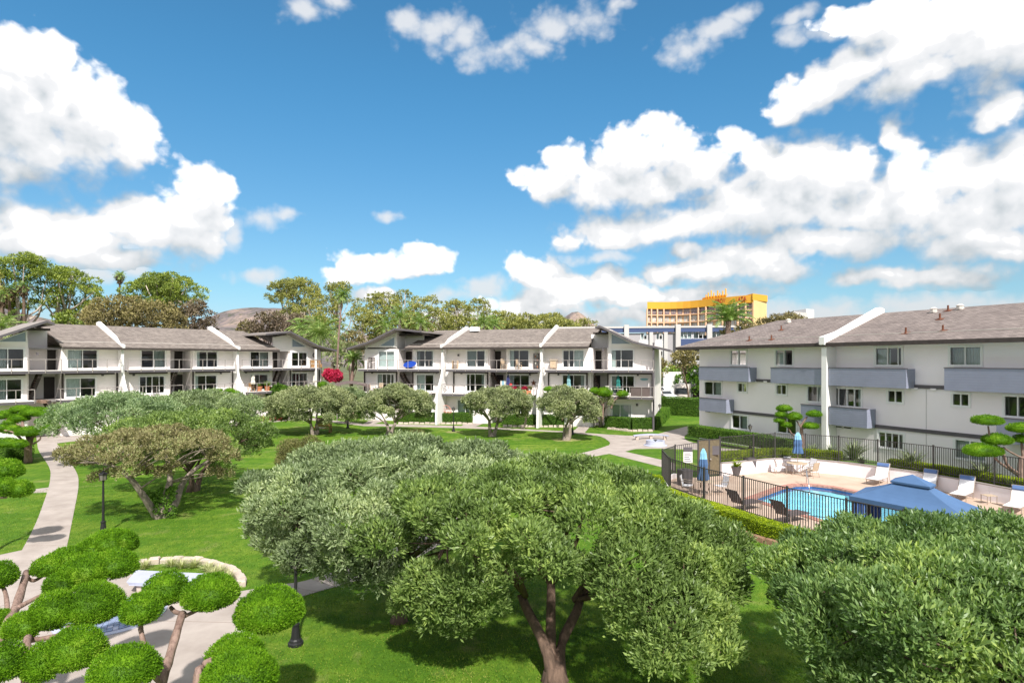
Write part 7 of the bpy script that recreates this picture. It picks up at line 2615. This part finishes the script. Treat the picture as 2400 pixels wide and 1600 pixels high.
pts = [G(352, 1349.5, zz), G(362, 1345, zz), G(368, 1342.5, zz), G(374, 1347, zz), G(385, 1347.5, zz), G(394, 1349, zz), G(402, 1346.5, zz), G(410, 1348, zz), G(414, 1350, zz)]
mb.tube(smooth_loop(pts, 4), .014, 5)
pts = [G(366, 1343, zz), G(376, 1345, zz), G(388, 1349.5, zz), G(398, 1350, zz)]
mb.tube(smooth_loop(pts, 4), .011, 5)
mb.build('curling_mark', M['ink'], sb)
ms = thing('mosaic_basin', 'blue grey mosaic tiled fountain basin half hidden under the long slanting pad', 'fountain', G(262, 1445))
c = WLOC[ms]
mb = MB()
rr = 1.2
mb.lathe([(rr + .16, .02), (rr + .16, .045), (rr, .05), (rr - .05, .03), (.02, .028)], c, 40)
mb.build('basin_rim', M['marble'], ms)
tile = None
cnt = 0
rest = MB()
for r_ in np.arange(.12, rr - .08, .115):
    k = max(4, int(2 * math.pi * r_ / .125))
    for j in range(k):
        a0, a1 = 2 * math.pi * (j + .06) / k, 2 * math.pi * (j + .94) / k
        q = [c + Vector((math.cos(a_) * r2, math.sin(a_) * r2, 0)) for a_, r2 in ((a0, r_), (a1, r_), (a1, r_ + .105), (a0, r_ + .105))]
        h = .05 + random.uniform(0, .006)
        ang = (a0 % 6.283)
        mb = MB() if (r_ > .7 and 3.6 < ang < 6.1 and cnt < 290) else rest
        mb.hexa([Vector((v.x, v.y, .03)) for v in q] + [Vector((v.x, v.y, h)) for v in q])
        if mb is not rest:
            mb.build('mosaic_tile', M['tileblue'] if (j * 7 + int(r_ * 30)) % 3 else M['marble'], ms); cnt += 1
o = rest.build('mosaic_tiles', M['tileblue'], ms)
o['kind'] = 'stuff'
# border stones
bs_ = thing('stone_border', 'arc of pinkish border stones edging the grass bed behind the slab bench', 'stone border', G(450, 1330))
arcp = smooth_loop([Vector((a, b, 0)) for a, b in [(318, 1326), (345, 1322), (372, 1319), (402, 1317), (430, 1317), (455, 1318), (478, 1321), (500, 1326), (520, 1332), (538, 1339), (552, 1347), (560, 1356), (566, 1366), (564, 1376)]], 8)
gpts = [G(p.x, p.y) for p in arcp]
cum = [0]
for i in range(len(gpts) - 1): cum.append(cum[-1] + (gpts[i + 1] - gpts[i]).length)
n = 15
for k in range(n):
    s = (k + .5) / n * cum[-1]
    i = max(j for j in range(len(cum)) if cum[j] <= s)
    i = min(i, len(gpts) - 2)
    p = gpts[i].lerp(gpts[i + 1], (s - cum[i]) / max(1e-6, cum[i + 1] - cum[i]))
    d = (gpts[i + 1] - gpts[i])
    mt = Matrix.Translation(p) @ Matrix.Rotation(math.atan2(d.y, d.x) + random.uniform(-.06, .06), 4, 'Z')
    l, w, h = cum[-1] / n * .45, .13 * random.uniform(.9, 1.1), .2 * random.uniform(.85, 1.1)
    mb = MB()
    mb.hexa([mt @ Vector(v) for v in ((-l, -w, -.05), (l, -w, -.05), (l, w, -.05), (-l, w, -.05), (-l, -w * 1.05, h * .8), (l, -w * 1.05, h * .8), (l, w * 1.05, h * .8), (-l, w * 1.05, h * .8))])
    mb.hexa([mt @ Vector(v) for v in ((-l, -w * 1.05, h * .8), (l, -w * 1.05, h * .8), (l, w * 1.05, h * .8), (-l, w * 1.05, h * .8), (-l * .86, -w * .8, h), (l * .86, -w * .8, h), (l * .86, w * .8, h), (-l * .86, w * .8, h))])
    mb.build('stone', M['stone'], bs_)
for i, (px, py) in enumerate([(338, 1333), (402, 1327), (455, 1330), (487, 1338), (515, 1347), (535, 1360), (500, 1352), (425, 1331)]):
    spiky('pale tufted grass clump %s' % ('at the left end of the stone border, by the pads', 'behind the left half of the slab bench', 'behind the right half of the slab bench', 'just above the right corner of the slab bench', 'between the slab bench and the curve of the border stones', 'at the lower right end of the border stones', 'low down beside the egg-shaped pad inside the border', 'touching the rear edge of the slab bench')[i], G(px, py), 150, .46, .016, M['L_straw'], 'grass clump', 'pale grass clumps inside the stone border', 'grass_clump', (.2, 1.5))

# ------------------------------------------------------------------ bench swing, flower bed, small garden things
sw = thing('bench_swing', 'golden timber bench swing with roof panel under the pale olive tree', 'swing', G(757, 1013))
b = WLOC[sw]
for k in range(7):
    mb = MB()
    z0 = .55 + k * .13
    mb.box(b.x - .68, b.x + .68, b.y + .3, b.y + .34, z0, z0 + .115)
    mb.build('back_slat', M['wood'], sw)
for k in range(4):
    mb = MB()
    mb.box(b.x - .66, b.x + .66, b.y - .3 + k * .15, b.y - .17 + k * .15, .40, .43)
    mb.build('seat_slat', M['wood'], sw)
mb = MB()
mb.box(b.x - .6, b.x + .2, b.y - .28, b.y + .2, .432, .5)
mb.build('cushion', M['cream'], sw)
for s in (-1, 1):
    mb = MB()
    mb.box(b.x + s * .74 - .05, b.x + s * .74 + .05, b.y - .35, b.y + .4, 0, .1)
    mb.box(b.x + s * .74 - .05, b.x + s * .74 + .05, b.y + .24, b.y + .34, .1, 1.55)
    mb.box(b.x + s * .74 - .05, b.x + s * .74 + .05, b.y - .35, b.y - .25, .1, .66)
    mb.build('side_frame', M['wood'], sw)
bush('flower_bed', 'low bed of crimson flowers beside the path', G(618, 986), 1.15, .45, .36, M['L_red'], 120, .12, .08, 'flowers', K=16, cr=.35)
bush('flower_bed', 'low bed of pinkish red flowers at the right end of the path bed', G(648, 985), .95, .45, .4, M['L_red'], 120, .12, .08, 'flowers', K=14, cr=.35)
bush('flowering_bush', 'crimson bougainvillea bush between the two white buildings', P(781, 893, 74), 1.25, .8, 1.3, M['L_red'], 70, .2, .12, 'bush', K=18, cr=.36)
# garden statue by hedge
for px, py, h, lab in [(600, 984, 1.0, 'small terracotta garden figure in front of the left hedge')]:
    p = G(px, py)
    t = thing('garden_statue', lab, 'statue', p)
    mb = MB()
    mb.lathe([(.2, 0), (.2, .15), (.13, .2), (.17, .45), (.2, .62), (.1, .74), (.06, .78), (.1, .86), (.09, .95), (.02, 1.0)], p, 12)
    mb.build('figure', M['terra'], t)
# ------------------------------------------------------------------ things on the balconies
def on(b, px, o, z): return b.at(b.u(px, o), o, z)


sf = thing('surfboard', 'bright blue surfboard leaning on the upper balcony of the middle building', 'surfboard', on(mid, 961, .5, zM2))
mb = MB()
u = mid.u(961, .3)
prof = []
for k in range(28):
    a_ = 2 * math.pi * k / 28
    prof.append((math.cos(a_) * .85, math.sin(a_) * .36))
pl_ = [mid.at(u + x * .97 - y * .1, .35 + .1 * y, zM2 + .52 + y + x * .16) for x, y in prof]
mb.prism(pl_, mid.eo * .06)
fixnormals(mb.build('board', M['blue'], sf))
GBU = 'closed patio umbrellas on the balconies'
for bld, px, o, z, h, m, lab in [(mid, 1191, .75, zM1, 2.25, 'navy', 'closed navy umbrella on the lower balcony by the central stairs'), (mid, 1333, .7, zM1, 2.3, 'teal', 'closed pale teal umbrella on the lower balcony right of the curved wall'), (mid, 1449, .7, zM1, 2.2, 'dkteal', 'closed dark teal umbrella on the lower right-hand balcony'), (lef, 593, .8, zL1, 2.25, 'cream', 'closed cream umbrella on the lower balcony near the second party wall'), (lef, 738, .8, zL1, 2.3, 'cream', 'closed cream umbrella at the right end of the left building')]:
    closed_umbrella(lab, on(bld, px, o, z), h, M[m], None, .85, .21, GBU)


def deck_chair(label, p, rz, m, group='chairs on the balconies', high=0.0, name='balcony_chair'):
    t = thing(name, label, 'chair', (0, 0, 0), group)
    z = .45 + high
    mb = MB(); mb.box(-.25, .25, -.24, .24, z - .04, z); mb.build('seat', m, t)
    mb = MB()
    for k in range(4): mb.box(-.23 + k * .125, -.14 + k * .125, .22, .25, z + .06, z + .52)
    mb.box(-.25, .25, .215, .255, z + .525, z + .6)
    mb.build('backrest', m, t)
    for sx in (-.22, .22):
        for sy in (-.21, .23):
            mb = MB(); mb.box(sx - .025, sx + .025, sy - .025, sy + .025, 0, z - .042); mb.build('leg', m, t)
        mb = MB(); mb.box(sx - .03, sx + .03, -.24, .215, z + .2, z + .24); mb.build('arm', m, t)
    place(t, p, rz)


for bld, px, o, z, rz, m, hi, lab in [
    (mid, 1180, .5, zM2, .8, 'chairw', .1, 'wooden armchair on the upper balcony by the dark recess door'), (mid, 1216, .5, zM2, 1.2, 'chairw', .05, 'wooden chair in front of the upper sliding door beside the tall shelf'), (mid, 866, .6, zM2, .2, 'brown', .3, 'tall dark stool chair at the left end of the upper balcony'), (mid, 874, .8, zM2, .5, 'brown', .3, 'second tall dark stool chair at the left end of the upper balcony'),
    (mid, 1300, .6, zM1, 2.8, 'cream', 0, 'cream chair at the left of the lower balcony table'), (mid, 1354, .6, zM1, -1.0, 'cream', 0, 'cream chair at the right of the lower balcony table'), (mid, 1427, .8, zM1, .9, 'cream', 0, 'white chair at the left end of the lower right-hand balcony'),
    (mid, 893, .6, zM1, .4, 'chairw', 0, 'wooden chair on the lower left balcony of the middle building'), (mid, 872, .6, zM1, 2, 'chairw', 0, 'wooden chair next to the brown tarp on the lower left balcony'), (lef, 590, .9, zL1, .3, 'wood', 0, 'olive-tan chair on the lower balcony beside the terracotta pots'), (lef, 366, .7, zL1, 1.0, 'brown', 0, 'dark chair on the lower balcony behind the leftmost tree'), (lef, 702, .8, zL1, .6, 'brown', 0, 'dark chair on the patio at the right end of the left building'), (lef, 716, .8, zL1, -.6, 'brown', 0, 'dark chair beside the cream umbrella on the patio')]:
    deck_chair(lab, on(bld, px, o, z), rz + math.atan2(bld.es.y, bld.es.x), M[m], high=hi)
for bld, px, o, z, lab in [(mid, 1330, .75, zM1, 'patio table under the pale teal umbrella'), (mid, 1448, .75, zM1, 'patio table under the dark teal umbrella'), (lef, 735, .85, zL1, 'patio table under the cream umbrella at the end of the left building'), (lef, 248, .7, zL1, 'small table on the lower balcony next to the first party wall'), (mid, 880, .7, zM1, 'small table on the lower left balcony of the middle building')]:
    p = on(bld, px, o, z)
    t = thing('balcony_table', lab, 'table', p, 'balcony tables')
    mb = MB(); mb.lathe([(.42, .70), (.44, .71), (.44, .74), (.40, .75)], p, 18); mb.build('table_top', M['cream'], t)
    mb = MB(); mb.lathe([(.22, 0), (.22, .03), (.035, .05), (.03, .69)], p, 12); mb.build('pedestal', M['taupe'], t)
sh = thing('shelf_rack', 'tall dark shelf rack with pots on the upper balcony next to the right party wall', 'shelf', on(mid, 1257, .3, zM2))
mb = MB()
u = mid.u(1257, .3)
for uu in (u - .28, u + .28): mid.box(mb, uu - .02, uu + .02, .1, .4, zM2, zM2 + 1.75)
sh_o = mid.build(mb, 'upright', M['brown'], sh)
for k in range(5):
    mb = MB(); mid.box(mb, u - .26, u + .26, .1, .4, zM2 + .15 + k * .38, zM2 + .18 + k * .38); mid.build(mb, 'shelf', M['brown'], sh)
    mb = MB(); mb.lathe([(.05, 0), (.08, .16), (.06, .18)], mid.at(u + (-.1 if k % 2 else .1), .25, zM2 + .182 + k * .38), 10); mid.build(mb, 'ornament', M[('terra', 'cream', 'pinkm')[k % 3]], sh)
cb = thing('grill_cart', 'tan cabinet cart on the upper balcony left of the triple door', 'cart', on(mid, 1298, .5, zM2))
mb = MB(); u = mid.u(1298, .5); mid.box(mb, u - .35, u + .35, .25, .75, zM2 + .1, zM2 + .95); mid.build(mb, 'cabinet', M['chairw'], cb)
mb = MB(); mid.box(mb, u - .4, u + .4, .2, .8, zM2 + .952, zM2 + 1.12); mid.build(mb, 'lid', M['tan'], cb)
hs = thing('side_shelf', 'small pale wooden shelf unit on the upper balcony beside the left party wall', 'shelf', on(mid, 1067, .5, zM2))
u = mid.u(1067, .5)
mb = MB()
for uu in (u - .3, u + .3): mid.box(mb, uu - .03, uu + .03, .3, .7, zM2, zM2 + .95)
for k in range(4): mid.box(mb, u - .27, u + .27, .3, .7, zM2 + .15 + k * .25, zM2 + .18 + k * .25)
mid.build(mb, 'unit', M['chairw'], hs)
stx = thing('wall_star', 'rusty metal star hung on the lower wall by the right party wall', 'star ornament', on(mid, 1251, .1, 4.7))
mb = MB(); u = mid.u(1251); zc = mid.z(1251, 897)
mb.prism([mid.at(u + math.sin(k * math.pi / 5) * (.36 if k % 2 == 0 else .14), .02, zc + math.cos(k * math.pi / 5) * (.36 if k % 2 == 0 else .14)) for k in range(10)], mid.eo * .05)
fixnormals(mb.build('star', M['rust'], stx))
op = thing('wall_plaque', 'long oval teal plaque on the lower right-hand wall', 'plaque', on(mid, 1510, .1, 5))
mb = MB(); u = mid.u(1510); zc = mid.z(1510, 888.5)
mb.prism([mid.at(u + math.cos(a_) * .42, .01, zc + math.sin(a_) * .12) for a_ in np.linspace(0, 6.1, 20)], mid.eo * .04)
fixnormals(mb.build('plaque', M['teal'], op))
tb_ = thing('screen_panel', 'dark brown fabric screen on the lower right-hand balcony railing', 'screen', on(mid, 1500, 1.3, zM1))
mb = MB(); mid.box(mb, mid.u(1478, 1.36), mid.u(1523, 1.36), 1.34, 1.37, zM1 + .03, zM1 + .95); mid.build(mb, 'fabric', M['tarp'], tb_)
rg = thing('wall_wreath', 'round dark wreath on the upper wall at the right end of the left building', 'wreath', on(lef, 737, .1, 7.2))
mb = MB(); u = lef.u(737); zc = lef.z(737, 832)
mb.tube([lef.at(u + math.cos(a_) * .25, .07, zc + math.sin(a_) * .25) for a_ in np.linspace(0, 2 * math.pi, 20)], .07, 6, False)
mb.build('ring', M['brown'], rg)
bq = thing('storage_bench', 'tan bench with cushions on the upper balcony at the right end of the left building', 'bench', on(lef, 741, .9, zL2))
mb = MB(); u = lef.u(741, .9); lef.box(mb, u - .75, u + .75, .7, 1.1, zL2, zL2 + .45); lef.build(mb, 'seat_box', M['wood'], bq)
mb = MB(); lef.box(mb, u - .75, u + .75, .62, .70, zL2 + .452, zL2 + .95); lef.build(mb, 'back', M['wood'], bq)
mb = MB(); lef.box(mb, u - .6, u + .3, .72, 1.08, zL2 + .452, zL2 + .55); lef.build(mb, 'cushion', M['cream'], bq)
for px, o, lab in [(608, 1.0, 'terracotta pot with a small plant on the lower left balcony, the left one'), (627, 1.0, 'terracotta pot with a fern on the lower left balcony, the right one')]:
    p = on(lef, px, o, zL1)
    t = thing('plant_pot', lab, 'pot', p, 'terracotta pots on the lower balcony')
    mb = MB(); mb.lathe([(.22, 0), (.33, .45), (.36, .46), (.36, .56), (.3, .56), (.28, .5), (.01, .48)], p, 16); mb.build('pot_body', M['terra'], t)
    spiky('leafy plant growing in the %s terracotta pot on the lower balcony' % ('left' if px < 615 else 'right'), p + Vector((0, 0, .5)), 70, .9 if px > 615 else .5, .09, M['L_palm'], 'plant', None, 'potted_plant', (.2, 1.3))
bush('shrub', 'dark trailing shrub under the lower balcony end of the left building', on(lef, 655, 1.3, zL1 - .6), 1.6, .8, .9, M['L_hedge'], 60, .2, .09, K=16, cr=.4)
spiky('yucca-like plant at the end of the lower balcony', on(lef, 668, 1.2, zL1), 60, .9, .1, M['L_spiky'], 'plant', None, 'yucca_plant', (.1, 1.2))
bush('shrub', 'green shrub by the cream umbrella at the end of the left building', on(lef, 752, 1.0, zL1 - .4), .9, .6, 1.5, M['L_eucg'], 60, .2, .09, K=12, cr=.4)
tp = thing('tarp_cover', 'brown fabric shade cover sagging between the two white buildings', 'tarp', P(845, 905, 73))
mb = MB()
vs = []
for i in range(9):
    for j in range(5):
        px = 785 + 82 * i / 8
        zz = (904 - 13 * math.sin(math.pi * (.15 + .8 * i / 8)) * (1 - .3 * j / 4) + 8 * (j == 0))
        vs.append(P(px, zz, 71 + j * .7))
mb.add(vs, [(i * 5 + j, (i + 1) * 5 + j, (i + 1) * 5 + j + 1, i * 5 + j + 1) for i in range(8) for j in range(4)])
mb.build('cloth', M['tarp'], tp)
for px in (790, 862):
    p = P(px, 920, 71.5)
    mb = MB(); mb.bar((p.x, p.y, 0), (p.x, p.y, CZ - (905 - H) / F * 71.5), .07); mb.build('support', M['rail'], tp)
trl = thing('arched_trellis', 'salmon pink arched trellis behind the left patio hedge', 'trellis', on(mid, 1045, 1.0, .7))
mb = MB(); u, zc = mid.u(1045, .8), mid.z(1045, 967, .8)
pts = [mid.at(u + math.cos(a_) * .68, .8, zc + math.sin(a_) * .85) for a_ in np.linspace(0, math.pi, 16)]
mb.tube([mid.at(u + .68, .8, 0)] + pts + [mid.at(u - .68, .8, 0)], .035, 6)
for f in (.3, .55):
    x = math.sqrt(1 - f * f) * .68
    mb.bar(mid.at(u - x, .8, zc + f * .85), mid.at(u + x, .8, zc + f * .85), .04)
mb.build('frame', M['pinkm'], trl)
for k in range(7):
    mb = MB(); uu = u - .57 + k * .19
    mb.bar(mid.at(uu, .8, .1), mid.at(uu, .8, zc + .18), .11, .03); mb.build('slat', M['pinkm'], trl)
bk_ = thing('exercise_bike', 'grey bicycle standing on the lower balcony behind the railing', 'bicycle', on(mid, 1046, .9, zM1))
u = mid.u(1046, .9)
for du in (-.34, .34):
    mb = MB(); mb.tube([mid.at(u + du + math.cos(a_) * .28, .9, zM1 + .3 + math.sin(a_) * .28) for a_ in np.linspace(0, 2 * math.pi, 18)], .02, 5, False); mb.build('wheel', M['tyre'], bk_)
mb = MB()
for a, b in (((-.34, .3), (0, .3)), ((0, .3), (.26, .72)), ((.26, .72), (.34, .3)), ((-.34, .3), (-.14, .75)), ((-.14, .7), (.26, .7)), ((0, .3), (-.16, .8))):
    mb.bar(mid.at(u + a[0], .9, zM1 + a[1]), mid.at(u + b[0], .9, zM1 + b[1]), .035)
mb.build('frame', M['steel'], bk_)
mb = MB(); mb.bar(mid.at(u - .26, .9, zM1 + .82), mid.at(u - .06, .9, zM1 + .82), .09, .05); mb.build('saddle', M['door'], bk_)
mb = MB(); mb.bar(mid.at(u + .26, .65, zM1 + .88), mid.at(u + .26, 1.15, zM1 + .88), .03); mb.bar(mid.at(u + .26, .9, zM1 + .7), mid.at(u + .26, .9, zM1 + .88), .03); mb.build('handlebar', M['taupe'], bk_)
bb = thing('red_ball', 'red round ornament on the lower balcony below the navy umbrella', 'ornament', on(mid, 1197, 1.1, zM1 + .85))
mb = MB(); mb.lathe([(.02, 0), (.14, .05), (.19, .18), (.14, .31), (.02, .36)], WLOC[bb], 14); mb.build('ball', M['redp'], bb, smooth=True)
for k, px in enumerate((1205, 1218, 1229, 1240)):
    p = on(mid, px, 1.1, zM1)
    t = thing('flower_box', ('terracotta planter of dry orange leaves, %s on the lower balcony' if k % 2 else 'terracotta planter of red blooms, %s on the lower balcony') % ('nearest the navy umbrella', 'second from the navy umbrella', 'third from the navy umbrella', 'nearest the rusty star')[k], 'planter', p, 'planters on the lower balcony')
    mb = MB(); mb.box(p.x - .25, p.x + .25, p.y - .12, p.y + .12, zM1 + .002, zM1 + .45); mb.build('box', M['terra'], t)
    cl_ = [(p.x + random.uniform(-.2, .2), p.y, zM1 + .6 + random.uniform(-.1, .15), .16) for _ in range(5)]
    V, Q = foliage_from_clumps(cl_, 160, .1, .06, 4)
    link('blooms', rawmesh('blooms', V - np.array(p)[None], Q), M['L_dry'] if k % 2 else M['L_red'], t)
tw = thing('towel_rack', 'rack of hanging pale towels by the central stairs', 'towels', on(mid, 1181, .5, zM1))
u = mid.u(1181, .5)
mb = MB(); mid.box(mb, u - .4, u + .4, .48, .52, zM1 + 1.45, zM1 + 1.5)
for du in (-.4, .4): mid.box(mb, u + du - .02, u + du + .02, .48, .52, zM1, zM1 + 1.449)
mid.build(mb, 'rack', M['taupe'], tw)
for k, m in enumerate(('cream', 'canvas_l', 'cream', 'sign')):
    mb = MB(); mid.box(mb, u - .38 + k * .2, u - .21 + k * .2, .525, .545, zM1 + .6 + .1 * (k % 2), zM1 + 1.49); mid.build(mb, 'towel', M[m], tw)

# ------------------------------------------------------------------ parked vehicles
def car(label, loc, rz, paint, L=4.5, W=1.8, Hc=1.45, name='parked_car', van=False, group='vehicles in the car park'):
    t = thing(name, label, 'van' if van else 'car', (0, 0, 0), group)
    if van:
        prof = [(-L / 2, .35), (-L / 2, 2.5), (-L / 2 + .2, 2.75), (L / 2 - 2.0, 2.75), (L / 2 - 1.5, 2.35), (L / 2 - .9, 1.35), (L / 2 - .1, 1.1), (L / 2, .85), (L / 2, .35)]
    else:
        prof = [(-L / 2, .3), (-L / 2, .85), (-L / 2 + .15, .95), (-L / 2 + .75, 1.0), (-L / 2 + 1.25, Hc), (.45, Hc), (1.1, 1.0), (L / 2 - .2, .82), (L / 2, .65), (L / 2, .3)]
    mb = MB(); mb.prism([(x, -W / 2, z) for x, z in prof], (0, W, 0)); fixnormals(mb.build('body', paint, t))
    mb = MB()
    if van:
        mb.hexa([Vector(v) for v in ((L / 2 - .93, -W / 2 + .15, 1.42), (L / 2 - .93, W / 2 - .15, 1.42), (L / 2 - .90, W / 2 - .15, 1.40), (L / 2 - .90, -W / 2 + .15, 1.40), (L / 2 - 1.48, -W / 2 + .2, 2.26), (L / 2 - 1.48, W / 2 - .2, 2.26), (L / 2 - 1.44, W / 2 - .2, 2.28), (L / 2 - 1.44, -W / 2 + .2, 2.28))])
        mb.build('windscreen', M['carglass'], t)
        for s in (-1, 1):
            mb = MB(); mb.box(L / 2 - 2.4, L / 2 - 1.6, s * (W / 2 + .004) - .004, s * (W / 2 + .004) + .004, 1.45, 2.1); mb.build('side_window', M['carglass'], t)
            mb = MB(); mb.box(-L / 2 + .6, -L / 2 + 2.4, s * (W / 2 + .004) - .004, s * (W / 2 + .004) + .004, 1.5, 2.1); mb.build('side_window', M['carglass'], t)
        mb = MB(); mb.box(-1.2, -.3, -.45, .45, 2.76, 2.95); mb.build('roof_unit', M['sign'], t)
    else:
        mb.hexa([Vector(v) for v in ((1.12, -W / 2 + .15, 1.03), (1.12, W / 2 - .15, 1.03), (1.08, W / 2 - .15, 1.0), (1.08, -W / 2 + .15, 1.0), (.53, -W / 2 + .22, Hc - .04), (.53, W / 2 - .22, Hc - .04), (.5, W / 2 - .22, Hc - .06), (.5, -W / 2 + .22, Hc - .06))])
        mb.build('windscreen', M['carglass'], t)
        for s in (-1, 1):
            mb = MB()
            q = [(.85, 1.03), (-.05, 1.03), (-.05, Hc - .08), (.42, Hc - .08)]
            mb.prism([(x, s * (W / 2 + .001), z) for x, z in q], (0, s * .008, 0)); fixnormals(mb.build('side_window', M['carglass'], t))
            mb = MB()
            q = [(-.12, 1.03), (-1.2, 1.03), (-.85, Hc - .08), (-.12, Hc - .08)]
            mb.prism([(x, s * (W / 2 + .001), z) for x, z in q], (0, s * .008, 0)); fixnormals(mb.build('side_window', M['carglass'], t))
    for sx in (-L / 2 + .85, L / 2 - .85):
        for s in (-1, 1):
            mb = MB()
            pts = [(sx + math.cos(a_) * .33, s * (W / 2 - .09), .33 + math.sin(a_) * .33) for a_ in np.linspace(0, 2 * math.pi, 17)[:-1]]
            mb.prism(pts, (0, s * .12, 0)); w = fixnormals(mb.build('wheel', M['tyre'], t))
            mb = MB()
            pts = [(sx + math.cos(a_) * .2, s * (W / 2 + .032), .33 + math.sin(a_) * .2) for a_ in np.linspace(0, 2 * math.pi, 13)[:-1]]
            mb.prism(pts, (0, s * .01, 0)); fixnormals(mb.build('rim', M['steel'], w))
    for s in (-1, 1):
        mb = MB(); mb.box(L / 2 + .001, L / 2 + .02, s * W * .35 - .16, s * W * .35 + .16, .62, .76); mb.build('headlight', M['lampglass'], t)
    mb = MB(); mb.box(L / 2 + .001, L / 2 + .03, -W / 2 + .1, W / 2 - .1, .36, .5); mb.build('bumper', M['trim'], t)
    return place(t, loc, rz)


car('white parked car just right of the middle building', (P(1556, 0, 86).x, 86, .3 + 1.1), R(-75), M['carw'])
car('white parked car half hidden behind the middle building corner', (P(1540, 0, 92).x, 92, 1.7), R(-80), M['carw'])
car('beige camper van parked beyond the car park hedge', (P(1599, 0, 88).x, 88, .9), R(-110), M['carb'], 5.8, 2.1, 2.7, 'camper_van', True)
sheet('car_park_bank', [(18, 82.2), (34, 82.2), (34, 100), (18, 100)], [], 1.02, M['asphalt'], thick=1.1)
rc = P(812, 858, 105)
car('red parked car glimpsed between the two white buildings', (rc.x, 105, .05), R(10), M['redp'], name='parked_car', group='vehicles on the far street')
